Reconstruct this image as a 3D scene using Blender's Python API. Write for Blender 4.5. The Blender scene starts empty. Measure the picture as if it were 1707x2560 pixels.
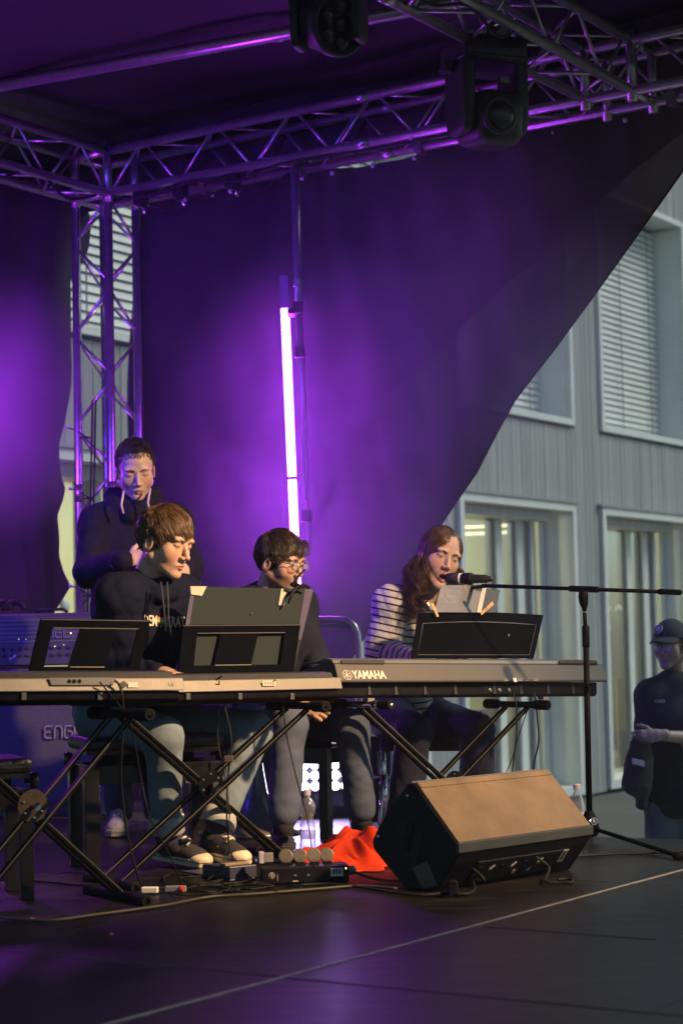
import bpy, math, random
import numpy as np
from mathutils import Vector, Matrix
random.seed(7); rng = np.random.default_rng(7)
SC = bpy.context.scene; COL = SC.collection
V = Vector
# ------------------------------------------------------------ camera
HC, FPX, PIT, ROL = 0.83, 4700.0, math.atan(0.0696), 0.022
_r0, _f0, _u0 = V((1,0,0)), V((0,math.cos(PIT),math.sin(PIT))), V((0,-math.sin(PIT),math.cos(PIT)))
CR = _r0*math.cos(ROL) - _u0*math.sin(ROL); CU = _u0*math.cos(ROL) + _r0*math.sin(ROL)
CP = V((0,0,HC))
cam = bpy.data.cameras.new('camera'); camo = bpy.data.objects.new('camera', cam); COL.objects.link(camo)
M = Matrix((( CR.x,CU.x,-_f0.x,0),(CR.y,CU.y,-_f0.y,0),(CR.z,CU.z,-_f0.z,HC),(0,0,0,1)))
camo.matrix_world = M
cam.sensor_fit = 'VERTICAL'; cam.sensor_height = 36; cam.lens = FPX/2560*36
cam.clip_start = .1; cam.clip_end = 400
cam.dof.use_dof = True; cam.dof.focus_distance = 7.4; cam.dof.aperture_fstop = 3.2
SC.camera = camo
# ------------------------------------------------------------ light
w = bpy.data.worlds.new('World'); SC.world = w; w.use_nodes = True
nt = w.node_tree; nt.nodes.clear()
sky = nt.nodes.new('ShaderNodeTexSky'); sky.sky_type = 'NISHITA'; sky.sun_disc = False
sky.sun_elevation = math.radians(48); sky.sun_rotation = math.radians(80); sky.dust_density = 2.0; sky.air_density=.9; sky.ozone_density=1
bg = nt.nodes.new('ShaderNodeBackground'); bg.inputs[1].default_value = .068
out = nt.nodes.new('ShaderNodeOutputWorld'); tn = nt.nodes.new('ShaderNodeMixRGB'); tn.blend_type = 'MULTIPLY'; tn.inputs[0].default_value = 1; tn.inputs[2].default_value = (.80,1.0,.98,1); nt.links.new(sky.outputs[0], tn.inputs[1]); nt.links.new(tn.outputs[0], bg.inputs[0]); nt.links.new(bg.outputs[0], out.inputs[0])
def lamp(name, kind, loc, energy, col, target=None, **kw):
    l = bpy.data.lights.new(name, kind); l.energy = energy; l.color = col
    for k, v in kw.items(): setattr(l, k, v)
    o = bpy.data.objects.new(name, l); o.location = loc
    if target is not None: o.rotation_euler = (V(target)-V(loc)).to_track_quat('-Z','Y').to_euler()
    COL.objects.link(o); return o
_se, _sr = math.radians(48), math.radians(80)
_sd = V((math.sin(_sr)*math.cos(_se), math.cos(_sr)*math.cos(_se), math.sin(_se)))
lamp('overcast_sun', 'SUN', (0,0,30), 1.25, (1,.97,.90), V((0,0,30))-_sd, angle=math.radians(25))
# stage lamps out of frame whose light the photograph shows
SPOTP = (3.3, 4.7, 3.50)
lamp('warm_stage_spot', 'SPOT', SPOTP, 2450, (1,.60,.31), (-.15,7.15,.72), spot_size=math.radians(45), spot_blend=1.0, shadow_soft_size=.10)
lamp('purple_wash', 'POINT', (-2.3, 9.2, 2.0), 100, (.48,.035,1), shadow_soft_size=.12)
lamp('blue_back_wash', 'SPOT', (-2.9, 6.9, 2.9), 360, (.085,.025,1), (-.9,9.9,1.7), spot_size=math.radians(74), spot_blend=.7, shadow_soft_size=.15)
SC.view_settings.view_transform = 'Standard'; SC.view_settings.look = 'None'
SC.view_settings.exposure = .3; SC.view_settings.gamma = 1; SC.view_settings.use_curve_mapping = False
SC.render.engine = 'CYCLES'
SC.cycles.use_denoising = True
SC.cycles.max_bounces = 8; SC.cycles.transparent_max_bounces = 12; SC.cycles.volume_bounces = 0
SC.cycles.diffuse_bounces = 3; SC.cycles.glossy_bounces = 3; SC.cycles.caustics_reflective = False; SC.cycles.caustics_refractive = False
SC.cycles.sample_clamp_indirect = 4

# ------------------------------------------------------------ placement helpers
def ray(px, py):
    x = (px-853.5)/FPX; y = -(py-1280)/FPX
    return CR*x + CU*y + _f0
def W(px, py, D):
    r = ray(px, py); return CP + r*(D/r.y)
def Fl(px, py, z=0.0):
    r = ray(px, py); return CP + r*((z-HC)/r.z)
def onpl(px, py, p0, n):
    r = ray(px, py); return CP + r*((p0-CP).dot(n)/r.dot(n))
D1 = V((.5505,.8348,0)); D2 = V((.8348,-.5505,0))
KD = V((.83,.558,0)).normalized(); KN = V((KD.y,-KD.x,0))
UP = V((0,0,1))
# ------------------------------------------------------------ materials
MATS = {}
def mat(name, col, rough=.6, metal=0, var=.15, scale=8, bump=0, bscale=60, spec=.5, emit=None, estr=0, alpha=1, coat=0, stretch=None, sheen=0):
    if name in MATS: return MATS[name]
    m = bpy.data.materials.new(name); m.use_nodes = True; n = m.node_tree; b = n.nodes['Principled BSDF']
    b.inputs['Roughness'].default_value = rough; b.inputs['Metallic'].default_value = metal
    b.inputs['Specular IOR Level'].default_value = spec; b.inputs['Coat Weight'].default_value = coat
    if sheen: b.inputs['Sheen Weight'].default_value = sheen
    tc = n.nodes.new('ShaderNodeTexCoord'); src = tc.outputs['Object']
    if stretch:
        mp = n.nodes.new('ShaderNodeMapping'); mp.inputs['Scale'].default_value = stretch; n.links.new(src, mp.inputs[0]); src = mp.outputs[0]
    if var:
        no = n.nodes.new('ShaderNodeTexNoise'); no.inputs['Scale'].default_value = scale; no.inputs['Detail'].default_value = 5
        n.links.new(src, no.inputs['Vector'])
        r = n.nodes.new('ShaderNodeValToRGB'); r.color_ramp.elements[0].position = .3; r.color_ramp.elements[1].position = .7
        r.color_ramp.elements[0].color = (*[c*(1-var) for c in col],1); r.color_ramp.elements[1].color = (*[min(1,c*(1+var)) for c in col],1)
        n.links.new(no.outputs['Fac'], r.inputs[0]); n.links.new(r.outputs[0], b.inputs['Base Color'])
        mr = n.nodes.new('ShaderNodeMapRange'); mr.inputs[3].default_value = max(0,rough-.08); mr.inputs[4].default_value = min(1,rough+.08)
        n.links.new(no.outputs['Fac'], mr.inputs[0]); n.links.new(mr.outputs[0], b.inputs['Roughness'])
    else: b.inputs['Base Color'].default_value = (*col,1)
    if bump:
        no2 = n.nodes.new('ShaderNodeTexNoise'); no2.inputs['Scale'].default_value = bscale; no2.inputs['Detail'].default_value = 4
        n.links.new(src, no2.inputs['Vector']); bp = n.nodes.new('ShaderNodeBump'); bp.inputs['Strength'].default_value = bump; bp.inputs['Distance'].default_value = .01
        n.links.new(no2.outputs['Fac'], bp.inputs['Height']); n.links.new(bp.outputs[0], b.inputs['Normal'])
    if emit: b.inputs['Emission Color'].default_value = (*emit,1); b.inputs['Emission Strength'].default_value = estr
    if alpha < 1: b.inputs['Alpha'].default_value = alpha
    MATS[name] = m; return m
ALU = mat('aluminium', (.55,.55,.57), .34, .9, .12, 30, .05, 90)
BLK = mat('black_plastic', (.008,.008,.011), .5, 0, .3, 20, .1, 200, spec=.15)
BLKG = mat('gloss_black', (.010,.010,.012), .16, 0, .2, 10)
BLKM = mat('black_powder_coat', (.004,.0045,.006), .5, 0, .3, 30, .15, 300, spec=.05)
RUB = mat('rubber', (.010,.010,.010), .8, 0, .2, 20, spec=.1)
PANEL = mat('grey_keyboard_case', (.058,.057,.050), .55, 0, .06, 30, .12, 400)
SILV = mat('champagne_case', (.17,.16,.13), .45, 0, .06, 30, .1, 400)
CHR = mat('chrome', (.8,.8,.82), .12, 1, .05, 10)
WHT = mat('white_plastic', (.75,.75,.72), .5, 0, .05, 10)
PAPER = mat('paper', (.72,.70,.64), .7, 0, .05, 6)
WOODP = mat('peg_wood', (.62,.40,.21), .6, 0, .2, 60)
CAB = mat('rubber_cable', (.012,.013,.012), .55, 0, .2, 10, spec=.2)
# ------------------------------------------------------------ objects
def wloc(o):
    p = V((0,0,0))
    while o is not None: p = p + o.location; o = o.parent
    return p
def thing(name, label, cat, loc, group=None):
    o = bpy.data.objects.new(name, None); o.empty_display_size = .05; o.location = loc; COL.objects.link(o)
    o['label'] = label; o['category'] = cat
    if group: o['group'] = group
    return o
def tag(o, label, cat, group=None):
    o['label'] = label; o['category'] = cat
    if group: o['group'] = group
    return o
def put(name, vf, m, parent=None, smooth=False, kind=None, bevel=0, loc=None, label=None, attr=None):
    vs, fs = vf[0], vf[1]
    me = bpy.data.meshes.new(name)
    org = wloc(parent) if parent is not None else (V(loc) if loc is not None else V((0,0,0)))
    vs = np.array([tuple(v) for v in vs], dtype=float) if not isinstance(vs, np.ndarray) else vs
    me.from_pydata((vs - np.array(org)).tolist(), [], [tuple(int(i) for i in f) for f in fs])
    me.update()
    if smooth: me.shade_smooth()
    ms = m if isinstance(m, (list,tuple)) else [m]
    for x in ms: me.materials.append(x)
    if len(vf) > 2 and vf[2] is not None:
        me.polygons.foreach_set('material_index', list(vf[2]))
    if attr:
        for an, arr in attr.items():
            arr = np.asarray(arr, dtype=np.float32)
            if arr.ndim == 1:
                a = me.attributes.new(an, 'FLOAT', 'POINT'); a.data.foreach_set('value', arr)
            else:
                a = me.attributes.new(an, 'FLOAT_COLOR', 'POINT'); a.data.foreach_set('color', arr.ravel())
    o = bpy.data.objects.new(name, me); COL.objects.link(o)
    if parent is not None: o.parent = parent
    else: o.location = org
    if kind: o['kind'] = kind
    if label: o['label'] = label
    if bevel:
        b = o.modifiers.new('bevel','BEVEL'); b.width = bevel; b.segments = 2; b.limit_method = 'ANGLE'; b.angle_limit = math.radians(35)
    return o
def cat(*parts):
    vs=[]; fs=[]; mi=[]; off=0
    for p in parts:
        v = [tuple(x) for x in p[0]]; vs += v; fs += [tuple(i+off for i in f) for f in p[1]]
        mi += list(p[2]) if len(p)>2 and p[2] is not None else [0]*len(p[1]); off += len(v)
    return vs, fs, mi
def setm(p, i): return p[0], p[1], [i]*len(p[1])
def box(c, ax, ay, az, hx, hy, hz):
    c, ax, ay, az = V(c), V(ax).normalized(), V(ay).normalized(), V(az).normalized()
    vs = [c+ax*hx*i+ay*hy*j+az*hz*k for i in(-1,1) for j in(-1,1) for k in(-1,1)]
    fs = [(0,1,3,2),(4,6,7,5),(0,4,5,1),(2,3,7,6),(0,2,6,4),(1,5,7,3)]
    if ax.cross(ay).dot(az) < 0: fs = [f[::-1] for f in fs]
    return vs, fs
def abox(x0,x1,y0,y1,z0,z1): return box(((x0+x1)/2,(y0+y1)/2,(z0+z1)/2),(1,0,0),(0,1,0),(0,0,1),abs(x1-x0)/2,abs(y1-y0)/2,abs(z1-z0)/2)
def tube(path, r, seg=8, cap=True):
    P = [V(p) for p in path]; n = len(P); R = r if isinstance(r,(list,tuple,np.ndarray)) else [r]*n
    vs=[]; fs=[]; prev=None
    for i,p in enumerate(P):
        t = (P[min(i+1,n-1)]-P[max(i-1,0)]).normalized()
        if prev is None:
            a = t.orthogonal().normalized()
        else:
            a = (prev - t*prev.dot(t)); a = a.normalized() if a.length>1e-6 else t.orthogonal().normalized()
        prev = a; b = t.cross(a)
        for k in range(seg):
            an = 2*math.pi*k/seg; vs.append(p + (a*math.cos(an)+b*math.sin(an))*R[i])
    for i in range(n-1):
        for k in range(seg):
            k2=(k+1)%seg; fs.append((i*seg+k, i*seg+k2, (i+1)*seg+k2, (i+1)*seg+k))
    if cap: fs.append(tuple(range(seg))[::-1]); fs.append(tuple((n-1)*seg+k for k in range(seg)))
    return vs, fs
def sqtube(a, b, w1, w2, side):
    a,b = V(a),V(b); t=(b-a).normalized(); s = V(side); s=(s-t*s.dot(t)).normalized(); u=t.cross(s)
    return box((a+b)/2, t, s, u, (b-a).length/2, w1/2, w2/2)
def lathe(base, axis, prof, seg=20, side=None):
    base=V(base); ax=V(axis).normalized(); a=V(side).normalized() if side else ax.orthogonal().normalized(); b=ax.cross(a)
    vs=[]; fs=[]
    for (r,h) in prof:
        for k in range(seg):
            an=2*math.pi*k/seg; vs.append(base+ax*h+(a*math.cos(an)+b*math.sin(an))*max(r,1e-4))
    n=len(prof)
    for i in range(n-1):
        for k in range(seg):
            k2=(k+1)%seg; fs.append((i*seg+k,i*seg+k2,(i+1)*seg+k2,(i+1)*seg+k))
    fs.append(tuple(range(seg))[::-1]); fs.append(tuple((n-1)*seg+k for k in range(seg)))
    return vs,fs
def prism(pts, vec, flip=False):
    P=[V(p) for p in pts]; v=V(vec); n=len(P); vs=P+[p+v for p in P]
    fs=[tuple(range(n))[::-1], tuple(range(n,2*n))]+[(i,(i+1)%n,(i+1)%n+n,i+n) for i in range(n)]
    nrm = V((0,0,0))
    for i in range(n): nrm += (P[i]-P[0]).cross(P[(i+1)%n]-P[0])
    if nrm.dot(v) < 0: fs=[f[::-1] for f in fs]
    return vs,fs
def ell(c, ax, ay, az, r, nu=16, nv=10):
    c=V(c); vs=[]; fs=[]
    for j in range(nv+1):
        th=math.pi*j/nv
        for i in range(nu):
            ph=2*math.pi*i/nu
            vs.append(c+V(ax)*r[0]*math.sin(th)*math.cos(ph)+V(ay)*r[1]*math.sin(th)*math.sin(ph)+V(az)*r[2]*math.cos(th))
    for j in range(nv):
        for i in range(nu):
            i2=(i+1)%nu; fs.append((j*nu+i,(j+1)*nu+i,(j+1)*nu+i2,j*nu+i2))
    return vs,fs
def text(name, s, c, xd, yd, h, m, parent, xs=1.0, off=.0, ext=.0008, align='CENTER', shear=0):
    cu = bpy.data.curves.new(name,'FONT'); cu.body=s; cu.size=1; cu.align_x=align; cu.align_y='CENTER'; cu.offset=off; cu.extrude=.01; cu.shear=shear; cu.resolution_u=3
    t = bpy.data.objects.new('tmp_text',cu); COL.objects.link(t)
    bpy.context.view_layer.update()
    me = bpy.data.meshes.new_from_object(t.evaluated_get(bpy.context.evaluated_depsgraph_get()))
    co = np.zeros(len(me.vertices)*3); me.vertices.foreach_get('co',co); co=co.reshape(-1,3)
    fs=[tuple(p.vertices) for p in me.polygons]
    bpy.data.objects.remove(t); bpy.data.curves.remove(cu); bpy.data.meshes.remove(me)
    xd,yd=V(xd).normalized(),V(yd).normalized(); nd=xd.cross(yd)
    k=h/.7
    wv = np.array(c)[None]+co[:,:1]*k*xs*np.array(xd)+co[:,1:2]*k*np.array(yd)+(co[:,2:3]+.01)/.02*ext*np.array(nd)
    return put(name,(wv,fs),m,parent)
def smooth_box0(c,ax,ay,az,hx,hy,hz,pw=6,nu=28,nv=16):
    vs=[];fs=[]
    sg=lambda x:(1 if x>=0 else -1)*abs(x)**(2/pw)
    for j in range(nv+1):
        th=math.pi*j/nv
        for i in range(nu):
            ph=2*math.pi*i/nu; vs.append(V(c)+V(ax)*hx*sg(math.sin(th))*sg(math.cos(ph))+V(ay)*hy*sg(math.sin(th))*sg(math.sin(ph))+V(az)*hz*sg(math.cos(th)))
    for j in range(nv):
        for i in range(nu): i2=(i+1)%nu; fs.append((j*nu+i,(j+1)*nu+i,(j+1)*nu+i2,j*nu+i2))
    return vs,fs
def lerp(a,b,t): return a+(b-a)*t
def interp(x, xs, ys): return float(np.interp(x, xs, ys))
# ------------------------------------------------------------ implicit surfaces (one continuous skin)
class Field:
    def __init__(s, lo, hi, h):
        s.lo=np.array(lo,float); s.h=h; s.n=(np.ceil((np.array(hi)-s.lo)/h)).astype(int)+1
        s.v=np.full(s.n,.2,dtype=np.float32); s.aux=None
    def sub(s, lo, hi):
        a=np.clip(np.floor((np.array(lo)-s.lo)/s.h).astype(int),0,s.n-1); b=np.clip(np.ceil((np.array(hi)-s.lo)/s.h).astype(int)+1,1,s.n)
        if np.any(b<=a): return None
        g=[s.lo[i]+np.arange(a[i],b[i])*s.h for i in range(3)]
        P=np.stack(np.meshgrid(*g,indexing='ij'),-1)
        return tuple(slice(a[i],b[i]) for i in range(3)), P
    def comb(s, sl, d, k, op):
        v=s.v[sl]
        if op=='sub': d=-d; r=np.maximum(v,d)+(np.maximum(k-np.abs(v-d),0)**2)/(4*k) if k>0 else np.maximum(v,d)
        elif k>0: r=np.minimum(v,d)-(np.maximum(k-np.abs(v-d),0)**2)/(4*k)
        else: r=np.minimum(v,d)
        s.v[sl]=r
    def limb(s,a,b,ra,rb,k=.02,flat=None,side=None,op='add'):
        a,b=np.array(a,float),np.array(b,float); R=max(ra,rb)*(max(flat,1) if flat else 1)+k+3*s.h
        q=s.sub(np.minimum(a,b)-R,np.maximum(a,b)+R)
        if q is None: return
        sl,P=q; p=P-a; ab=b-a
        if flat:
            sd=np.array(V(side).normalized()); p=p+sd*(p@sd)[...,None]*(1/flat-1); ab=ab+sd*(ab@sd)*(1/flat-1)
        L=max(ab@ab,1e-9); t=np.clip((p@ab)/L,0,1); d=np.linalg.norm(p-t[...,None]*ab,axis=-1)-(ra+(rb-ra)*t)
        s.comb(sl,d,k,op)
    def ell(s,c,r,M=None,k=.01,op='add',clip=None):
        c=np.array(c,float); r=np.array(r,float); R=r.max()+k+3*s.h
        q=s.sub(c-R,c+R)
        if q is None: return
        sl,P=q; p=P-c
        if M is not None: p=p@np.array(M)
        k0=np.linalg.norm(p/r,axis=-1); k1=np.linalg.norm(p/(r*r),axis=-1)+1e-9; d=k0*(k0-1)/k1
        if clip is not None: d=np.maximum(d, -(p@np.array(clip[0]))+clip[1])
        s.comb(sl,d,k,op)
    def wrinkle(s,amp,freq,seed=0,ridge=True,stretch=(1,1,1)):
        r=np.random.default_rng(seed); idx=np.argwhere(np.abs(s.v)<amp*3+2*s.h)
        P=(s.lo+idx*s.h)*np.array(stretch); d=0
        for o in range(3):
            f=freq*(1.7**o); A=r.normal(size=(3,3)); A/=np.linalg.norm(A,axis=1)[:,None]
            ph=r.uniform(0,6.28,3)
            wv=np.sin(P@A[0]*f*.6+ph[0])*1.3+np.sin(P@A[1]*f*.5+ph[1])
            n=np.sin(P@A[2]*f+ph[2]+wv)
            if ridge: n=1-2*np.abs(n)**.7
            d=d+n/(1.8**o)
        s.v[idx[:,0],idx[:,1],idx[:,2]]+= (amp*d*.5).astype(np.float32)
    def mesh(s):
        v=s.v; ins=v<0; n=v.shape
        c=np.zeros(tuple(k-1 for k in n),dtype=np.uint8)
        for dx in(0,1):
            for dy in(0,1):
                for dz in(0,1): c+=ins[dx:n[0]-1+dx,dy:n[1]-1+dy,dz:n[2]-1+dz]
        act=(c>0)&(c<8); ids=-np.ones(act.shape,int); cell=np.argwhere(act); ids[act]=np.arange(len(cell))
        acc=np.zeros((len(cell),3)); cnt=np.zeros(len(cell))
        for ax in range(3):
            o=[a for a in range(3) if a!=ax]
            for i in(0,1):
                for j in(0,1):
                    q=cell.copy(); q[:,o[0]]+=i; q[:,o[1]]+=j; q2=q.copy(); q2[:,ax]+=1
                    va=v[tuple(q.T)]; vb=v[tuple(q2.T)]; m=(va<0)!=(vb<0)
                    t=np.where(m,va/(va-vb+1e-12),0); pt=q.astype(float); pt[:,ax]+=t
                    acc[m]+=pt[m]; cnt[m]+=1
        vs=s.lo+acc/cnt[:,None]*s.h; fs=[]
        for ax in range(3):
            sh=[slice(1,-1)]*3; sh[ax]=slice(0,-1); sh2=[slice(1,-1)]*3; sh2[ax]=slice(1,None)
            A=ins[tuple(sh)]; B=ins[tuple(sh2)]; e=np.argwhere(A!=B)
            if len(e)==0: continue
            av=A[tuple(e.T)]; e=e+np.array([0 if a==ax else 1 for a in range(3)])
            o1,o2=(ax+1)%3,(ax+2)%3
            def g(i,j):
                q=e.copy(); q[:,o1]-=i; q[:,o2]-=j; return ids[tuple(q.T)]
            quad=np.stack([g(1,1),g(0,1),g(0,0),g(1,0)],1)
            quad[~av]=quad[~av][:,::-1]; quad=quad[(quad>=0).all(1)]; fs.append(quad)
        return vs, np.concatenate(fs)
# ============================================================ SETTING
GZ = -.87
def plank_mat():
    m = mat('stage_plywood', (.009,.0082,.0075), .34, 0, .45, 3.0, .12, 40, coat=0, stretch=(1,1,1))
    return m
STG = plank_mat()
# scuffs and wear on the plywood
n = STG.node_tree; b = n.nodes['Principled BSDF']; b.inputs['Specular IOR Level'].default_value=.17
tc = n.nodes.new('ShaderNodeTexCoord'); mp = n.nodes.new('ShaderNodeMapping'); mp.inputs['Rotation'].default_value = (0,0,math.radians(56)); mp.inputs['Scale'].default_value=(1.2,9,1)
no = n.nodes.new('ShaderNodeTexNoise'); no.inputs['Scale'].default_value=2.2; no.inputs['Detail'].default_value=8; no.inputs['Roughness'].default_value=.7
rr = n.nodes.new('ShaderNodeValToRGB'); rr.color_ramp.elements[0].position=.55; rr.color_ramp.elements[0].color=(0,0,0,1); rr.color_ramp.elements[1].position=.85; rr.color_ramp.elements[1].color=(.8,.8,.8,1)
mx = n.nodes.new('ShaderNodeMixRGB'); mx.inputs[2].default_value=(.085,.077,.062,1)
old = b.inputs['Base Color'].links[0].from_socket
n.links.new(tc.outputs['Object'],mp.inputs[0]); n.links.new(mp.outputs[0],no.inputs['Vector']); n.links.new(no.outputs['Fac'],rr.inputs[0])
n.links.new(rr.outputs[0],mx.inputs[0]); n.links.new(old,mx.inputs[1]); n.links.new(mx.outputs[0],b.inputs['Base Color'])
rm = n.nodes.new('ShaderNodeMapRange'); rm.inputs[3].default_value=.27; rm.inputs[4].default_value=.52
n.links.new(no.outputs['Fac'],rm.inputs[0]); n.links.new(rm.outputs[0],b.inputs['Roughness'])

ZS = V((0,0,0))
S0 = Fl(700,2443)                      # where the two visible seams cross
def sp(a, b_, z=0): p = S0 + D1*a + D2*b_; return V((p.x,p.y,z))
deck_under = mat('deck_frame', (.03,.03,.032), .6)
EDGE = mat('panel_edge', (.30,.29,.23), .5, 0, .3, 20)
stage = V((0,0,0))
st = put('stage_deck', prism([(-4.6,10.9,-.83),(-4.6,4.0,-.83),(4.6,2.2,-.83),(4.6,5.9,-.83),(1.40,7.72,-.83),(.93,8.03,-.83),(.96,9.2,-.83),(-1.4,11.3,-.83)],(0,0,.80)), deck_under)
st['kind']='structure'
# deck panels (2 x 1 m) clipped to the stage outline, with recessed joints
outline = [(-4.6,10.9),(-4.6,4.0),(4.6,2.2),(4.6,5.9),(1.40,7.72),(.93,8.03),(.96,9.2),(-1.4,11.3)]
def clip(poly, o):
    # outline is not convex (one notch): clip by half planes of a convex outer hull then cut the notch
    hull=[(-4.6,4.0),(4.6,2.2),(4.6,5.9),(1.40,7.72),(.96,9.2),(-1.4,11.3),(-4.6,10.9)]
    for i in range(len(hull)):
        a,c=hull[i],hull[(i+1)%len(hull)]; r=[]
        f=lambda p:(c[0]-a[0])*(p[1]-a[1])-(c[1]-a[1])*(p[0]-a[0])
        for j in range(len(poly)):
            p,q=poly[j],poly[(j+1)%len(poly)]; fp,fq=f(p),f(q)
            if fp>=0: r.append(p)
            if (fp>=0)!=(fq>=0): t=fp/(fp-fq); r.append((p[0]+(q[0]-p[0])*t,p[1]+(q[1]-p[1])*t))
        poly=r
        if len(poly)<3: return None
    return poly
for ia in range(-4,5):
    for ib in range(-4,5):
        g=.002
        q=[sp(ia*2+g+ (0),ib*1.0+g-0.0),sp(ia*2+2-g,ib*1.0+g),sp(ia*2+2-g,ib*1.0+1-g),sp(ia*2+g,ib*1.0+1-g)]
        poly=clip([(p.x,p.y) for p in q][::-1],outline) or clip([(p.x,p.y) for p in q],outline)
        if not poly: continue
        ar=sum(poly[i][0]*poly[(i+1)%len(poly)][1]-poly[(i+1)%len(poly)][0]*poly[i][1] for i in range(len(poly)))
        if ar<0: poly=poly[::-1]
        # notch: drop what lies right of the rear side edge
        if min(p[0] for p in poly)>1.0 and min(p[1] for p in poly)>7.9: continue
        dz=random.uniform(-.0012,.0012)
        put('deck_panel', prism([(x,y,-.03) for x,y in poly],(0,0,.03+dz)), STG, st, bevel=.0015)
# aluminium panel edge strips along the two seams that show
def strip(pa, pb, wd, z=.0022):
    a,b_=V(pa),V(pb); t=(b_-a).normalized(); s=V((t.y,-t.x,0))*wd
    return prism([a-s+UP*(z-.003),a+s+UP*(z-.003),b_+s+UP*(z-.003),b_-s+UP*(z-.003)],(0,0,.003))
put('panel_edge_strip', strip(Fl(230,2571), Fl(1712,2173), .0042), EDGE, st)
put('panel_edge_strip', strip(Fl(-60,2370), Fl(700,2441), .0022), mat('dull_edge',(.10,.095,.085),.6), st)
put('panel_edge_strip', strip(Fl(1209,2318), Fl(1640,2350), .0015), mat('dull_edge2',(.05,.045,.045),.6), st)

# ground paving outside
paving = put('paving', prism([(-14,-4,GZ-.3),(14,-4,GZ-.3),(14,30,GZ-.3),(-14,30,GZ-.3)],(0,0,.27)), mat('paving_bed',(.10,.10,.09),.9))
paving['kind']='structure'
vs=[];fs=[];mi=[]
random.seed(11)
for i in range(-6,60):
    for j in range(-14,30):
        c=V((1.2,9.5,GZ))+D1*(j*.42+(i%2)*.21)+D2*(i*.21)
        if c.y<7.6 or c.y>27 or abs(c.x)>9: continue
        bx=box(c+V((0,0,-.02+random.uniform(-.002,.002))),D1,D2,UP,.206,.101,.02)
        o=len(vs); vs+=bx[0]; fs+=[tuple(k+o for k in f) for f in bx[1]]; mi+=[random.choice([0,0,0,1,1,2])]*6
PV=mat('paver_grey',(.36,.37,.33),.85,0,.2,4,.3,50); PV2=mat('paver_warm',(.26,.245,.21),.85,0,.2,4,.3,50); PV3=mat('paver_dark',(.13,.125,.11),.85,0,.2,4,.3,50)
put('pavers',(vs,fs,mi),[PV,PV2,PV3],paving,kind='stuff')

# ------------------------------------------------------------ building
BP = V((2.89,21,0))                    # facade plane: along D1
BNo = V((D1.y,-D1.x,0))                # outward normal, towards the stage
def fu(px,py): p=onpl(px,py,BP,BNo); return (p-BP).dot(D1), p.z
def fb(u,z,o=0): return BP + D1*u + UP*z + BNo*o
def fbox(u0,u1,z0,z1,o0,o1): return box(fb((u0+u1)/2,(z0+z1)/2,(o0+o1)/2),D1,BNo,UP,abs(u1-u0)/2,abs(o1-o0)/2,abs(z1-z0)/2)
BW=mat('greyed_timber',(.36,.38,.365),.75,0,.12,3,.3,60,stretch=(3,3,.4)); BW2=mat('greyed_timber_b',(.33,.35,.34),.75,0,.12,3,.3,60,stretch=(3,3,.4)); BW3=mat('greyed_timber_c',(.39,.405,.39),.75,0,.12,3,.3,60,stretch=(3,3,.4))
FR=mat('white_frame',(.76,.80,.75),.5,0,.06,3); SLT=mat('blind_slat',(.76,.79,.74),.45,0,.05,3); GAP=mat('blind_gap',(.16,.18,.18),.8)
GLS=mat('window_glass',(.55,.6,.58),.08,0,0); 
gn=GLS.node_tree; gb=gn.nodes['Principled BSDF']; gt=gn.nodes.new('ShaderNodeBsdfTransparent'); gg=gn.nodes.new('ShaderNodeBsdfGlossy'); gg.inputs['Roughness'].default_value=.05
fr=gn.nodes.new('ShaderNodeLayerWeight'); fr.inputs[0].default_value=.25; gm=gn.nodes.new('ShaderNodeMixShader'); gn.links.new(fr.outputs['Facing'],gm.inputs[0]); gn.links.new(gt.outputs[0],gm.inputs[1]); gn.links.new(gg.outputs[0],gm.inputs[2]); gn.links.new(gm.outputs[0],gn.nodes['Material Output'].inputs[0])
bld = thing('school_building','grey timber clad building with white framed doors and venetian blinds behind the stage','building',fb(0,GZ))
ZSILL = 3.16; ZHEAD = 2.28; ZTOP=5.95
U0,U1=-11.5,7.0
put('wall', fbox(U0,U1,GZ-.1,8.5,-.55,-.50), mat('wall_back',(.12,.13,.13),.9), bld)
bw=.105
# measured openings (u ranges along the facade)

def uo(px,py,o): p=onpl(px,py,BP+BNo*o,BNo); return (p-BP).dot(D1)
RV=max(.15,fu(1427,1000)[0]-uo(1373,1000,-.30))
up_w=[(fu(1290,900)[0]-2.9,fu(1427,1040)[0]),(fu(1496,1050)[0],uo(1683,1050,-.30)+RV)]
UW=up_w[1][1]-up_w[1][0]
dr=[(fu(1145,1500)[0],fu(1437,1500)[0]),(fu(1503,1500)[0],fu(1503,1500)[0]+3.0)]
wid=dr[0][1]-dr[0][0]; step=dr[1][0]-dr[0][0]
ulen=up_w[1][0]-up_w[0][1]
ups=[]; drs=[]
for k in range(-3,2):
    drs.append((dr[0][0]+k*step, dr[0][1]+k*step)) if k<1 else drs.append((dr[1][0],dr[1][0]+wid))
    ups.append((up_w[1][0]+(k-1)*step, up_w[1][0]+(k-1)*step+step-ulen))
def inany(u,rs): return any(a-.02<u<b_+.02 for a,b_ in rs)
u=U0; bm_=None
mesh_cache={}
i=0
random.seed(5)
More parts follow.
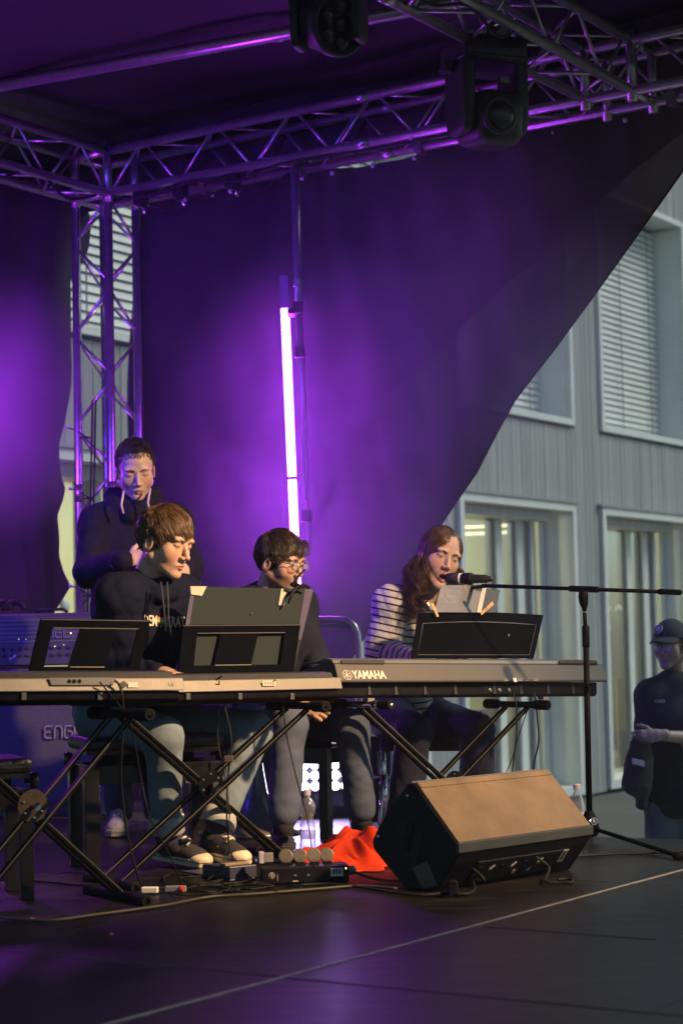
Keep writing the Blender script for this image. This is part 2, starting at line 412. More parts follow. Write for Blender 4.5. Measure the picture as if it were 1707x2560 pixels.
while u<U1:
    segs=[]
    segs.append((ZHEAD,ZSILL-.05))
    if not inany(u+bw/2,drs): segs.append((GZ,ZHEAD))
    if not inany(u+bw/2,ups): segs.append((ZSILL-.05,8.4))
    else: segs.append((ZTOP,8.4))
    if len(segs)==3: segs=[(GZ,8.4)] if not inany(u+bw/2,ups) and not inany(u+bw/2,drs) else [(GZ,ZSILL-.05),(ZTOP,8.4)]
    for (a,b_) in segs:
        pr=random.uniform(0,.005)
        key=(round(b_-a,2)); 
        m=random.choice([BW,BW,BW2,BW3])
        o=put('board', fbox(u+.0035,u+bw-.0035,a,b_,-.06,pr), m, bld)
    u+=bw; i+=1
def frame(u0,u1,z0,z1,fw,o0,o1,parent,nm='frame',sill=None):
    put(nm, cat(fbox(u0,u0+fw,z0,z1,o0,o1),fbox(u1-fw,u1,z0,z1,o0,o1),fbox(u0+fw,u1-fw,z1-fw,z1,o0,o1),fbox(u0+fw,u1-fw,z0,z0+(sill or fw),o0,o1)), FR, parent, bevel=.004)
INT=mat('interior_wall',(.42,.43,.28),.8,0,.1,2); INTG=mat('interior_floor',(.32,.29,.18),.6)
TUBEL=mat('fluorescent_tube',(1,1,1),.5,0,0,emit=(1,.93,.50),estr=2.2)
for (a,b_) in ups:
    wn=put('window', fbox(a+.06,b_-.06,ZSILL+.10,ZTOP-.1,-.40,-.37), GAP, bld)
    frame(a,b_,ZSILL-.02,ZTOP,.07,-.36,.045,wn,'window_frame')
    # splayed inner reveal on the far side
    put('reveal', prism([fb(b_-.075,ZSILL+.05,-.02),fb(b_-.075,ZSILL+.05,-.36),fb(b_-RV,ZSILL+.05,-.36)],UP*(ZTOP-ZSILL-.15)), FR, wn)
    z=ZSILL+.13
    if b_<-6.0-3 or a>5: pass
    vis=(b_>-9.5)
    while z<ZTOP-.12 and vis:
        c=fb((a+.08+b_-RV)/2,z,-.30); tilt=(BNo*.30-UP*.95).normalized()
        put('slat', box(c,D1,tilt,D1.cross(tilt),(b_-RV-a-.08)/2,.0355,.0018), SLT, wn)
        z+=.0755
    for t in (.2,.5,.86):
        put('blind_cord', fbox(lerp(a+.08,b_-RV,t)-.006,lerp(a+.08,b_-RV,t)+.006,ZSILL+.1,ZTOP-.1,-.262,-.255), GAP, wn)
FRG=mat('grey_white_panel',(.55,.60,.53),.55,0,.05,3)
def du(px): 
    p=onpl(px,1500,BP-BNo*.31,BNo); return ((p-BP).dot(D1)-dr[0][0])/wid
FRC=[(du(x0),du(x1),k) for x0,x1,k in ((1229,1240,'d'),(1241,1257,'w'),(1285,1292,'d'),(1293,1309,'w'),(1310,1327,'d'),(1328,1334,'w'),(1348,1362,'w'),(1362,1381,'g'))]
FRX=(du(1381),du(1385))
YEL=mat('yellow_door_panel',(.50,.43,.13),.5); DRK=mat('dark_gasket',(.05,.06,.065),.6)
for (a,b_) in drs:
    d=put('door', fbox(a+.1,b_-.3,ZHEAD-.19,ZHEAD-.09,-.40,-.10), mat('awning_box',(.45,.47,.46),.5), bld)
    frame(a,b_,GZ+.02,ZHEAD,.085,-.42,.05,d,'door_frame',sill=.10)
    put('lintel_trim', fbox(a-.06,b_+.06,ZHEAD+.002,ZHEAD+.03,-.02,.07), BW2, d)  # projecting timber strip over the door head
    w_=b_-a
    for (t0,t1,kind) in FRC:
        mm={'w':FR,'d':DRK,'g':FRG}[kind]; o0={'w':-.30,'d':-.335,'g':-.315}[kind]
        put('mullion', fbox(a+w_*t0,a+w_*t1,GZ+.1,ZHEAD-.10,o0-.04,o0), mm, d)
    put('door_leaf', fbox(a+w_*FRX[1],b_-.02,GZ+.08,ZHEAD-.10,-.30,-.26), FRG, d)
    put('pane', fbox(a+.085,a+w_*FRX[0],GZ+.12,ZHEAD-.10,-.335,-.330), GLS, d)
    put('yellow_panel', fbox(a+w_*du(1222),a+w_*du(1240),GZ+.12,.35,-.42,-.40), YEL, d)
    put('handle', ell(fb(a+w_*.40,1.15,-.27),D1,BNo,UP,(.05,.03,.05)), WHT, d, smooth=True)
    put('transom', fbox(a+.09,a+w_*.34,.92,.97,-.34,-.31), FR, d)
    put('lamp_box', fbox(a+.12,a+w_*.33,-.2,.9,-.8,-.75), INT, d)
# rooms behind the doors
put('interior', cat(fbox(U0,U1,GZ-.05,ZHEAD+.3,-3.6,-3.5),fbox(U0,U1,GZ-.1,GZ-.02,-3.5,-.55),fbox(U0,U1,ZHEAD+.3,ZHEAD+.35,-3.5,-.55)), INT, bld)
bld.children[0].location  # keep
# open the backing wall behind the doors: rebuild it as piers
wl=[c for c in bld.children if c.name=='wall'][0]; bpy.data.objects.remove(wl)
segs=[]; e=U0
for (a,b_) in sorted(drs):
    segs.append(fbox(e,a,GZ-.1,ZHEAD+.01,-.55,-.50)); e=b_
segs.append(fbox(e,U1,GZ-.1,ZHEAD+.01,-.55,-.50)); segs.append(fbox(U0,U1,ZHEAD+.01,8.5,-.55,-.50))
put('wall', cat(*segs), mat('wall_back',(.12,.13,.13),.9), bld)
for uu in (-8,-5,-2.5,0,2.5): lamp('room_light','POINT',fb(uu,1.7,-2.1),70,(1,.95,.60),shadow_soft_size=.2)
IP=BP-BNo*1.9
for (x0,x1,y0,y1) in ((1120,1219,1319,1316),(1120,1220,1336,1333),(1256,1276,1314,1313),(1256,1276,1331,1330),(1060,1100,1319,1318)):
    put('ceiling_tube', tube([onpl(x0,y0,IP,BNo),onpl(x1,y1,IP,BNo)],.013,8), TUBEL, bld)
# ------------------------------------------------------------ trusses
ZB, ZT = 3.375, 3.615
FP = W(280,1200,10.4); FP.z=0      # front foot of the rear corner column
def truss(name, label, a, b_, su, sv, bays=None, group='aluminium trusses of the stage roof', col=ALU, skip=()):
    """four chords at a, a+su, a+sv, a+su+sv, running to b; zigzag braces on the four faces"""
    a,b_,su,sv=V(a),V(b_),V(su),V(sv); t=thing(name,label,'truss',a,group); L=(b_-a).length
    n_=bays or max(1,round(L/.25)); d=(b_-a)/n_
    offs=[V((0,0,0)),su,su+sv,sv]
    for o in offs: put('chord', tube([a+o,b_+o],.025,12), col, t, smooth=True)
    for f in range(4):
        p,q=offs[f],offs[(f+1)%4]
        for i in range(n_):
            s0,s1=(p,q) if (i+f)%2==0 else (q,p)
            put('brace', tube([a+s0+d*(i+.08),a+s1+d*(i+.92)],.0085,7), col, t, smooth=True)
    k=max(1,int(L/2.0))
    for j in range(1,k+1):
        pt=d.normalized()*(j*2.0-.35)
        if pt.length<L-.1:
            for o in offs: put('coupler', tube([a+o+pt,a+o+pt+d.normalized()*.10],.0275,12), col, t, smooth=True)
    return t
h=.24
L0=FP-D2*h
truss('truss_column','upright aluminium truss column at the rear left corner behind the standing man',V((L0.x,L0.y,0)),V((L0.x,L0.y,ZB)),D2*h,D1*h,bays=13)
truss('roof_truss','long horizontal truss along the rear edge of the stage roof',V((FP.x,FP.y,ZB)),V((FP.x,FP.y,ZB))+D2*6.6,D1*h,UP*h,bays=26)
truss('roof_truss','side truss running off the left edge from the corner column',V((FP.x,FP.y,ZB)),V((FP.x,FP.y,ZB))-D1*3.0,-D2*h,UP*h,bays=12)
J=V((FP.x,FP.y,ZB))+D2*2.96
truss('roof_truss','middle roof truss carrying both moving head spotlights at the upper right',J-D1*.06,J-D1*4.2,D2*h,UP*h,bays=16)
J2=J+D1*h
# corner blocks with vertical posts
for (p,lab) in ((V((FP.x,FP.y,ZB)),'corner block of vertical posts joining the two trusses above the column'),(J,'corner block of vertical posts joining the rear and middle trusses')):
    t=thing('truss_corner',lab,'truss corner',p,'truss corner blocks')
    s=-1 if p is not J else 1
    for (x,y) in ((0,0),(s*h,0),(s*h,h),(0,h)):
        q=p+D2*x+D1*y; put('post', tube([q-UP*.05,q+UP*(h+.05)],.026,12), ALU, t, smooth=True)
    for z in (0,h): put('cross_bar', tube([p+UP*z,p+UP*z+D2*s*h,p+UP*z+D2*s*h+D1*h,p+UP*z+D1*h],.024,10), ALU, t, smooth=True)
# purlin under the tarpaulin
pa,pb=W(-80,228,9.62),W(1600,-92,7.3)
pb=pa+(W(740,78,8.7)-pa)*2.2
tag(put('roof_pipe', tube([pa,pb],.033,16), ALU, smooth=True, loc=pa),'smooth round aluminium pipe under the tarpaulin at the top left','pipe')
jn=pa+(W(700,85,8.75)-pa)
t_=put('pipe_sleeve', tube([W(690,88,8.78),W(712,84,8.74)],.036,16), ALU, bpy.data.objects['roof_pipe'], smooth=True)
# curtain pipe clamped under the rear truss
cpa=W(330,487,10.28); cpb=W(1760,218,8.05)
def onrear(px,py,off): return onpl(px,py,V((FP.x,FP.y,0))+D1*off,D1)
cpa,cpb=onrear(400,480,.30),onrear(1720,236,.30)
cp_=tag(put('curtain_pipe', tube([cpa,lerp(cpa,cpb,.5)+UP*.01,cpb],.024,12), ALU, smooth=True, loc=cpa),'thin pipe below the rear truss from which the black backdrop hangs','pipe')
random.seed(3)
for t in [.06,.12,.16,.2,.27,.31,.37,.42,.45,.53,.6,.66,.7,.78,.83,.9,.95]:
    p=lerp(cpa,cpb,t); tt=(cpb-cpa).normalized()
    rg=[p+(UP*math.cos(a_)+D1*math.sin(a_))*.032 for a_ in np.linspace(0,2*math.pi,12)]
    o=put('strap', tube(rg,.006,5), BLK, cp_)
    if random.random()<.55:
        put('ball', ell(p-UP*.075-D1*.02,D1,D2,UP,(.013,.013,.013),10,8), WHT, o, smooth=True); put('cord', tube([p-UP*.03,p-UP*.07],.003,5), BLK, o)
for s_ in (.5,1.15,1.9,2.35,3.3,4.1):
    p=V((FP.x,FP.y,ZB))+D2*s_+D1*.24; q=lerp(cpa,cpb,min(1,max(0,((p-cpa).dot((cpb-cpa).normalized()))/(cpb-cpa).length)))
    put('clamp', cat(tube([p,q],.009,6),box(p,D2,D1,UP,.022,.036,.036),box(q,D2,D1,UP,.022,.034,.034)), mat('clamp_metal',(.25,.25,.27),.4,.8), cp_, bevel=.003)

# ------------------------------------------------------------ roof tarpaulin and side walls
TARP=mat('black_tarpaulin',(.004,.004,.006),.65,0,.3,3,.25,14)
nx,ny=40,30; vs=[];fs=[]
for j in range(ny+1):
    for i in range(nx+1):
        s_=-2.6+9.5*i/nx; u_=.35-8.0*j/ny
        z=ZT+.20+.012*math.sin(i*1.3+j*.7)+.02*math.sin(i*.6-j*.31)+max(0,-u_-1.4)*.06-(.03 if abs(u_+1.1)<.3 else 0)
        p=V((FP.x,FP.y,0))+D2*s_+D1*u_; vs.append((p.x,p.y,z))
for j in range(ny):
    for i in range(nx): a=j*(nx+1)+i; fs.append((a,a+1,a+nx+2,a+nx+1))
tp=put('roof_tarpaulin',(vs,fs),TARP,smooth=True,loc=(FP.x,FP.y,ZT)); sm=tp.modifiers.new('thickness','SOLIDIFY'); sm.thickness=.004
tag(tp,'dark tarpaulin roof stretched over the stage trusses','roof cover')

vs=[];fs=[]
for i in range(61):
    s_=-2.6+9.6*i/60; p=V((FP.x,FP.y,0))+D2*s_+D1*(.352)
    zb=onpl(interp(s_,[-2.6,0,.6,3,7],[-400,280,500,1500,2600]),interp(s_,[-2.6,0,.6,3,7],[500,470,445,262,80]),V((FP.x,FP.y,0))+D1*.352,D1).z if -.2<s_<3.4 else (3.12)
    zb=3.40+.012*math.sin(s_*7)+.01*math.sin(s_*17)
    for j in range(5): vs.append((p.x+.01*math.sin(i*.9+j),p.y,lerp(ZT+.34,zb,j/4)))
for i in range(60):
    for j in range(4): a=i*5+j; fs.append((a,a+5,a+6,a+1))
put('rear_valance',(vs,fs),TARP,tp,smooth=True)
# ------------------------------------------------------------ mesh curtains
def scrim(name, dens, col=(.014,.014,.018)):
    m=bpy.data.materials.new(name); m.use_nodes=True; n=m.node_tree; b=n.nodes['Principled BSDF']
    b.inputs['Base Color'].default_value=(*col,1); b.inputs['Roughness'].default_value=.85; b.inputs['Specular IOR Level'].default_value=.3
    
    tc=n.nodes.new('ShaderNodeTexCoord'); no=n.nodes.new('ShaderNodeTexNoise'); no.inputs['Scale'].default_value=2.4; no.inputs['Detail'].default_value=6
    n.links.new(tc.outputs['Object'],no.inputs['Vector'])
    fine=n.nodes.new('ShaderNodeTexNoise'); fine.inputs['Scale'].default_value=260; fine.inputs['Detail'].default_value=2; n.links.new(tc.outputs['Object'],fine.inputs['Vector'])
    ad=n.nodes.new('ShaderNodeMath'); ad.operation='MULTIPLY_ADD'; ad.inputs[1].default_value=.35; n.links.new(fine.outputs['Fac'],ad.inputs[0]); 
    sc_=n.nodes.new('ShaderNodeMath'); sc_.operation='MULTIPLY'; sc_.inputs[1].default_value=.65; n.links.new(no.outputs['Fac'],sc_.inputs[0]); n.links.new(sc_.outputs[0],ad.inputs[2])
    mr=n.nodes.new('ShaderNodeMapRange'); mr.inputs[1].default_value=.35; mr.inputs[2].default_value=.65; mr.inputs[3].default_value=dens-.045; mr.inputs[4].default_value=min(1,dens+.05)
    n.links.new(ad.outputs[0],mr.inputs[0]); n.links.new(mr.outputs[0],b.inputs['Alpha'])
    bp=n.nodes.new('ShaderNodeBump'); bp.inputs['Strength'].default_value=.2; bp.inputs['Distance'].default_value=.01; n.links.new(no.outputs['Fac'],bp.inputs['Height']); n.links.new(bp.outputs[0],b.inputs['Normal'])
    return m
def cloth(fl, fr_, ft, fbm, p0, nrm, nx, ny, fold, off=0, t0=0.,t1=1.):
    vs=[];fs=[]
    for j in range(ny+1):
        for i in range(nx+1):
            s_=i/nx; t=j/ny; y=lerp(400,fbm,t); x=0
            for _ in range(6):
                x=lerp(fl(y),fr_(y),s_); y=lerp(ft(x),fbm,t)
            p=onpl(x,y,p0,nrm); vs.append(p+nrm*(fold(x,y)+off))
    for j in range(ny):
        for i in range(nx): a=j*(nx+1)+i; fs.append((a,a+nx+1,a+nx+2,a+1))
    return vs,fs
nrm=D1; p0=V((FP.x,FP.y,0))+D1*.33
top=lambda x: interp(x,[300,420,520,560,640,700,740,850,930,1000,1060,1120,1320,1480,1600,1707,1950],[500,494,480,470,452,432,428,418,410,398,386,357,326,300,268,247,200])
xl=lambda y: interp(y,[440,505,560,700,800,900,1000,1085,1300,2090],[352,354,357,349,342,338,332,326,322,318])
xr=lambda y: interp(y,[180,425,560,710,860,1000,1090,1180,1320,1470,1600,1700,1900,2090],[1930,1707,1612,1505,1395,1287,1238,1191,1095,1002,905,850,740,640])
def fold(x,y):
    k_=min(1,max(.08,(xr(y)-x)/260))
    return k_*(.018*math.sin(x*.021+y*.004)+.02*math.sin((x*.5+y)*.011)+.012*math.sin(x*.05-y*.012)+.03*math.sin(x*.006+2)*max(0,1-y/2300))
bd=thing('backdrop_curtain','large black mesh backdrop drawn down in a diagonal behind the performers','curtain',onpl(700,1200,p0,nrm))
put('mesh_sheet', cloth(xl,xr,top,2090,p0,nrm,110,90,fold), scrim('scrim_outer',1.0), bd, smooth=True)
xr2=lambda y: interp(y,[200,340,438,500,600,730,830,1000,1300,2090],[1900,1700,1575,1500,1400,1250,1130,960,800,560])
put('doubled_sheet', cloth(xl,xr2,top,2090,p0,nrm,90,80,fold,off=-.012), scrim('scrim_inner',.90), bd, smooth=True)
hem=[onpl(xr(y),y,p0,nrm)+nrm*(fold(xr(y),y)-.002) for y in range(250,2080,30)]
put('hem', tube(hem,.006,6), BLK, bd, smooth=True)
# left curtain hangs from the side truss
p1=V((FP.x,FP.y,0))-D2*.42
ltop=lambda x: interp(x,[-900,0,120,200,240],[180,440,455,470,480])
lxr=lambda y: interp(y,[440,520,560,620,680,692,740,860,960,1055,1110,1180,1222,1250,1290,1340,1390,1430,1465,1500,1535,1620],[232,228,236,232,206,190,188,180,182,172,160,166,175,168,152,153,150,160,176,160,140,100])
lf=lambda x,y: .022*math.sin(x*.045+y*.003)+.02*math.sin((x+y)*.013)
tag(put('side_curtain', cloth(lambda y:-900,lxr,ltop,1700,p1,D2,90,90,lf), scrim('scrim_left',1.05), smooth=True, loc=onpl(100,1000,p1,D2)),'black side curtain with scalloped edge left of the truss column','curtain')
for y in (1070,1222,1465):
    a=onpl(lxr(y)-2,y,p1,D2)+D2*.01; b_=W(lxr(y)+46,y+22,10.38)
    t=thing('bungee_tie',{1070:'upper bungee tie with ball at the curtain edge',1222:'middle bungee tie with white ball beside the standing man',1465:'lowest bungee tie with white ball just above the amplifier'}[y],'bungee tie',a,'bungee ties lashing the side curtain')
    put('ball', ell(a,D1,D2,UP,(.012,.012,.012),10,8), WHT, t, smooth=True)
    put('cord', tube([a,lerp(a,b_,.5)+UP*.01,b_,b_+V((.03,-.03,-.01)),lerp(a,b_,.7)-UP*.02],.0045,5), BLK, t)
# black power cable hanging along the column
for k,(x0,x1,lab) in enumerate(((232,222,'black cable hanging in front of the left column tube, left one'),(240,232,'black cable hanging in front of the left column tube, right one'))):
    tag(put('hanging_cable', tube([W(x0,1000,10.3),W(x0-4,1200,10.3),W(x1,1400,10.3),W(x1-6,1700,10.3)],.006,6), CAB, smooth=True, loc=W(x0,1000,10.3)),lab,'cable')
# haze
hz=put('haze', abox(-15,15,-5,31,GZ-1.35,9.5), mat('haze_mat',(1,1,1)), kind='stuff'); 
hm=hz.data.materials[0]; n=hm.node_tree; n.nodes.clear(); pv=n.nodes.new('ShaderNodeVolumePrincipled'); ho=n.nodes.new('ShaderNodeOutputMaterial')
pv.inputs['Density'].default_value=.0018; pv.inputs['Color'].default_value=(.90,.92,1,1); pv.inputs['Anisotropy'].default_value=.2; n.links.new(pv.outputs[0],ho.inputs['Volume'])

sm_=V((FP.x,FP.y,0))+D2*.75-D1*.42+UP*1.65
smk=put('stage_smoke', smooth_box0(sm_,D2,D1,UP,2.5,.62,1.62), mat('smoke_mat',(1,1,1)), kind='stuff', smooth=True)
hm=smk.data.materials[0]; n=hm.node_tree; n.nodes.clear(); pv=n.nodes.new('ShaderNodeVolumePrincipled'); ho=n.nodes.new('ShaderNodeOutputMaterial')
pv.inputs['Density'].default_value=.02; pv.inputs['Color'].default_value=(.92,.93,1,1); pv.inputs['Anisotropy'].default_value=.1; n.links.new(pv.outputs[0],ho.inputs['Volume'])

def cloud(name,c,r,dens,seed):
    o=put(name, ell(c,(1,0,0),(0,1,0),(0,0,1),r,24,14), mat(name+'_mat%d'%seed,(1,1,1)), kind='stuff', loc=c, smooth=True)
    n=o.data.materials[0].node_tree; n.nodes.clear(); pv=n.nodes.new('ShaderNodeVolumePrincipled'); ho=n.nodes.new('ShaderNodeOutputMaterial')
    tc=n.nodes.new('ShaderNodeTexCoord'); mp=n.nodes.new('ShaderNodeMapping'); mp.inputs['Scale'].default_value=(1/r[0],1/r[1],1/r[2]); gr=n.nodes.new('ShaderNodeTexGradient'); gr.gradient_type='SPHERICAL'
    n.links.new(tc.outputs['Object'],mp.inputs[0]); n.links.new(mp.outputs[0],gr.inputs[0])
    no=n.nodes.new('ShaderNodeTexNoise'); no.inputs['Scale'].default_value=2.2; no.inputs['Detail'].default_value=3; n.links.new(tc.outputs['Object'],no.inputs['Vector'])
    mr=n.nodes.new('ShaderNodeMapRange'); mr.inputs[1].default_value=.3; mr.inputs[2].default_value=.7; mr.inputs[3].default_value=.45; mr.inputs[4].default_value=1.5; n.links.new(no.outputs['Fac'],mr.inputs[0])
    m1=n.nodes.new('ShaderNodeMath'); m1.operation='MULTIPLY'; n.links.new(gr.outputs['Fac'],m1.inputs[0]); n.links.new(mr.outputs[0],m1.inputs[1])
    m2=n.nodes.new('ShaderNodeMath'); m2.operation='MULTIPLY'; m2.inputs[1].default_value=dens; n.links.new(m1.outputs[0],m2.inputs[0]); n.links.new(m2.outputs[0],pv.inputs['Density'])
    pv.inputs['Color'].default_value=(.95,.95,1,1); pv.inputs['Anisotropy'].default_value=.1; n.links.new(pv.outputs[0],ho.inputs['Volume'])
    return o
cloud('added_haze',onpl(790,1180,V((FP.x,FP.y,0))+D1*-.10,D1),(.85,.33,1.25),1.1,1)  # extra haze, added so the light bar's glow spreads
cloud('added_haze',W(1150,700,9.0),(1.0,.4,1.0),.6,2)  # extra haze, added to grey the right side of the backdrop
cloud('added_haze',W(-10,1010,9.45),(.55,.35,.75),1.2,3)  # extra haze, added to glow round the purple wash lamp

# clutter on the trusses
rb=V((FP.x,FP.y,ZB))
def hang(name,label,pts,r,m=None):
    P=[V(q) for q in pts]; out=[]
    for i in range(len(P)-1):
        a,b_,c,d=P[max(i-1,0)],P[i],P[i+1],P[min(i+2,len(P)-1)]
        for k in range(6):
            t=k/6; out.append(.5*((2*b_)+(c-a)*t+(2*a-5*b_+4*c-d)*t*t+(3*b_-a-3*c+d)*t**3))
    out.append(P[-1]); return tag(put(name,tube(out,r,7),m or CAB,smooth=True,loc=P[0]),label,'cable')
hang('truss_cable','black cable draped along the lower chord of the rear truss from the corner',[rb-UP*.03+D2*.05-D1*.02,rb-UP*.07+D2*.3-D1*.03,rb-UP*.035+D2*.62-D1*.03,rb-UP*.08+D2*.95-D1*.03,rb-UP*.03+D2*1.25-D1*.03,rb-UP*.05+D2*1.9-D1*.03,rb-UP*.03+D2*2.6-D1*.03],.008)
hang('truss_cable','second black cable sagging under the rear truss just right of the corner',[rb+D1*.2+D2*.1-UP*.03,rb+D1*.2+D2*.32-UP*.14,rb+D1*.2+D2*.6-UP*.05,rb+D1*.2+D2*.8-UP*.12,rb+D1*.2+D2*1.1-UP*.02],.007)
hang('truss_cable','black cable wound inside the side truss left of the corner',[rb-D1*.1-UP*.03,rb-D1*.35-UP*.09,rb-D1*.6+UP*.02,rb-D1*.9-UP*.08,rb-D1*1.4-UP*.02,rb-D1*2.2-UP*.06],.008)
hang('truss_cable','cable hanging from the middle truss beside the right moving head light',[J-D1*1.1+UP*.02+D2*.24,J-D1*1.3-UP*.08+D2*.24,J-D1*1.55-UP*.02+D2*.24,J-D1*1.9-UP*.10+D2*.24,J-D1*2.3+UP*.0+D2*.24],.007)
for k,(s_,lab) in enumerate(((.22,'dark clamp block below the corner, nearest the column'),(.50,'dark clamp block on the rear truss, second from the corner'),(.86,'dark clamp block on the rear truss, third from the corner'))):
    q=rb+D2*s_-UP*.05+D1*.02; t_=thing('truss_clamp',lab,'clamp',q,'clamps under the rear truss')
    put('clamp_body', box(q,D2,D1,UP,.035,.03,.045), BLK, t_, bevel=.006); put('clamp_bolt', tube([q-UP*.03,q-UP*.10+D2*.03],.008,8), CHR, t_, smooth=True); put('safety_loop', tube([q+UP*.02,q-UP*.06+D2*.06,q-UP*.09+D2*.02,q-UP*.05-D2*.03,q+UP*.02],.003,5), CHR, t_)
# ============================================================ KEYBOARDS AND STANDS
def prof_ext(prof, A, B, n=None, up=UP):
    """profile points (n toward camera, z) swept from A to B"""
    n=n or KN; return prism([V(A)+n*a+up*z for a,z in prof], V(B)-V(A))
def kb_frame(A,B):
    d=(B-A).normalized(); n=V((d.y,-d.x,0)).normalized(); return d,n,d.cross(n)*-1 if d.cross(n).z<0 else d.cross(n)
# --- wide stage piano on the right
A=W(836,1746,7.62); B=W(1492,1741,8.36); kd,kn,ku=kb_frame(A,B); L=(B-A).length
yam=thing('digital_piano','wide grey digital piano with white logo on its back in front of the singer','keyboard',A,'electronic keyboards in a row')
lowc=[(-.30,.0),(-.012,.0),(.0,.012),(.0,.062),(-.31,.062)]
put('lower_case', prof_ext(lowc,A+kd*.0,B-kd*.0,kn,ku), BLK, yam, bevel=.004)
put('case', prof_ext([(-.33,.064),(.034,.064),(.036,.072),(.006,.138),(.004,.140),(-.05,.146),(-.12,.135),(-.33,.10)],A-kd*.004,B+kd*.03,kn,ku), PANEL, yam, bevel=.003)
put('top_trim', prof_ext([(-.30,.139),(.0045,.1415),(-.006,.157),(-.05,.162),(-.12,.150)],A-kd*.01,B+kd*.005,kn,ku), mat('grey_trim',(.10,.098,.093),.5,0,.06,30), yam, bevel=.003)
sl=V((0,0,0))
pd=(ku*.066-kn*.030).normalized(); pn=kd.cross(pd)
def onpanel(px,py,lift=.0012):
    q=onpl(px,py,A+kn*.0365+ku*.071,pn); return q+pn*lift
for (x0,x1) in ((852,960),(1396,1490)):
    put('speaker_grille', box(onpanel((x0+x1)/2,1656,.004),kd,pd,pn,(onpanel(x1,1656)-onpanel(x0,1656)).length/2,.0085,.003), mat('grille_cloth',(.03,.03,.032),.8), yam, bevel=.002)
LOGO=mat('logo_silver',(.62,.58,.50),.4,0,0)
text('maker_name','YAMAHA',onpanel(922,1688),kd,pd,.034,LOGO,yam,xs=.80,off=.035)
c=onpanel(867,1688); R=.021
put('maker_emblem', cat(tube([c+(kd*math.cos(a)+pd*math.sin(a))*R for a in np.linspace(0,2*math.pi,25)],.0016,5,False),
  *[box(c+(kd*math.cos(a)+pd*math.sin(a))*.009,(kd*math.cos(a)+pd*math.sin(a)),(-kd*math.sin(a)+pd*math.cos(a)),pn,.0085,.0014,.0006) for a in [math.pi/2+k*math.pi/3 for k in range(6)]],
  *[box(c+(kd*math.cos(a)+pd*math.sin(a))*.013,(-kd*math.sin(a)+pd*math.cos(a)),(kd*math.cos(a)+pd*math.sin(a)),pn,.005,.0012,.0006) for a in [math.pi/2+k*2*math.pi/3 for k in range(3)]]), LOGO, yam)
for (x,wd,kind) in ((1267,.020,0),(1286,.022,1),(1300,.020,0),(1318,.026,0),(1340,.012,0)):
    if kind: put('sticker', box(onpanel(x,1700),kd,pd,pn,.009,.009,.0003), WHT, yam)
    else: put('port_label', cat(*[box(onpanel(x+dx,1700+dy),kd,pd,pn,.0022,.0011,.0003) for dx in range(-5,7,4) for dy in (-2,2)]), LOGO, yam)
for x in (925,990,1062,1137,1235,1302,1370,1434):
    q=W(x,1728,lerp(7.6,8.34,(x-836)/656)); q=A+kd*((q-A).dot(kd))+ku*.036+kn*.0
    put('rib', prism([q-kd*.008-ku*.022+kn*.009,q+kd*.008-ku*.022+kn*.009,q+kd*.004+ku*.022+kn*.003,q-kd*.004+ku*.022+kn*.003],-kn*.012), mat('rib_black',(.022,.022,.026),.5), yam)
for x in (967,1085,1380):
    q=A+kd*((x-836)/656*L)+ku*.045
    put('vent', cat(*[box(q+kd*k*.010,kd,ku,kn,.0035,.0035,.0015) for k in range(9)]), mat('vent_dark',(.004,.004,.005),.9), yam)
q=A+kd*(L*.62)+ku*.030; put('jack_panel', box(q,kd,ku,kn,.11,.016,.003), BLKG, yam)
for k in range(3): put('jack', lathe(q+kd*(-.07+.05*k),kn,[(.007,0),(.007,.007),(.004,.007)],10), CHR, yam, smooth=False)
put('foot', box(A+kd*(L*.78)-ku*.006,kd,kn,ku,.016,.02,.006), mat('grey_rubber',(.2,.2,.2),.7), yam)
put('foot', box(A+kd*(L*.12)-ku*.006,kd,kn,ku,.016,.02,.006), mat('grey_rubber',(.2,.2,.2),.7), yam)
IV=mat('ivory_key',(.75,.74,.70),.3,0,.02); 
for k in range(52):
    put('white_key', box(A-kn*.345+kd*(.07+(L-.14)*(k+.5)/52)+ku*.085,kd,kn,ku,(L-.14)/104-.0006,.07,.006), IV, yam)
# music rest: curved top, dark
def board(name, pts, th, n, m, parent, bevel=.003): return put(name, prism([V(p) for p in pts], -n*th), m, parent, bevel=bevel)
def at(px,py,t0=836,t1=1492,back=.05):  # on the vertical plane set back from the rear edge
    return onpl(px,py,A-kn*back,kn)
tl=[at(x,1532-5*math.sin((x-1045)/313*math.pi)+ (x-1045)/313*5,back=.13) for x in np.linspace(1046,1358,12)]
bl=[at(1334,1645,back=.055),at(1028,1645,back=.055)]
rn=(bl[0]-bl[1]).cross(tl[5]-bl[1]).normalized(); rn = rn if rn.y<0 else -rn
REST=mat('rest_black',(.0025,.0035,.006),.8,0,.2,15,.08,200,spec=.02)
rest=board('music_rest', tl+bl, .008, rn, REST, yam, .002)
ins=[lerp(lerp(tl[0],bl[1],.24),lerp(tl[-1],bl[0],.24),t) for t in np.linspace(.045,.955,10)]
ins=[p+(-KN*0+UP*0.010*math.sin((k)/9*math.pi)) for k,p in enumerate(ins)]
ib=[lerp(lerp(tl[0],bl[1],.93),lerp(tl[-1],bl[0],.93),t) for t in (.955,.045)]
loop=ins+ib+[ins[0]]
put('rest_groove', tube([p+rn*.0008 for p in loop],.0018,5), mat('groove_edge',(.05,.05,.05),.4), rest)
put('scratch', box(at(1268,1592,back=.098)+rn*.006,(KD*.5+UP*.8),rn,(KD*.8-UP*.5),.011,.0006,.0012), WHT, rest)
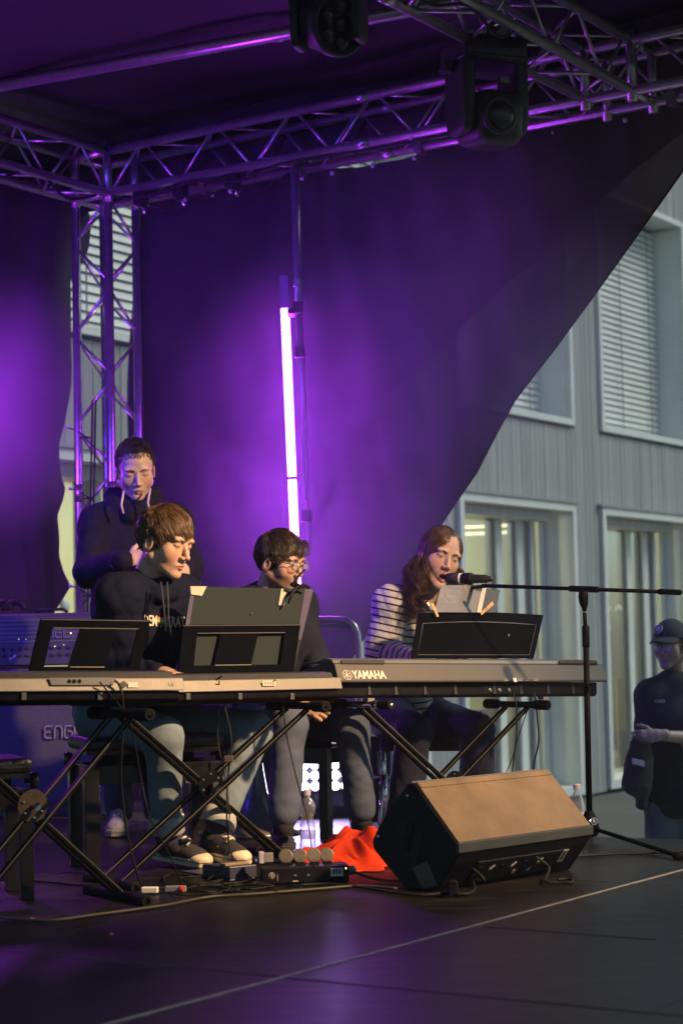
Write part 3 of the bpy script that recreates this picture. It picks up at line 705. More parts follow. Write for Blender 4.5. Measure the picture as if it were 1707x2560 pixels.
# sheets and notebook on the rest
def quad(name,pts,th,m,parent=None,label=None,cat_=None,bend=0,loc=None):
    P=[V(p) for p in pts]; nx,ny=8,6; n=(P[1]-P[0]).cross(P[3]-P[0]).normalized(); vs=[];fs=[]
    for side in (0,1):
        for j in range(ny+1):
            for i in range(nx+1):
                s_,t=i/nx,j/ny; p=lerp(lerp(P[0],P[1],s_),lerp(P[3],P[2],s_),t); vs.append(p+n*(bend*math.sin(s_*math.pi)*(1-t)+bend*.4*math.sin(t*5+s_*3)-side*th))
    N=(nx+1)*(ny+1)
    for j in range(ny):
        for i in range(nx):
            a=j*(nx+1)+i; fs.append((a,a+1,a+nx+2,a+nx+1)); fs.append((N+a,N+a+nx+1,N+a+nx+2,N+a+1))
    ring=[i for i in range(nx)]+[j*(nx+1)+nx for j in range(ny)]+[ny*(nx+1)+nx-i for i in range(nx)]+[(ny-j)*(nx+1) for j in range(ny)]
    for k in range(len(ring)): a,b_=ring[k],ring[(k+1)%len(ring)]; fs.append((b_,a,N+a,N+b_))
    o=put(name,(vs,fs),m,parent,smooth=False,loc=P[0] if parent is None else None)
    if label: tag(o,label,cat_)
    return o
FILM=mat('clear_sleeve',(.19,.20,.23),.22,0,.12,12,.3,30,coat=.6)
slv=quad('sheet_sleeve',[at(1103,1463,back=.16),at(1213,1461,back=.16),at(1196,1531,back=.122),at(1084,1531,back=.122)],.0012,FILM,label='clear plastic sleeve holding sheet music below the microphone',cat_='sheet sleeve',bend=.004)
hs=quad('hole_strip',[at(1206,1461,back=.158),at(1217,1461,back=.158),at(1202,1531,back=.119),at(1191,1531,back=.119)],.001,mat('strip_white',(.55,.55,.52),.5),slv)
for k in range(6): 
    q=at(1212-k*2.4,1471+k*10.5,back=.156-.006*k); put('punch_hole', lathe(q-KN*-.001,KN,[(.0032,0),(.0032,.0012)],8), BLK, hs)
nb=quad('notebook',[at(1196,1474,back=.185),at(1246,1478,back=.185),at(1234,1534,back=.135),at(1190,1534,back=.135)],.012,mat('notebook_black',(.02,.02,.024),.5),label='black notebook leaning behind the plastic sleeve on the music rest',cat_='notebook')
def peg(p0_,p1_,lab,nrm):
    d=(V(p1_)-V(p0_)); Ld=d.length; d.normalize(); s=d.cross(nrm).normalized()
    t=thing('clothes_peg',lab,'clothes peg',p0_,'wooden clothes pegs on the music rest')
    put('peg_leg', prism([V(p0_)-s*.004,V(p0_)+s*.001,V(p1_)+s*.0005,V(p1_)-s*.007],nrm*.009), WOODP, t, bevel=.001)
    put('peg_leg', prism([V(p0_)+s*.0015,V(p0_)+s*.006,V(p1_)+s*.009,V(p1_)+s*.002],nrm*.009), WOODP, t, bevel=.001)
    m_=lerp(V(p0_),V(p1_),.45); put('spring', tube([m_-s*.007+nrm*.005,m_+nrm*.011,m_+s*.007+nrm*.005],.0014,6), CHR, t)
peg(at(1199,1535,back=.105),at(1229,1507,back=.13),'wooden clothes peg clipped diagonally at the right edge of the sleeve',KN)
peg(at(1091,1542,back=.10),at(1076,1509,back=.125),'wooden clothes peg clipped at the left edge of the sleeve beside the hair',KN)
quad('folded_card',[at(1066,1507,back=.15),at(1071,1505,back=.15),at(1081,1525,back=.13),at(1076,1526,back=.13)],.001,PAPER,label='small folded white card beside the left clothes peg',cat_='card')

# --- 61 key keyboards
def arranger(name,label,A,B,desc,dz=0):
    d,n,u=kb_frame(A,B); L=(B-A).length
    t=thing(name,label,'keyboard',A,'electronic keyboards in a row')
    put('lower_case', prof_ext([(-.30,0),(-.03,0),(-.006,.018),(.0,.045),(-.32,.045)],A,B,n,u), BLK, t, bevel=.004)
    put('case', prof_ext([(-.33,.046),(.012,.046),(.0,.088),(-.06,.090),(-.34,.065)],A-d*.004,B+d*.012,n,u), SILV, t, bevel=.003)
    put('top_panel', prof_ext([(-.31,.0835),(-.052,.0915),(-.004,.0895),(-.02,.108),(-.07,.112),(-.30,.085)],A+d*.015,B-d*.02,n,u), mat('dark_slate_panel',(.03,.034,.04),.5,0,.1,20), t, bevel=.003)
    for k in range(36):
        put('white_key', box(A-n*.40+d*(.06+(L-.12)*(k+.5)/36)+u*.062,d,n,u,(L-.12)/72-.0006,.07,.006), IV, t)
    return t,d,n,u,L
A1=W(-175,1768,5.86); B1=W(450,1760,6.36)
kb1,d1_,n1,u1,L1=arranger('arranger_keyboard','leftmost champagne coloured keyboard, nearest, with an empty open frame rest',A1,B1,'')
A2=W(270,1768,6.62); B2=W(846,1752,7.18)
kb2,d2_,n2,u2,L2=arranger('arranger_keyboard','middle champagne keyboard with the sheet covered rest, between the two others',A2,B2,'')
# jack recess, ports, labels
def onk(A,n,px,py,o=.006): return onpl(px,py,A+n*o,n)
rc=mat('recess_slate',(.09,.10,.11),.5)
put('port_recess', prism([onk(A1,n1,122,1694,.0075),onk(A1,n1,292,1694,.0075),onk(A1,n1,282,1713,.0115),onk(A1,n1,128,1713,.0115)][::1],n1*.003), rc, kb1, bevel=.001)
for x in (174,186,199): put('port', lathe(onk(A1,n1,x,1703,.0125),n1,[(.0065,0),(.0065,.003),(.003,.003)],10), BLKG, kb1)
put('serial_sticker', box(onk(A1,n1,333,1712,.0132),d1_,u1,n1,.018,.0085,.0006), PAPER, kb1)
put('round_sticker', lathe(onk(A1,n1,309,1711,.0132),n1,[(.011,0),(.011,.0008)],16), mat('sticker_dark',(.08,.08,.08),.5), kb1)
text('number_mark','14',onk(A1,n1,432,1708,.0138),d1_,u1,.018,mat('mark_pale',(.45,.44,.40),.6),kb1,xs=.8)
put('serial_sticker', box(onk(A2,n2,673,1708,.0135),d2_,u2,n2,.028,.009,.0006), PAPER, kb2)
for k in range(7): put('bar_mark', box(onk(A2,n2,662+k*4,1708,.0145),d2_,u2,n2,.0012,.006,.0003), BLK, kb2)
text('maker_name','CASIO',onk(A2,n2,790,1711,.014),d2_,u2,.008,rc,kb2) if False else None
for (K_,a,nn,dd,uu,xs_) in ((kb2,A2,n2,d2_,u2,(470,600,730)),(kb1,A1,n1,d1_,u1,(60,250))):
    for x in xs_: 
        q=onk(a,nn,x,1741,.002); put('rib', box(q,dd,uu,nn,.009,.012,.004), mat('rib_grey',(.06,.07,.075),.6), K_, bevel=.002)
# open frame rests (window cut outs)
def frame_rest(kb, C, pts_out, win, n, slots, m=REST):
    """pts_out TL,TR,BR,BL; win TL..BL in fractions; vertical bars at slots"""
    TL,TR,BR,BL=[V(p) for p in pts_out]; f=lambda s,t: lerp(lerp(TL,TR,s),lerp(BL,BR,s),t)
    s0,s1,t0,t1=win; th=.010
    def q(sa,sb,ta,tb): return prism([f(sa,ta),f(sb,ta),f(sb,tb),f(sa,tb)],-n*th)
    r=put('rest_frame', cat(q(0,1,0,t0),q(0,1,t1,1),q(0,s0,t0,t1),q(s1,1,t0,t1)), m, kb, bevel=.002)
    put('rest_edge', tube([f(s0,t0)+n*.001,f(s1,t0)+n*.001],.0018,5), mat('edge_grey',(.10,.10,.09),.4), r)
    put('rest_edge', tube([f(0.0,.02)+n*.001,f(1,.02)+n*.001],.0016,5), mat('edge_grey',(.10,.10,.09),.4), r)
    for (a_,b2) in slots:
        put('rest_panel', prism([f(a_+.02,t0),f(b2+.02,t0),f(b2-.01,t1),f(a_-.01,t1)],-n*.006), m, r)
        put('rest_edge', tube([f(a_,t1)+n*.002,f(b2-.01,t1)+n*.002],.0014,5), mat('edge_tan',(.30,.27,.2),.4), r)
    put('rest_foot', box(lerp(BL,BR,.5)-UP*.006,(BR-BL),n,UP,(BR-BL).length/2+.02,.02,.008), m, r, bevel=.002)
    return r,f
def pk(px,py,A_,n_,back): return onpl(px,py,A_-n_*back,n_)
rn1,f1=frame_rest(kb1,A1,[pk(104,1546,A1,n1,.17),pk(378,1550,A1,n1,.17),pk(345,1686,A1,n1,.10),pk(72,1686,A1,n1,.10)],(.125,.90,.17,.87),n1,[(.35,.68)])
rn2,f2=frame_rest(kb2,A2,[pk(458,1562,A2,n2,.18),pk(752,1560,A2,n2,.18),pk(735,1680,A2,n2,.12),pk(446,1684,A2,n2,.12)],(.125,.87,.18,.84),n2,[(.30,.62)])
# grey ring folder on the middle rest
FOLD=mat('grey_folder',(.020,.030,.032),.7,0,.08,8,.05,80,spec=.1); FOLD2=mat('folder_purple_edge',(.07,.06,.13),.6,spec=.15)
fd=thing('sheet_folder','large grey sheet music folder taped upright on the middle keyboard rest','folder',pk(630,1560,A2,n2,.20))
FA=[pk(478,1467,A2,n2,.25),pk(783,1473,A2,n2,.25),pk(748,1600,A2,n2,.185),pk(462,1600,A2,n2,.185)]
quad('cover',[FA[0],FA[1],pk(735,1672,A2,n2,.150),pk(448,1672,A2,n2,.150)],.004,FOLD,fd,bend=.002)
quad('side_margin',[FA[0]+n2*.003,pk(489,1467,A2,n2,.245),pk(468,1600,A2,n2,.178),pk(458,1600,A2,n2,.178)],.001,FOLD2,fd)
quad('side_margin',[pk(762,1473,A2,n2,.245),pk(783,1473,A2,n2,.245),pk(752,1600,A2,n2,.178),pk(741,1600,A2,n2,.178)],.001,FOLD2,fd)
TAPE=mat('masking_tape',(.36,.34,.27),.5,0,.15,40)
quad('tape',[pk(476,1466,A2,n2,.243),pk(517,1466,A2,n2,.243),pk(505,1490,A2,n2,.23),pk(478,1486,A2,n2,.23)],.001,TAPE,fd)
quad('tape',[pk(703,1472,A2,n2,.243),pk(719,1472,A2,n2,.243),pk(710,1513,A2,n2,.219),pk(696,1513,A2,n2,.219)],.001,TAPE,fd)
put('rivet', ell(pk(629,1534,A2,n2,.208),d2_,n2,UP,(.0035,.003,.0035),8,6), mat('brass',(.6,.45,.2),.3,1), fd)
# black spring clip on top of the folder
ck=thing('page_clamp','black plastic spring clamp gripping the top of the folder before the bespectacled man','clamp',pk(725,1480,A2,n2,.22))
CN=n2*.02
put('jaw', tube([pk(714,1508,A2,n2,.20)+CN,pk(722,1485,A2,n2,.21)+CN,pk(733,1469,A2,n2,.22)+CN,pk(750,1463,A2,n2,.22)+CN],[.004,.006,.008,.006],8), BLK, ck, smooth=True)
put('lever', tube([pk(726,1466,A2,n2,.22)+CN*.6,pk(735,1450,A2,n2,.22)+CN*.6,pk(747,1435,A2,n2,.22)+CN*.6,pk(759,1424,A2,n2,.22)+CN*.6],[.007,.006,.005,.0045],8), BLK, ck, smooth=True)
put('lever', tube([pk(722,1460,A2,n2,.22)+CN*.8,pk(740,1470,A2,n2,.22)+CN*.8,pk(757,1463,A2,n2,.22)+CN*.8,pk(767,1470,A2,n2,.22)+CN*.8],[.007,.007,.006,.0065],8), BLK, ck, smooth=True)
put('pivot', ell(pk(733,1461,A2,n2,.22)+CN*1.3,d2_,n2,UP,(.008,.008,.008)), BLKG, ck, smooth=True)
# ------------------------------------------------------------ X stands
BRASS=mat('brass_plate',(.035,.022,.009),.6,.2,.3,40)
def xstand(label, tl_, tr_, bl_, br_, n, blen=.36, flen=.46, plate=BLKM, pv=.5, tube_m=BLKM, chromebar=False, gap=.032):
    """tl_,tr_: centres of the support arms, bl_,br_: centres of the feet; n: arm direction"""
    tl_,tr_,bl_,br_=[V(p) for p in (tl_,tr_,bl_,br_)]
    t=thing('keyboard_stand',label,'keyboard stand',V(((bl_.x+br_.x)/2,(bl_.y+br_.y)/2,0)),'folding X stands under the keyboards')
    n=V(n).normalized()
    pv=(tr_-tl_).length/((tr_-tl_).length+(br_-bl_).length)
    for k,(a,b_) in enumerate(((tl_,br_),(tr_,bl_))):
        offs=(-gap,gap) if k==0 else (-gap*2.3,gap*2.3)
        for o in offs:
            put('leg', sqtube(a+n*o-UP*.012,b_+n*o+UP*.01,.026,.014,n), tube_m, t, bevel=.003)
            eu=(b_-a).normalized().cross(n).normalized(); eu=eu if eu.z>0 else -eu; put('leg_highlight', sqtube(a+n*(o+.0135)-UP*.012+eu*.0052,b_+n*(o+.0135)+UP*.01+eu*.0052,.0012,.0022,n), mat('leg_highlight_olive',(.10,.10,.07),.5,0), t)  # highlight along the leg's upper edge put in as a paler strip
    for a in (tl_,tr_):
        arm=put('support_arm', tube([a-n*blen*.5,a+n*blen*.5],.014,12), (CHR if chromebar and a is tl_ else tube_m), t, smooth=True)
        for e in (-1,1):
            put('foam_end', lathe(a+n*(e*(blen*.5-.085)),n*e,[(.019,0),(.021,.006),(.021,.080),(.017,.086),(.010,.086),(.009,.080)],14), RUB, arm, smooth=False)
    for a in (bl_,br_):
        ft=put('foot_tube', tube([a-n*flen*.5,a+n*flen*.5],.016,12), tube_m, t, smooth=True)
        for e in (-1,1):
            put('foot_cap', lathe(a+n*(e*(flen*.5-.07)),n*e,[(.018,0),(.022,.006),(.022,.070),(.018,.076),(.010,.076),(.009,.068)],14), RUB, ft)
    c=lerp(tl_,br_,pv); d=(tr_-bl_).normalized()
    pl=put('lock_plate', lathe(c+n*(gap*2.3+.010),n,[(.052,0),(.052,.004)],24), plate, t, bevel=.001)
    for a_ in range(6): 
        q=c+n*(gap*2.3+.0145)+(d*math.cos(a_)+UP.cross(n)*0+n.cross(d)*math.sin(a_))*.038
        put('rivet', lathe(q,n,[(.0045,0),(.0045,.002),(.001,.004)],8), CHR, pl)
    put('bolt', lathe(c-n*.09,n,[(.008,0),(.008,.20),(.013,.20),(.013,.212)],10), CHR, pl)
    return t
# right stand (its lower half is behind the monitor)
topR=W(1290,1761,8.08); topL=W(905,1761,7.72)
z=min(topR.z,topL.z)
fl=V((topL.x+.115,topL.y+.06,.022)); frr=V((topR.x-.12,topR.y-.06,.022))
xstand('black X stand carrying the wide digital piano, half hidden by the floor monitor',topL,topR,fl,frr,KN,blen=.42,chromebar=True)
put('arm_sleeve', lathe(topL+KN*.09,KN,[(.019,0),(.019,.05)],16), CHR, [c for c in bpy.data.objects if c.name.startswith('keyboard_stand') and c.parent is None][-1], smooth=True)
# middle stand
xstand('black X stand under the middle keyboard, its round lock plate by the blue jeans',W(310,1784,6.66),W(742,1764,7.12),W(278,2207,6.66),W(690,2135,7.28),KN,blen=.40,flen=.36,pv=.52)
# left stand
xstand('nearest black X stand at the left edge with a brown lock plate',W(-170,1797,5.95),W(300,1785,6.25),W(-125,2318,5.75),W(292,2237,6.3),KN,blen=.42,flen=.42,plate=BRASS,pv=.5)
# ============================================================ STAGE GEAR
# LED bar and telescopic pole
def em(name,col,s): return mat(name,(.8,.8,.8),.5,0,0,emit=col,estr=s)
LED=em('led_purple',(.48,.052,1.0),100); LEDOFF=mat('led_housing',(.06,.05,.09),.35,0,.1)
cn_=D1*-1
q0,q1=onpl(709,690,p0-D1*.115,nrm),onpl(742,1470,p0-D1*.115,nrm)
ax=(q1-q0); Lb=ax.length; ax.normalize(); side=V((1,0,0)); fwd=side.cross(ax).normalized(); fwd=fwd if fwd.y<0 else -fwd; side=ax.cross(fwd)
lb=thing('led_bar','tall glowing white purple light bar standing behind the bespectacled man','light bar',q1)
def pt(y): return lerp(q0,q1,(y-690)/780)
put('housing', box(pt(1080)-fwd*.012,ax,side,fwd,(pt(1470)-pt(690)).length/2+.01,.008,.007), LEDOFF, lb, bevel=.003)
def seg(y0,y1,m,nm): 
    a,b_=pt(y0),pt(y1); return put(nm, box((a+b_)/2+fwd*.004,ax,side,fwd,(b_-a).length/2,.0215,.0075), m, lb)
seg(690,772,mat('unlit_diffuser',(.22,.17,.32),.4,0,.05),'unlit_section')
# first lit pixels read one by one
ys=[774+k*6.4 for k in range(14)]
for k,y in enumerate(ys): seg(y,y+3.4+k*.16,LED,'pixel')
seg(864,1193,LED,'lit_section'); seg(1202,1468,LED,'lit_section')
put('joint', box((pt(1193)+pt(1202))/2,ax,side,fwd,.009,.024,.006), BLK, lb)
pl=thing('telescopic_pole','slim metal pole hanging down from the rear truss beside the light bar','pole',W(775,1395,9.75))
PG=mat('pole_grey',(.34,.33,.37),.35,.7,.1)
P=[W(737,392,9.86),W(745,700,9.84),W(757,980,9.82),W(768,1250,9.80),W(775,1392,9.78)]
put('pole_tube', tube([P[0],P[1],W(747,770,9.79)],.0235,14), PG, pl, smooth=True)
put('inner_tube', tube([W(747,770,9.79),P[2],P[3]],.0175,12), PG, pl, smooth=True)
put('inner_tube', tube([P[3],P[4]],.011,10), PG, pl, smooth=True)
put('collar', tube([W(737,392,9.86),W(738,420,9.86)],.031,14), PG, pl); put('collar', tube([W(745,700,9.8),W(745,716,9.8)],.028,14), PG, pl)
for y in (770,880,1290): 
    x=interp(y,[392,700,980,1250,1392],[737,745,757,768,775]); c=W(x-4,y,9.74); put('clamp', box(c,side,fwd,UP,.028,.03,.030), BLK, pl, bevel=.005)
put('side_bracket', box(W(728,782,9.6),side,fwd,UP,.02,.06,.014), BLK, pl)

# matrix blinder on the floor
bl0=W(800,1925,9.35)
bt=thing('blinder_lamp','glowing square lamp panel with rows of round white bulbs on the floor behind the stool','stage lamp',V((bl0.x,bl0.y,0)))
bn=V((-.02,-1,0)).normalized(); bs=V((1,0,0))
put('housing', box(bl0+V((0,.05,0)),bs,bn,UP,.15,.04,.105), mat('lamp_housing',(.10,.09,.13),.5), bt, bevel=.006)
BULB=em('bulb_white',(.74,.66,1.0),8)
for r in range(4):
    for c in range(6):
        q=bl0+bs*(-.127+c*.0505)+UP*(.078-r*.052)+bn*.0
        put('bulb', lathe(q,bn,[(.0225,0),(.0225,.006),(.017,.014),(.006,.018)],16), BULB, bt, smooth=True)
        put('reflector', lathe(q,bn,[(.0245,0),(.0252,.004),(.0235,.005)],16), CHR, bt)
put('bracket', cat(box(bl0+V((-.17,.05,-.03)),bs,bn,UP,.006,.02,.12),box(bl0+V((.17,.05,-.03)),bs,bn,UP,.006,.02,.12),box(V((bl0.x,bl0.y+.05,.012)),bs,bn,UP,.18,.05,.010)), BLK, bt)
lamp('blinder_light','AREA',bl0+bn*.03,9,(.50,.36,1),bl0+bn*1+UP*.05,shape='RECTANGLE',size=.30,size_y=.2)
# dark flight case behind the lamp
fc=thing('equipment_case','dark low equipment case behind the red cloth and stool','case',W(900,2010,9.5))
put('case_body', box(W(900,1990,9.55),V((1,-.1,0)),V((.1,1,0)),UP,.30,.12,.10), mat('case_dark',(.05,.05,.075),.5,0,.2), fc, bevel=.006)
put('case_body_lid', box(W(900,1925,9.75),V((1,-.1,0)),V((.1,1,0)),UP,.33,.12,.06), mat('case_dark',(.05,.05,.075),.5,0,.2), fc, bevel=.006)

# bent tube railing
RL=mat('rail_metal',(.45,.44,.48),.3,.85,.1)
ra=[W(700,1552,9.25)]+[W(790,1549,9.2),W(840,1548,9.15),W(868,1552,9.12),W(885,1565,9.1),W(893,1585,9.1),W(896,1620,9.1),W(900,1800,9.1),W(905,2035,9.1)]
rl=thing('tube_railing','bent round metal railing standing between the bespectacled man and the singer','railing',V((ra[-1].x,ra[-1].y,0)))
put('rail_tube', tube(ra,.017,14), RL, rl, smooth=True)
put('fabric_panel', prism([W(700,1560,9.27),W(880,1560,9.14),W(888,1760,9.14),W(700,1760,9.27)],V((0,.01,0))), mat('rail_panel',(.30,.27,.36),.6), rl)

# pedestal with flared foot behind the jeans
pz=W(640,2090,8.35); pb_=V((pz.x,pz.y,0))
pe=thing('round_pedestal','grey pedestal with a flared round foot between the two seated men','pedestal',pb_)
put('flared_foot', lathe(pb_,UP,[(.20,0),(.20,.012),(.16,.03),(.10,.09),(.055,.18),(.036,.30),(.032,.44),(.032,.5)],32), mat('pedestal_grey',(.22,.21,.26),.3,.5,.1), pe, smooth=True)
put('seat_plate', lathe(pb_+UP*.5,UP,[(.03,0),(.15,.02),(.16,.05)],24), BLK, pe, smooth=True)

# chrome stool post behind the singer's bench
cs=W(959,2060,8.75); csb=V((cs.x,cs.y,0)); 
cp2=thing('drum_stool','chrome stool post with a wing nut left of the singer','stool',csb)
put('post', tube([csb,csb+UP*.45],.017,16), CHR, cp2, smooth=True); put('outer_post', tube([csb+UP*.02,csb+UP*.22],.021,16), CHR, cp2, smooth=True)
put('wing_nut', cat(ell(csb+V((-.035,-.01,.21)),V((1,0,0)),V((0,1,0)),UP,(.012,.008,.010)),tube([csb+V((-.03,-.01,.21)),csb+V((.03,-.01,.21))],.005,6),ell(csb+V((.035,-.01,.21)),V((1,0,0)),V((0,1,0)),UP,(.013,.008,.014))), CHR, cp2, smooth=True)
for a_ in (.4,2.5,4.6): put('leg', tube([csb+UP*.2,csb+V((math.cos(a_)*.2,math.sin(a_)*.2,.012))],.008,8), CHR, cp2, smooth=True)
put('cushion', lathe(csb+UP*.45,UP,[(.15,0),(.17,.03),(.16,.07),(.05,.085)],24), BLK, cp2, smooth=True)

# floor monitor
p=V((.70,-.71,0)).normalized(); lv=V((.71,.70,0)).normalized()
Bm=Fl(1090,2228); Bm.z=0
mon=thing('floor_monitor','black wedge floor monitor with a scuffed tan lit face, in front of the digital piano','speaker',Bm)
def mp_(nn,z,s=0): return Bm+p*nn+UP*z+lv*s
LM=.705
prof=[(0,.0),(.085,.10),(.106,.130),(.106,.155),(-.085,.351),(-.115,.354),(-.20,.275),(-.262,.20),(-.295,.150),(-.29,.12),(-.146,0)]
MB=mat('monitor_black',(.010,.010,.013),.5,0,.25,20,.2,250,spec=.2)
def mprof(s,inset=0,pr=prof):
    cx=sum(a for a,_ in pr)/len(pr); cz=sum(z for _,z in pr)/len(pr)
    return [mp_(cx+(a-cx)*(1-inset),cz+(z-cz)*(1-inset),s) for a,z in pr]
SG=mat('side_grey',(.075,.072,.078),.45,0,.15,30,.25,300)
put('cabinet', prism(mprof(.028),lv*(LM-.056)), MB, mon, bevel=.003)
# cheeks: raised rim and recessed dark centre
for s_,sgn in ((0,1),(LM-.03,-1)):
    put('side_cheek', prism(mprof(s_),lv*.03), MB, mon, bevel=.006)
# lighter rear rim band that runs from the top to the back corner, the purple lamp's rim light painted into its grey
put('lit_grille_rim', prism([mp_(-.117,.356,.02),mp_(-.202,.278,.02),mp_(-.264,.203,.02),mp_(-.298,.152,.02),mp_(-.290,.15,.02),mp_(-.255,.197,.02),mp_(-.196,.27,.02),mp_(-.112,.348,.02)],lv*(LM-.04)), SG, mon)
face=mat('monitor_face',(.125,.092,.055),.5,0,.2,9,.25,300,spec=.2)
fn_=face.node_tree; fb_=fn_.nodes['Principled BSDF']; tc=fn_.nodes.new('ShaderNodeTexCoord'); mpn=fn_.nodes.new('ShaderNodeMapping'); mpn.inputs['Rotation'].default_value=(.7,.4,.9); mpn.inputs['Scale'].default_value=(5,26,5)
ns=fn_.nodes.new('ShaderNodeTexNoise'); ns.inputs['Scale'].default_value=3.2; ns.inputs['Detail'].default_value=7; ns.inputs['Roughness'].default_value=.75
rs=fn_.nodes.new('ShaderNodeValToRGB'); rs.color_ramp.elements[0].position=.61; rs.color_ramp.elements[0].color=(0,0,0,1); rs.color_ramp.elements[1].position=.72; rs.color_ramp.elements[1].color=(.7,.7,.7,1)
mxx=fn_.nodes.new('ShaderNodeMixRGB'); mxx.inputs[2].default_value=(.24,.19,.13,1); o_=fb_.inputs['Base Color'].links[0].from_socket
fn_.links.new(tc.outputs['Object'],mpn.inputs[0]); fn_.links.new(mpn.outputs[0],ns.inputs['Vector']); fn_.links.new(ns.outputs['Fac'],rs.inputs[0]); fn_.links.new(rs.outputs[0],mxx.inputs[0]); fn_.links.new(o_,mxx.inputs[1]); fn_.links.new(mxx.outputs[0],fb_.inputs['Base Color'])
fa=V(mp_(.106,.155))-V(mp_(-.085,.351)); fnm=lv.cross(fa).normalized(); fnm = fnm if fnm.z>0 else -fnm
put('face_panel', prism([mp_(-.081,.349,.004)+fnm*.001,mp_(-.081,.349,LM-.004)+fnm*.001,mp_(.100,.163,LM-.004)+fnm*.001,mp_(.100,.163,.004)+fnm*.001],fnm*.004), face, mon, bevel=.0015)
put('top_ridge', prism([mp_(-.083,.351,.006)+fnm*.005,mp_(-.083,.351,LM-.01)+fnm*.005,mp_(-.066,.334,LM-.01)+fnm*.005,mp_(-.066,.334,.006)+fnm*.005],fnm*.0022), face, mon)
for k in range(9):
    t=.06+.11*k; put('screw', lathe(mp_(.1062,.143,LM*t),p,[(.0045,0),(.0045,.0015),(.002,.0025)],8), mat('screw_brass',(.45,.33,.18),.4,.6), mon)
put('edge_bar', box(mp_(.104,.148,LM/2),lv,p,UP,LM/2+.004,.006,.017), mat('bar_dark',(.03,.034,.034),.4,0,.2), mon, bevel=.003)
# side recess: handle pocket, bar and kick plate
ax_=-lv
put('handle_pocket', prism([mp_(-.175,.215,-.001),mp_(-.095,.245,-.001),mp_(-.055,.185,-.001),mp_(-.09,.06,-.001),mp_(-.13,.10,-.001)][::-1],-lv*.0015), mat('pocket_black',(.004,.004,.005),.6), mon)
put('handle', prism([mp_(-.118,.235,-.002),mp_(-.085,.226,-.002),mp_(-.118,.12,-.002),mp_(-.152,.135,-.002)],-lv*.008), MB, mon, bevel=.003)
put('kick_plate', prism([mp_(-.105,.068,-.001),mp_(-.035,.098,-.001),mp_(.008,.02,-.001),mp_(-.055,.003,-.001)],-lv*.004), mat('plate_olive',(.10,.095,.08),.5,0,.1), mon, bevel=.002)
for (a_,z_) in ((-.12,.31),(-.262,.165)): put('screw', lathe(mp_(a_,z_,-.0005),-lv,[(.006,0),(.006,.003),(.003,.0045)],10), CHR, mon)
put('base_rail', box(mp_(-.06,.012,LM/2+.02),lv,p,UP,LM/2-.06,.05,.012), SG, mon, bevel=.003)
# connection panel under the lip
rp=V((mp_(.106,.13)-mp_(0,0))).normalized(); rn_=lv.cross(rp).normalized(); rn_=rn_ if rn_.y<0 else -rn_
put('socket_panel', box(mp_(.048,.058,LM*.52)+rn_*.004,lv,rp,rn_,.24,.045,.004), BLKG, mon, bevel=.002)
for k,t in enumerate((.22,.30,.38,.46,.55,.66)):
    c=mp_(.055,.066,LM*t)+rn_*.009
    if k%2: put('slide', box(c,(lv+rp).normalized(),rp,rn_,.012,.0045,.002), mat('print_grey',(.25,.25,.27),.5), mon)
    else: put('socket', lathe(c,rn_,[(.013,0),(.013,.004),(.009,.004),(.009,-.004)],14), BLKG, mon)
for (t,hh) in ((.49,.035),(.60,.03)): put('port_label', box(mp_(.035,.04,LM*t)+rn_*.0095,lv,rp,rn_,.008,.008,.0004), mat('print_grey',(.25,.25,.27),.5), mon)
sk=put('barcode_sticker', box(mp_(.060,.072,LM*.83)+rn_*.0095,lv,rp,rn_,.013,.028,.0005), PAPER, mon)
for k in range(8): put('bar_mark', box(mp_(.060,.072,LM*.83)+rn_*.0102+rp*(-.019+k*.0055),lv,rp,rn_,.009,.0012+.0005*(k%3),.0003), BLK, sk)
def cable(name,label,pts,r=.0045,m=CAB,grp=None,fine=6):
    P=[V(q) for q in pts]; out=[]
    for i in range(len(P)-1):
        p0_,p1_,p2_,p3_=P[max(i-1,0)],P[i],P[i+1],P[min(i+2,len(P)-1)]
        for k in range(fine):
            t=k/fine; out.append(.5*((2*p1_)+(p2_-p0_)*t+(2*p0_-5*p1_+4*p2_-p3_)*t*t+(3*p1_-p0_-3*p2_+p3_)*t**3))
    out.append(P[-1]); return tag(put(name,tube(out,r,7),m,smooth=True,loc=P[0]),label,'cable',grp)
# plugs and leads at the monitor
f_=lambda x,y,z=.007: Fl(x,y,z)
pg=thing('power_plug','black plug standing at the lower left foot of the floor monitor','plug',f_(1130,2232))
put('plug_body', box(f_(1131,2222,.022),V((1,0,0)),V((0,1,0)),UP,.017,.022,.026), BLK, pg, bevel=.006)
put('plug_grip', box(f_(1131,2205,.05),V((1,0,0)),V((0,1,0)),UP,.012,.016,.006), BLK, pg, bevel=.003)
cable('power_cable','cable looping out of the left socket of the floor monitor',[mp_(.055,.075,LM*.16)+rn_*.012,mp_(.085,.05,LM*.17)+rn_*.03,f_(1184,2204,.02),f_(1186,2222),f_(1170,2234),f_(1140,2236)],.0055)
cable('signal_cable','cable looping from the right part of the monitor panel onto the floor',[mp_(.07,.085,LM*.60)+rn_*.01,mp_(.09,.06,LM*.64)+rn_*.03,f_(1362,2203,.012),f_(1400,2207),f_(1428,2206),f_(1424,2198),f_(1392,2199)],.005)
cable('signal_cable','long cable leading from the monitor plug leftwards over the dark floor',[f_(1116,2233),f_(1050,2238),f_(985,2232),f_(900,2218),f_(820,2210),f_(750,2213)],.005)

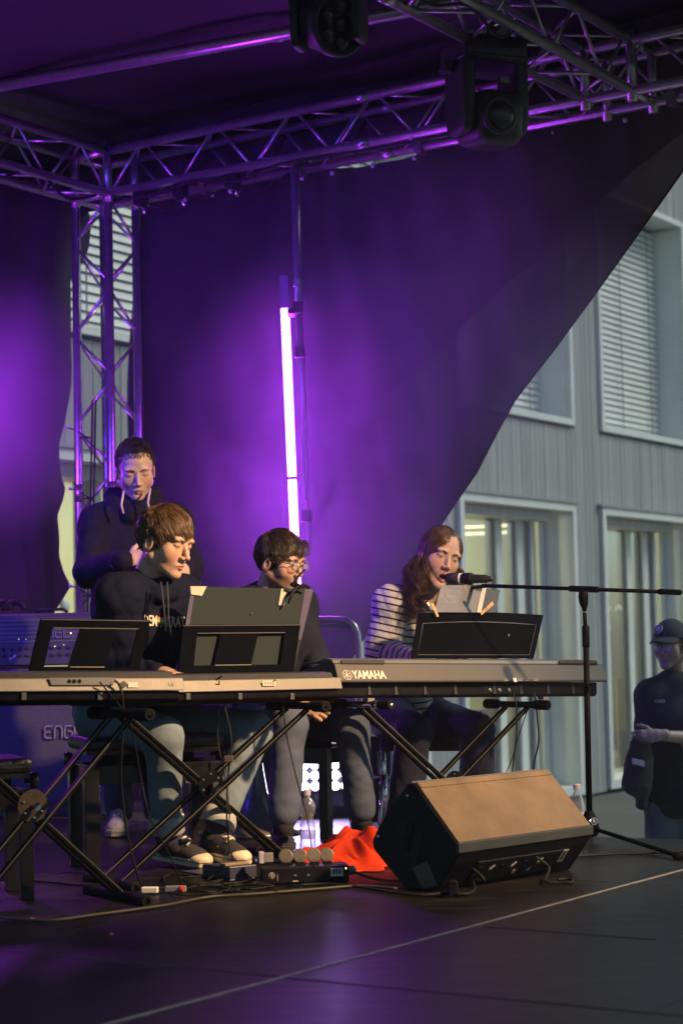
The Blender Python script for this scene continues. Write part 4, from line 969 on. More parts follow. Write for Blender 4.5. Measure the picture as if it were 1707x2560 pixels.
# microphone stand
mb=Fl(1473,2094); MS=mat('stand_black',(.004,.004,.006),.5,0,.2,20,spec=.05)
ms=thing('microphone_stand','black boom microphone stand on a tripod foot right of the floor monitor','microphone stand',V((mb.x,mb.y,0)))
top_=W(1459,1503,7.70); hub=W(1473,2070,7.72)
put('lower_tube', tube([hub,W(1464,1610,7.71)],.0125,12), MS, ms, smooth=True); put('upper_tube', tube([W(1464,1610,7.71),top_],.0085,12), MS, ms, smooth=True)
put('clutch', tube([W(1463,1562,7.71),W(1463,1568,7.71),W(1464,1612,7.71),W(1464,1618,7.71)],[.010,.0150,.0150,.0135],14), MS, ms, smooth=True)
put('ring', tube([W(1461,1529,7.7),W(1461,1532,7.7)],.0105,12), mat('brass',(.6,.45,.2),.3,1), ms)
put('swivel', tube([W(1460,1527,7.7),W(1460,1518,7.7),W(1458,1506,7.7),W(1457,1490,7.7),W(1457,1478,7.7)],[.0075,.012,.019,.0205,.018],14), MS, ms, smooth=True)
bl_,br__=W(1205,1464,8.05),W(1672,1480,7.52)
put('boom_tube', tube([bl_,br__],.0082,12), MS, ms, smooth=True)
bd_=(br__-bl_).normalized()
def bt_(px): return onpl(px,1472,V((0,0,0)),V((1,0,0))) if False else lerp(bl_,br__,(W(px,1470,7.75).x-bl_.x)/(br__.x-bl_.x))
put('boom_clamp', sqtube(bt_(1427),bt_(1491),.026,.026,UP), MS, ms, bevel=.004)
put('counterweight', tube([bt_(1624),bt_(1626),bt_(1670),bt_(1673)],[.010,.0115,.0115,.009],14), MS, ms, smooth=True)
put('tripod_hub', lathe(V((hub.x,hub.y,.025)),UP,[(.030,0),(.036,.01),(.040,.03),(.034,.065),(.024,.085),(.018,.10)],16), MS, ms, smooth=True)
bj=W(1483,2053,7.66); bgp=put('badge_knob', lathe(bj,V((0,-1,.1)),[(.014,0),(.016,.01),(.015,.014),(.011,.014)],16), CHR, ms)
put('badge_face', lathe(bj+V((0,-.0142,.001)),V((0,-1,.1)),[(.011,0),(.011,.001)],16), BLK, bgp); text('badge_letter','R',bj+V((0,-.0165,.0015)),V((1,0,0)),UP,.013,LOGO,bgp,off=.03)
for (q,nm) in ((W(1697,2141,7.06),0),(W(1300,2150,7.3),1),(V((hub.x+.05,hub.y+.33,0)),2)):
    e=V((q.x,q.y,.012)); a=V((hub.x,hub.y,.055)); 
    lg=put('leg', tube([a,lerp(a,e,.12)+UP*.004,e],.0085,10), MS, ms, smooth=True); dd_=(e-a).normalized()
    put('rubber_foot', tube([e-dd_*.035,e-dd_*.03,e+dd_*.012],[.011,.0155,.0155],12), RUB, lg, smooth=True)
put('cable_clip', box(W(1476,1712,7.68),V((1,0,0)),V((0,1,0)),UP,.014,.01,.004), MS, ms)
# microphone
m0,m1=W(1114,1446,8.26),W(1260,1448,8.12); md=(m1-m0).normalized(); Lm=(m1-m0).length
mic=thing('microphone','black wireless microphone with a white ring at the singer\'s mouth','microphone',m0)
put('mic_head', lathe(m0,md,[(.008,0),(.020,.004),(.0245,.014),(.0255,.03),(.025,.045),(.024,.062)],24), mat('mic_grille',(.03,.03,.035),.4,.7,.2,200,.5,600), mic, smooth=True)
put('ring', lathe(m0+md*.066,md,[(.024,0),(.024,.011)],24), WHT, mic, smooth=True)
put('mic_body', lathe(m0+md*.062,md,[(.0235,0),(.0235,.004),(.0225,.016),(.0225,.06),(.0205,.064),(.0195,.10),(.019,.135),(.014,.14),(.012,.158),(.007,.166)],24), mat('mic_body',(.022,.022,.032),.35,.2,.2), mic, smooth=True)
put('mic_clip', lathe(m0+md*.095,md,[(.0265,0),(.0265,.03),(.024,.034)],20), BLK, mic, smooth=True)
put('clip_neck', tube([m0+md*.11-UP*.02,m0+md*.125-UP*.04,bl_+md*.03],.008,8), BLK, mic, smooth=True)

# guitar amplifier: head on cabinet
e0=V((W(0,2000,9.3).x-.12,9.35,0)); ex=V((1,.04,0)).normalized(); ey=V((.04,-1,0)).normalized()
AMPC=mat('amp_vinyl',(.030,.030,.042),.5,0,.2,60,.3,200); AMPG=mat('amp_grille_cloth',(.085,.085,.13),.75,0,.35,260,.4,300)
cabn=thing('speaker_cabinet','large dark speaker cabinet with a pale logo, lower half of the amplifier stack','speaker cabinet',e0)
put('cabinet', box(e0+ex*.36+UP*.37-ey*.19,ex,ey,UP,.375,.18,.37), AMPC, cabn, bevel=.012)
put('grille_cloth', box(e0+ex*.36+UP*.40-ey*.005,ex,ey,UP,.345,.008,.325), AMPG, cabn)
vs=[];
gr=[box(e0+ex*(.03+i*.0125)+UP*.40+ey*.0035,ex,ey,UP,.0016,.0008,.322) for i in range(54)]+[box(e0+ex*.36+UP*(.085+i*.0125)+ey*.0038,ex,ey,UP,.343,.0008,.0014) for i in range(51)]
g=put('weave', cat(*gr), mat('weave_thread',(.05,.05,.085),.8), cabn, kind='stuff')
put('metal_grille', box(e0+ex*.62+UP*.10+ey*.006,ex,ey,UP,.10,.003,.09), mat('grille_metal',(.06,.06,.07),.5,.5), cabn)
LG=mat('amp_logo',(.26,.25,.32),.4,.3)
def glyph(strokes,o,w,h,th,par,m):
    for s_ in strokes:
        P=[o+ex*(x*w)+UP*(y*h)+ey*.012 for x,y in s_]
        put('logo_letter', cat(*[box((P[i]+P[i+1])/2,(P[i+1]-P[i]),UP.cross(P[i+1]-P[i]) if abs((P[i+1]-P[i]).normalized().z)<.99 else ex,ey,(P[i+1]-P[i]).length/2+th*.5,th*.5,.003) for i in range(len(P)-1)]), m, par)
lo=onpl(113,1846,e0+ey*.01,ey)-ey*.0; lo=V((lo.x,lo.y,lo.z)); lw,lh,th=.036,.058,.0095
E=[[(1,1),(.25,1),(.0,.85),(.0,.6),(.2,.5),(.0,.4),(.0,.15),(.25,0),(1,0)],[(.2,.5),(.85,.5)]]
N=[[(0,0),(0,.8),(.2,1),(.8,1),(1,.8),(1,0)]]; G=[[(1,1),(.2,1),(0,.8),(0,.2),(.2,0),(1,0),(1,.55),(.5,.55)]]; Lt=[[(0,1),(0,.0),(.9,0)]]
def thick(strokes,o):
    for s_ in strokes: 
        P=[o+ex*(x*lw)+UP*(y*lh)+ey*.006 for x,y in s_]; put('logo_letter', tube(P,th*.5,6), LG, cabn)
for k,gl in enumerate((E,N,G,Lt)): thick(gl, lo+ex*(k*.049))
hd=thing('amplifier_head','dark amplifier head with small lit indicators standing on the speaker cabinet','amplifier',e0+UP*.745)
h0=e0+UP*.745
put('case', box(h0+ex*.36+UP*.135-ey*.14,ex,ey,UP,.37,.135,.13), AMPC, hd, bevel=.010)
put('front_panel', box(h0+ex*.36+UP*.13+ey*-.003,ex,ey,UP,.35,.004,.118), mat('panel_violet',(.055,.055,.10),.45,0,.1,20), hd)
for k in range(6): put('trim_line', box(h0+ex*.36+UP*(.232-k*.021)+ey*.0022,ex,ey,UP,.345,.001,.0012), mat('trim_silver',(.28,.28,.40),.4,.4), hd)
for r,(z_,n_) in enumerate(((.095,16),(.060,16))):
    for k in range(n_): put('knob', lathe(h0+ex*(.05+k*.041)+UP*z_+ey*.002,ey,[(.010,0),(.009,.010),(.005,.011)],10), mat('knob_dark',(.03,.03,.05),.4), hd)
for (px,py,c_,s_) in ((178,1583,(1,.5,.12),6),(138,1616,(.6,.8,.3),1.5),(171,1634,(1,.05,.1),4),(160,1612,(.6,.6,.7),.6),(48,1598,(.8,.8,.8),.7),(66,1598,(.8,.8,.8),.4)):
    q=onpl(px,py,h0+ey*.003,ey); put('indicator', lathe(q,ey,[(.0028,0),(.0028,.003),(.001,.004)],8), em('indicator_%d'%px,c_,s_), hd)
for k,gl in enumerate((E,N,G,Lt)):
    o=onpl(118,1595,h0+ey*.006,ey)+ex*((k-1.0)*.042)
    for s_ in gl: put('logo_letter', tube([o+ex*(x*.03)+UP*(y*.040) for x,y in s_],.0035,6), mat('amp_logo_dim',(.14,.14,.22),.4), hd)
q=onpl(33,1643,h0+ey*.004,ey); put('tape', box(q,(ex*.75+UP*.5),(ex*.5-UP*.75),ey,.019,.006,.0008), mat('tape_pale',(.5,.5,.55),.5), hd)
put('carry_handle', tube([h0+ex*.28+UP*.268-ey*.14,h0+ex*.30+UP*.285-ey*.14,h0+ex*.42+UP*.285-ey*.14,h0+ex*.44+UP*.268-ey*.14],.008,8), BLK, hd, smooth=True)
for (px,py,w_) in ((38,1518,.05),(10,1521,.035)):
    q=W(px,1532,9.5); tag(put('cable_coil', cat(tube([q+V((math.cos(a)*w_,0,max(0,math.sin(a))*.045+.012)) for a in np.linspace(0,math.pi,12)],.018,8)), BLK, smooth=True, loc=q),'dark rounded lump of cable lying on the amplifier head at x' if False else ('larger dark cable coil on top of the amplifier head' if w_>.04 else 'smaller dark cable coil at the far left on top of the amplifier head'),'cable coil')

# piano benches
def bench(label,tl_,tr_,dep,zt,legs,cush=.05,scr=True,legw=.028,apron=.07):
    a,b_=V(tl_),V(tr_); t=thing('piano_bench',label,'bench',V(((a.x+b_.x)/2,(a.y+b_.y)/2,0)),'black piano benches')
    d=V((b_.x-a.x,b_.y-a.y,0)); Lx=d.length; d.normalize(); n=V((-d.y,d.x,0)); c=V(((a.x+b_.x)/2,(a.y+b_.y)/2,0))+n*dep/2
    put('seat_pad', prism([c-d*Lx*.5-n*dep*.5+UP*(zt-cush),c+d*Lx*.5-n*dep*.5+UP*(zt-cush),c+d*Lx*.5+n*dep*.5+UP*(zt-cush),c-d*Lx*.5+n*dep*.5+UP*(zt-cush)],UP*cush), mat('black_leather',(.012,.012,.014),.35,0,.2,30,.3,60), t, bevel=.018)
    zb=zt-cush-.055
    put('seat_frame', box(c+UP*(zt-cush-.008),d,n,UP,Lx*.48,dep*.47,.008), BLKG, t)
    put('lift_scissor', cat(sqtube(c-d*Lx*.36+UP*(zt-cush-.02),c+d*Lx*.36+UP*(zb+.01),.012,.03,n),sqtube(c+d*Lx*.36+UP*(zt-cush-.02),c-d*Lx*.36+UP*(zb+.01),.012,.03,n)), BLKM, t)
    put('apron', cat(*[box(c+n*(s_*dep*.44)+UP*(zb-apron/2),d,n,UP,Lx*.47,.011,apron/2) for s_ in (-1,1)],*[box(c+d*(s_*(Lx*.47-.012))+UP*(zb-apron/2-.001),n,d,UP,dep*.42,.011,apron/2-.002) for s_ in (-1,1)]), BLKG, t, bevel=.002)
    for s_ in (-1,1): 
        kn_=put('height_knob', lathe(c+d*(s_*Lx*.49)+UP*(zt-cush-.035),d*s_,[(.008,0),(.008,.02),(.026,.022),(.030,.035),(.026,.048),(.006,.052)],18), BLKG, t, smooth=True)
        for s2 in (-1,1): put('leg', box(c+d*(s_*(Lx*.5-legw))+n*(s2*(dep*.5-legw))+UP*(zb*.5),d,n,UP,legw,legw,zb*.5-.001), BLKG, t, bevel=.003)
    return t
bench('black piano bench with a side knob under the man in the navy hoodie',W(212,1850,6.98),W(560,1850,7.16),.33,.50,4)
bench('dark bench at the left edge behind the nearest keyboard stand',W(-170,1900,6.2),W(84,1900,6.32),.30,.47,4,legw=.022)
bench('black bench with pale lit legs between the legs of the bespectacled man',W(560,1860,8.35),W(815,1868,8.05),.30,.49,4,legw=.022)
bench('black bench under the singer behind the piano stand',W(912,1840,8.75),W(1190,1850,8.62),.32,.50,4)

# power distributor with round socket lids
k0=Fl(655,2213); k1=Fl(873,2205); kd_=(k1-k0).normalized(); kn_=V((kd_.y,-kd_.x,0)); Lk=(k1-k0).length
pw=thing('power_distributor','black power distribution box with four round tan socket lids on the floor','power box',k0)
kb_=lambda s,nn,z: k0+kd_*s-kn_*nn+UP*z
put('box', box(kb_(Lk/2,.05,.03),kd_,kn_,UP,Lk/2,.05,.029), BLK, pw, bevel=.005)
LID=mat('socket_lid',(.10,.088,.07),.45,0,.15,20)
for x in (712,768,822,873):
    # lids lie along the rear edge of the box
    pass
for k,s_ in enumerate((.30,.46,.62,.77)):
    c=kb_(Lk*s_,.075,.088); ln=(kn_*.93+UP*.36).normalized()
    sk_=put('socket_lid', lathe(c,ln,[(.024,-.004),(.0255,0),(.0255,.004),(.022,.0055)],22), LID, pw, smooth=False)
    put('lid_hinge', prism([c-kd_*.010-UP*.022+kn_*.003,c+kd_*.010-UP*.022+kn_*.003,c+kd_*.006-UP*.012+kn_*.006,c-kd_*.006-UP*.012+kn_*.006],kn_*.006), mat('hinge_dark',(.06,.055,.05),.5), sk_)
    put('socket_base', box(kb_(Lk*s_,.06,.062),kd_,kn_,UP,.016,.015,.006), BLK, sk_)
bc=put('barcode_label', box(kb_(Lk*.86,-.0006,.036),kd_,UP,kn_,.022,.014,.0005), PAPER, pw)
for k in range(11): put('bar_mark', box(kb_(Lk*.86-.017+k*.0034,-.0016,.038),kd_,UP,kn_,.0005+.0004*(k%3),.009,.0003), BLK, bc)
em_=put('round_emblem', lathe(kb_(Lk*.115,.0,.032),kn_,[(.0105,0),(.0105,.0008)],18), LOGO, pw); put('emblem_core', lathe(kb_(Lk*.115,-.0008,.032),kn_,[(.0085,0),(.0085,.0008)],18), BLK, em_); text('emblem_mark','E',kb_(Lk*.115,-.0020,.032),kd_,UP,.011,LOGO,em_,off=.02)
for s_ in (.38,.53): put('screw', lathe(kb_(Lk*s_,.0,.028),kn_,[(.005,0),(.005,.002),(.002,.003)],10), CHR, pw)
put('print_line', box(kb_(Lk*.18,-.0006,.025),UP,kd_,kn_,.012,.0007,.0003), LOGO, pw); text('print_text','MEZZO',kb_(Lk*.40,-.0006,.008),kd_,UP,.004,LOGO,pw) if False else put('print_marks', cat(*[box(kb_(Lk*(.36+.012*k),-.0006,.010),kd_,UP,kn_,.0018,.0016,.0003) for k in range(5)]), LOGO, pw)
put('strain_relief', lathe(kb_(Lk*1.0,.05,.035),kd_,[(.014,0),(.016,.004),(.016,.022),(.009,.03)],14), mat('relief_grey',(.20,.21,.25),.4), pw)
put('pilot_lamp', box(kb_(Lk*.965,-.0006,.048),kd_,UP,kn_,.002,.003,.0006), em('pilot_orange',(1,.45,.08),4), pw)
put('plug', box(kb_(Lk*.10,.085,.085),kd_,kn_,UP,.016,.012,.016), mat('plug_dull',(.22,.21,.20),.5), pw, bevel=.002)
put('plug', tube([kb_(Lk*-.05,.09,.075),kb_(Lk*.07,.088,.08)],.010,10), mat('plug_violet',(.25,.23,.32),.4), pw)
put('plug', box(kb_(Lk*.02,.09,.085),kd_,kn_,UP,.009,.016,.020), mat('plug_pale',(.45,.43,.50),.4), pw, bevel=.002)

# sustain pedal
s0=Fl(452,2182); s1=Fl(575,2205)
sp_=thing('sustain_pedal','small dark sustain pedal with a tan edge under the high top sneakers','pedal',s0)
pdv=V((s1.x-s0.x,s1.y-s0.y,0)).normalized(); pnv=V((-pdv.y,pdv.x,0))
put('pedal_base', prism([s0+UP*.002,s1+UP*.002,s1+pnv*.12+UP*.002,s0+pnv*.12+UP*.002],UP*.006), mat('pedal_blue_black',(.035,.04,.07),.4), sp_, bevel=.002)
put('pedal_body', prism([lerp(s0,s1,.45)+UP*.008,s1+UP*.008,s1+UP*.052,lerp(s0,s1,.45)+UP*.045],pnv*.11), mat('pedal_blue_black',(.035,.04,.07),.4), sp_, bevel=.003)
put('pedal_tip', box(lerp(s0,s1,.86)+UP*.056+pnv*.05,pdv,pnv,UP,.02,.05,.004), mat('pedal_tan',(.25,.20,.13),.4), sp_, bevel=.001)

# bottles
PET=bpy.data.materials.new('clear_plastic'); PET.use_nodes=True; n=PET.node_tree; n.nodes.clear()
o_=n.nodes.new('ShaderNodeOutputMaterial'); tr=n.nodes.new('ShaderNodeBsdfTransparent'); tr.inputs[0].default_value=(.86,.88,.92,1); gl=n.nodes.new('ShaderNodeBsdfGlossy'); gl.inputs[0].default_value=(1,1,1,1); gl.inputs[1].default_value=.12
df=n.nodes.new('ShaderNodeBsdfDiffuse'); df.inputs[0].default_value=(.6,.6,.68,1); lw_=n.nodes.new('ShaderNodeLayerWeight'); lw_.inputs[0].default_value=.42
m1_=n.nodes.new('ShaderNodeMixShader'); m2_=n.nodes.new('ShaderNodeMixShader'); m2_.inputs[0].default_value=.10
n.links.new(lw_.outputs['Facing'],m1_.inputs[0]); n.links.new(tr.outputs[0],m1_.inputs[1]); n.links.new(gl.outputs[0],m1_.inputs[2]); n.links.new(m1_.outputs[0],m2_.inputs[1]); n.links.new(df.outputs[0],m2_.inputs[2]); n.links.new(m2_.outputs[0],o_.inputs[0])
def bottle(label,base,prof,H,labz):
    t=thing('plastic_bottle',label,'bottle',base,'clear plastic bottles')
    put('bottle_body', lathe(base,UP,prof,24), PET, t, smooth=True)
    put('cap', lathe(base+UP*(H-.022),UP,[(.0155,0),(.0155,.019),(.012,.022)],18), mat('cap_grey',(.42,.40,.48),.4), t)
    put('bottle_label', lathe(base+UP*labz,UP,[(prof[3][0]+.0006,0),(prof[3][0]+.0006,.035)],24), mat('label_film',(.45,.45,.52),.4,0,.2,40,alpha=.55), t, smooth=True)
    return t
wav=[(.030,0),(.033,.006),(.033,.03),(.030,.045),(.033,.06),(.033,.085),(.030,.105),(.024,.125),(.023,.133),(.030,.15),(.034,.17),(.034,.185),(.024,.205),(.0135,.215),(.0135,.235)]
bb=Fl(770,2128); bottle('clear plastic water bottle with a pinched waist between the legs and the red cloth',V((bb.x,bb.y,0)),wav,.245,.05)
bb2=W(1446,2090,7.84); bottle('tapered clear bottle standing right behind the floor monitor',V((bb2.x,7.86,0)),[(.031,0),(.034,.006),(.034,.04),(.034,.075),(.034,.11),(.030,.14),(.022,.17),(.0135,.195),(.0135,.215)],.225,.075)
# red cloth heap: a crumpled sheet
nx,ny=120,100; vs=[];fs=[]
c0=Fl(852,2150); c0=V((-.01,7.14,0))
def rid(x,y,f,ax,ay,ph,w): return 1-math.sqrt(math.sin((x*ax+y*ay)*f+ph+w*math.sin((x*ay-y*ax)*f*.55+ph*2))**2+.03)
for j in range(ny+1):
    for i in range(nx+1):
        u_,v_=-1+2*i/nx,-1+2*j/ny; rr_=math.hypot(u_,v_); an=math.atan2(v_,u_)
        sq=max(abs(u_),abs(v_))/(rr_+1e-6); uu,vv=u_*sq,v_*sq; rad=math.hypot(uu,vv)
        out=1+.13*math.sin(an*3+.6)+.08*math.sin(an*7+2)+.05*math.sin(an*11)
        x=uu*.225*out; y=vv*.30*out
        env=max(0,1-rad**2.2)
        h_=.022+.062*math.exp(-((x-.13)/.085)**2-((y+.0)/.16)**2)+.035*math.exp(-((x+.02)/.07)**2-((y-.05)/.12)**2)
        f_l=.055*rid(x,y,19,.8,.6,1.1,1.5)+.038*rid(x,y,33,-.5,.87,.3,1.2)+.020*rid(x,y,60,.3,.95,2.,1.)
        z=.004+env*h_+env**.6*f_l*(.35+.65*env)
        x+=.016*env*math.sin(y*31+x*13); y+=.02*env*math.sin(x*37-y*11)
        vs.append((c0.x+x,c0.y+y,max(.003,z)))
for j in range(ny):
    for i in range(nx): a=j*(nx+1)+i; fs.append((a,a+1,a+nx+2,a+nx+1))
vsr,fsr=vs,fs
RED=mat('red_cloth',(.40,.028,.004),.8,0,.12,12,.15,90,spec=.15)
tag(put('red_cloth',(vsr,fsr),RED,smooth=True,loc=(.02,7.2,0)),'crumpled bright red cloth lying on the floor left of the monitor','cloth')

# moving head lights
MH=mat('moving_head_black',(.028,.028,.036),.45,0,.25,20,.15,150); LENS=mat('lens_dark',(.015,.015,.03),.3,0,0,spec=.5)
def rotv(v_,ax,an): return Matrix.Rotation(an,3,ax)@V(v_)
def smooth_box(c,ax,ay,az,hx,hy,hz,pw=4,nu=28,nv=16):
    vs=[];fs=[]
    sg=lambda x:(1 if x>=0 else -1)*abs(x)**(2/pw)
    for j in range(nv+1):
        th=math.pi*j/nv
        for i in range(nu):
            ph=2*math.pi*i/nu; vs.append(V(c)+V(ax)*hx*sg(math.sin(th))*sg(math.cos(ph))+V(ay)*hy*sg(math.sin(th))*sg(math.sin(ph))+V(az)*hz*sg(math.cos(th)))
    for j in range(nv):
        for i in range(nu): i2=(i+1)%nu; fs.append((j*nu+i,(j+1)*nu+i,(j+1)*nu+i2,j*nu+i2))
    return vs,fs
# spot type at right
c=W(1216,250,7.95); X=V((.93,.36,0)).normalized(); Y=V((X.y,-X.x,0)); 
m1=thing('moving_head_light','large black moving head spotlight hanging from the middle truss, its single lens facing right','stage light',c+UP*.30,'moving head lights')
put('base', smooth_box(c+UP*.195-Y*.02,X,Y,UP,.155,.15,.060,7), MH, m1, smooth=True)
put('base_ring', smooth_box(c+UP*.155-Y*.02,X,Y,UP,.162,.15,.012,8), MH, m1, smooth=True)
for s_ in (-1,1):
    put('yoke_arm', smooth_box(c+X*(s_*.125)+UP*.02,X,Y,UP,.032,.105,.185,5), MH, m1, smooth=True)
hdir=(V((.42,-.85,-.10))).normalized(); hr=hdir.cross(UP).normalized(); hu=hr.cross(hdir)
hc=c-UP*.09+X*.01
hh=put('head', smooth_box(hc,hr,hdir,hu,.115,.14,.12,4), MH, m1, smooth=True)
lc=hc+hdir*.135+hr*.03
put('lens_ring', lathe(lc-hdir*.02,hdir,[(.082,0),(.082,.03),(.070,.036),(.062,.03)],28), MH, hh, smooth=True)
put('lens', ell(lc+hdir*.012,hr,hu,hdir,(.062,.062,.020),24,12), LENS, hh, smooth=True)
put('vent_block', cat(*[box(hc-hr*.052+hu*(-.02+.010*r)+hdir*.142+hr*(.011*q_),hr,hu,hdir,.0042,.0022,.003) for r in range(4) for q_ in range(4)]), mat('vent_grey',(.10,.10,.12),.5), hh)
put('handle_latch', box(c+UP*.06+Y*.10+X*.035,X,UP,Y,.022,.014,.012), mat('latch',(.20,.19,.24),.4), m1, bevel=.003)
CL=mat('clamp_metal',(.25,.25,.27),.4,.8)
for s_ in (-.045,.045):
    q=c+UP*.265+X*s_*1.1
    put('hook_clamp', cat(prism([q+X*.014+UP*-.01,q+X*.05+UP*.03,q+X*.045+UP*.085,q+X*.02+UP*.10,q+X*.028+UP*.06,q-X*.005+UP*.03,q-X*.03+UP*.035,q-X*.035+UP*.01][::-1],Y*.022),tube([q-UP*.02,q+UP*.02],.012,8)), CL, m1, bevel=.002)
put('clamp_bolt', tube([c+UP*.32+X*.03+Y*.03,c+UP*.36+X*.13+Y*.03],.005,6), CHR, m1)
cable('safety_cable','thin steel safety wire looped over the right moving head light',[c+UP*.25-X*.12,c+UP*.30-X*.15-Y*.05,c+UP*.37-X*.10,c+UP*.40-X*.02],.003,CHR)
put('power_connector', box(c+UP*.13-X*.18,X,Y,UP,.022,.02,.025), MH, m1, bevel=.004)
# wash type with seven lenses at the top centre
c=W(822,40,7.15); X=V((.85,-.30,0)).normalized(); Y=V((X.y,-X.x,0))
m2=thing('moving_head_light','black moving head wash light with a cluster of round lenses at the top centre','stage light',c+UP*.30,'moving head lights')
put('base', smooth_box(c+UP*.24,X,Y,UP,.15,.14,.055,7), MH, m2, smooth=True)
for s_ in (-1,1): put('yoke_arm', smooth_box(c+X*(s_*.125)+UP*.06,X,Y,UP,.020,.062,.18,6), MH, m2, smooth=True)
hdir=V((.55,-.78,-.30)).normalized(); hr=hdir.cross(UP).normalized(); hu=hr.cross(hdir)
hh=put('head', lathe(c-UP*.03-hdir*.12,hdir,[(.05,0),(.085,.02),(.105,.06),(.112,.14),(.125,.16),(.125,.205),(.115,.215),(.112,.20),(.05,.20)],36), MH, m2, smooth=True)
lc=c-UP*.03+hdir*.086
for k in range(7):
    o=V((0,0,0)) if k==6 else (hr*math.cos(k*math.pi/3+.3)+hu*math.sin(k*math.pi/3+.3))*.068
    put('lens', ell(lc+o,hr,hu,hdir,(.031,.031,.016),18,10), LENS, hh, smooth=True)
put('gap_block', box(c+UP*.125,X,Y,UP,.05,.05,.014), mat('pale_purple',(.45,.4,.5),.4), m2, bevel=.004)  # pale purple block between the base and the head

# cables hanging and lying about
cg='cables on the stage floor'
cable('pedal_cable','cable hanging from the nearest keyboard past the jeans to the floor',[onk(A1,n1,288,1702,.03),W(300,1716,6.2),W(308,1760,6.2),W(306,1850,6.25),W(303,1950,6.3),W(318,2080,6.35),W(345,2190,6.4),f_(362,2218)],.0042)
cable('thin_cable','thin cable hanging from the nearest keyboard between the jeans',[onk(A1,n1,250,1705,.03),W(318,1790,6.25),W(335,1850,6.35),W(352,1940,6.4),W(375,2040,6.4),W(425,2140,6.5),f_(455,2212)],.0026)
cable('adapter_cable','cable with an inline adapter hanging below the middle keyboard',[onk(A2,n2,553,1690,.02),W(555,1700,6.95),W(562,1765,6.95),W(578,1840,6.9),W(574,1905,6.9),W(569,1960,6.9),W(568,2060,6.85),W(585,2150,6.8),f_(640,2205)],.0032)
t_=thing('inline_adapter','small dark inline adapter on the cable below the middle keyboard','adapter',W(572,1897,6.9)); put('adapter_body', box(W(572,1897,6.88),V((1,0,0)),V((0,1,0)),UP,.017,.012,.012), mat('adapter_olive',(.06,.06,.05),.5), t_, bevel=.003)
cable('thin_cable','thin cable dropping from the middle keyboard past the bespectacled man to the power box',[onk(A2,n2,686,1700,.02),W(702,1720,7.1),W(715,1830,7.1),W(745,1960,7.1),W(765,2030,7.1),W(778,2110,7.0),f_(785,2165,.06)],.0024)
cable('thin_cable','thin cable hanging from the middle keyboard left of the adapter',[onk(A2,n2,548,1702,.02),W(548,1760,6.95),W(545,1850,6.95),W(560,1930,6.9),W(574,2040,6.85),W(560,2150,6.8),f_(520,2200)],.0022)
cable('piano_cable','first thin cable hanging from the jacks of the digital piano',[W(1283,1734,7.98),W(1289,1760,7.95),W(1290,1840,7.95),W(1283,1900,8.0),W(1278,1945,8.0)],.0030)
cable('piano_cable','second cable hanging from the jacks of the digital piano with a slight curve',[W(1331,1734,8.0),W(1338,1745,8.0),W(1342,1790,8.0),W(1346,1850,8.0),W(1336,1900,8.0),W(1330,1940,8.0)],.0038)
cable('piano_cable','thinnest cable slanting left below the digital piano',[W(1329,1736,8.0),W(1316,1780,8.0),W(1296,1840,8.0),W(1278,1900,8.0),W(1258,1946,8.0)],.0022)
cable('floor_cable','long olive cable along the front floor from the left edge to the power box',[f_(-40,2290),f_(60,2300),f_(140,2300),f_(230,2288),f_(330,2275),f_(420,2262),f_(520,2243),f_(620,2236),f_(700,2230),f_(800,2222),f_(900,2215),f_(990,2222)],.0055,mat('olive_cable',(.042,.040,.024),.55,0,.2))
random.seed(21)
for k in range(7):
    x0,y0=random.uniform(455,660),random.uniform(2200,2228); pts=[]; a0=random.uniform(0,6.28); rx,ry=random.uniform(45,110),random.uniform(9,17); dx=random.uniform(-9,12)
    for i in range(11):
        a_=a0+i*.62; pts.append(f_(x0+math.cos(a_)*rx*(1+.15*math.sin(i*1.7))+i*dx,min(2246,max(2182,y0+math.sin(a_)*ry)),.006+.004*(i%2)))
    cable('tangled_cable',['topmost','leftmost','thin','widest','lowest','short','rightmost'][k]+' black cable of the loose tangle beside the sustain pedal',pts,.0038,CAB,cg,fine=8)
cable('floor_cable','dark cable running from the power box behind the red cloth to the monitor',[kb_(Lk*1.05,.05,.035),f_(905,2188,.02),f_(950,2200),f_(1010,2205),f_(1060,2215)],.005,mat('olive_cable',(.042,.040,.024),.55),None)
cable('floor_cable','dark cable along the floor at the left edge behind the stand foot',[f_(-30,2190),f_(40,2200),f_(120,2205),f_(200,2212),f_(300,2214),f_(380,2222)],.005)
cable('floor_cable','cable running right from behind the monitor past the tripod foot',[f_(1385,2146),f_(1440,2141),f_(1500,2137),f_(1580,2134),f_(1660,2131),f_(1760,2124)],.0048)
# small connectors on the floor
for (px,py,lab,m_) in ((375,2225,'small pale adapter block on the floor by the stand foot',PAPER),(440,2222,'small connector with a red mark on the floor among the cables',mat('relief_grey',(.20,.21,.25),.4))):
    t=thing('cable_connector',lab,'connector',f_(px,py)); put('connector_body', box(f_(px,py,.014),V((1,-.1,0)),V((.1,1,0)),UP,.028 if px<400 else .035,.012,.010), m_, t, bevel=.003)
    if px>400: put('red_ring', lathe(f_(px+12,py,.016)+V((0,0,0)),V((1,-.1,0)),[(.012,0),(.012,.008)],12), mat('red_plastic',(.6,.04,.03),.4), t)
for (px,py,lab) in ((82,2296,'tiny orange scrap on the floor at the left edge'),(279,2335,'tiny orange scrap further right on the dark floor')):
    tag(put('floor_scrap', box(f_(px,py,.004),V((1,0,0)),V((0,1,0)),UP,.006 if px<100 else .004,.004,.002), mat('orange_scrap',(.8,.25,.04),.6), loc=f_(px,py,.004)),lab,'scrap')
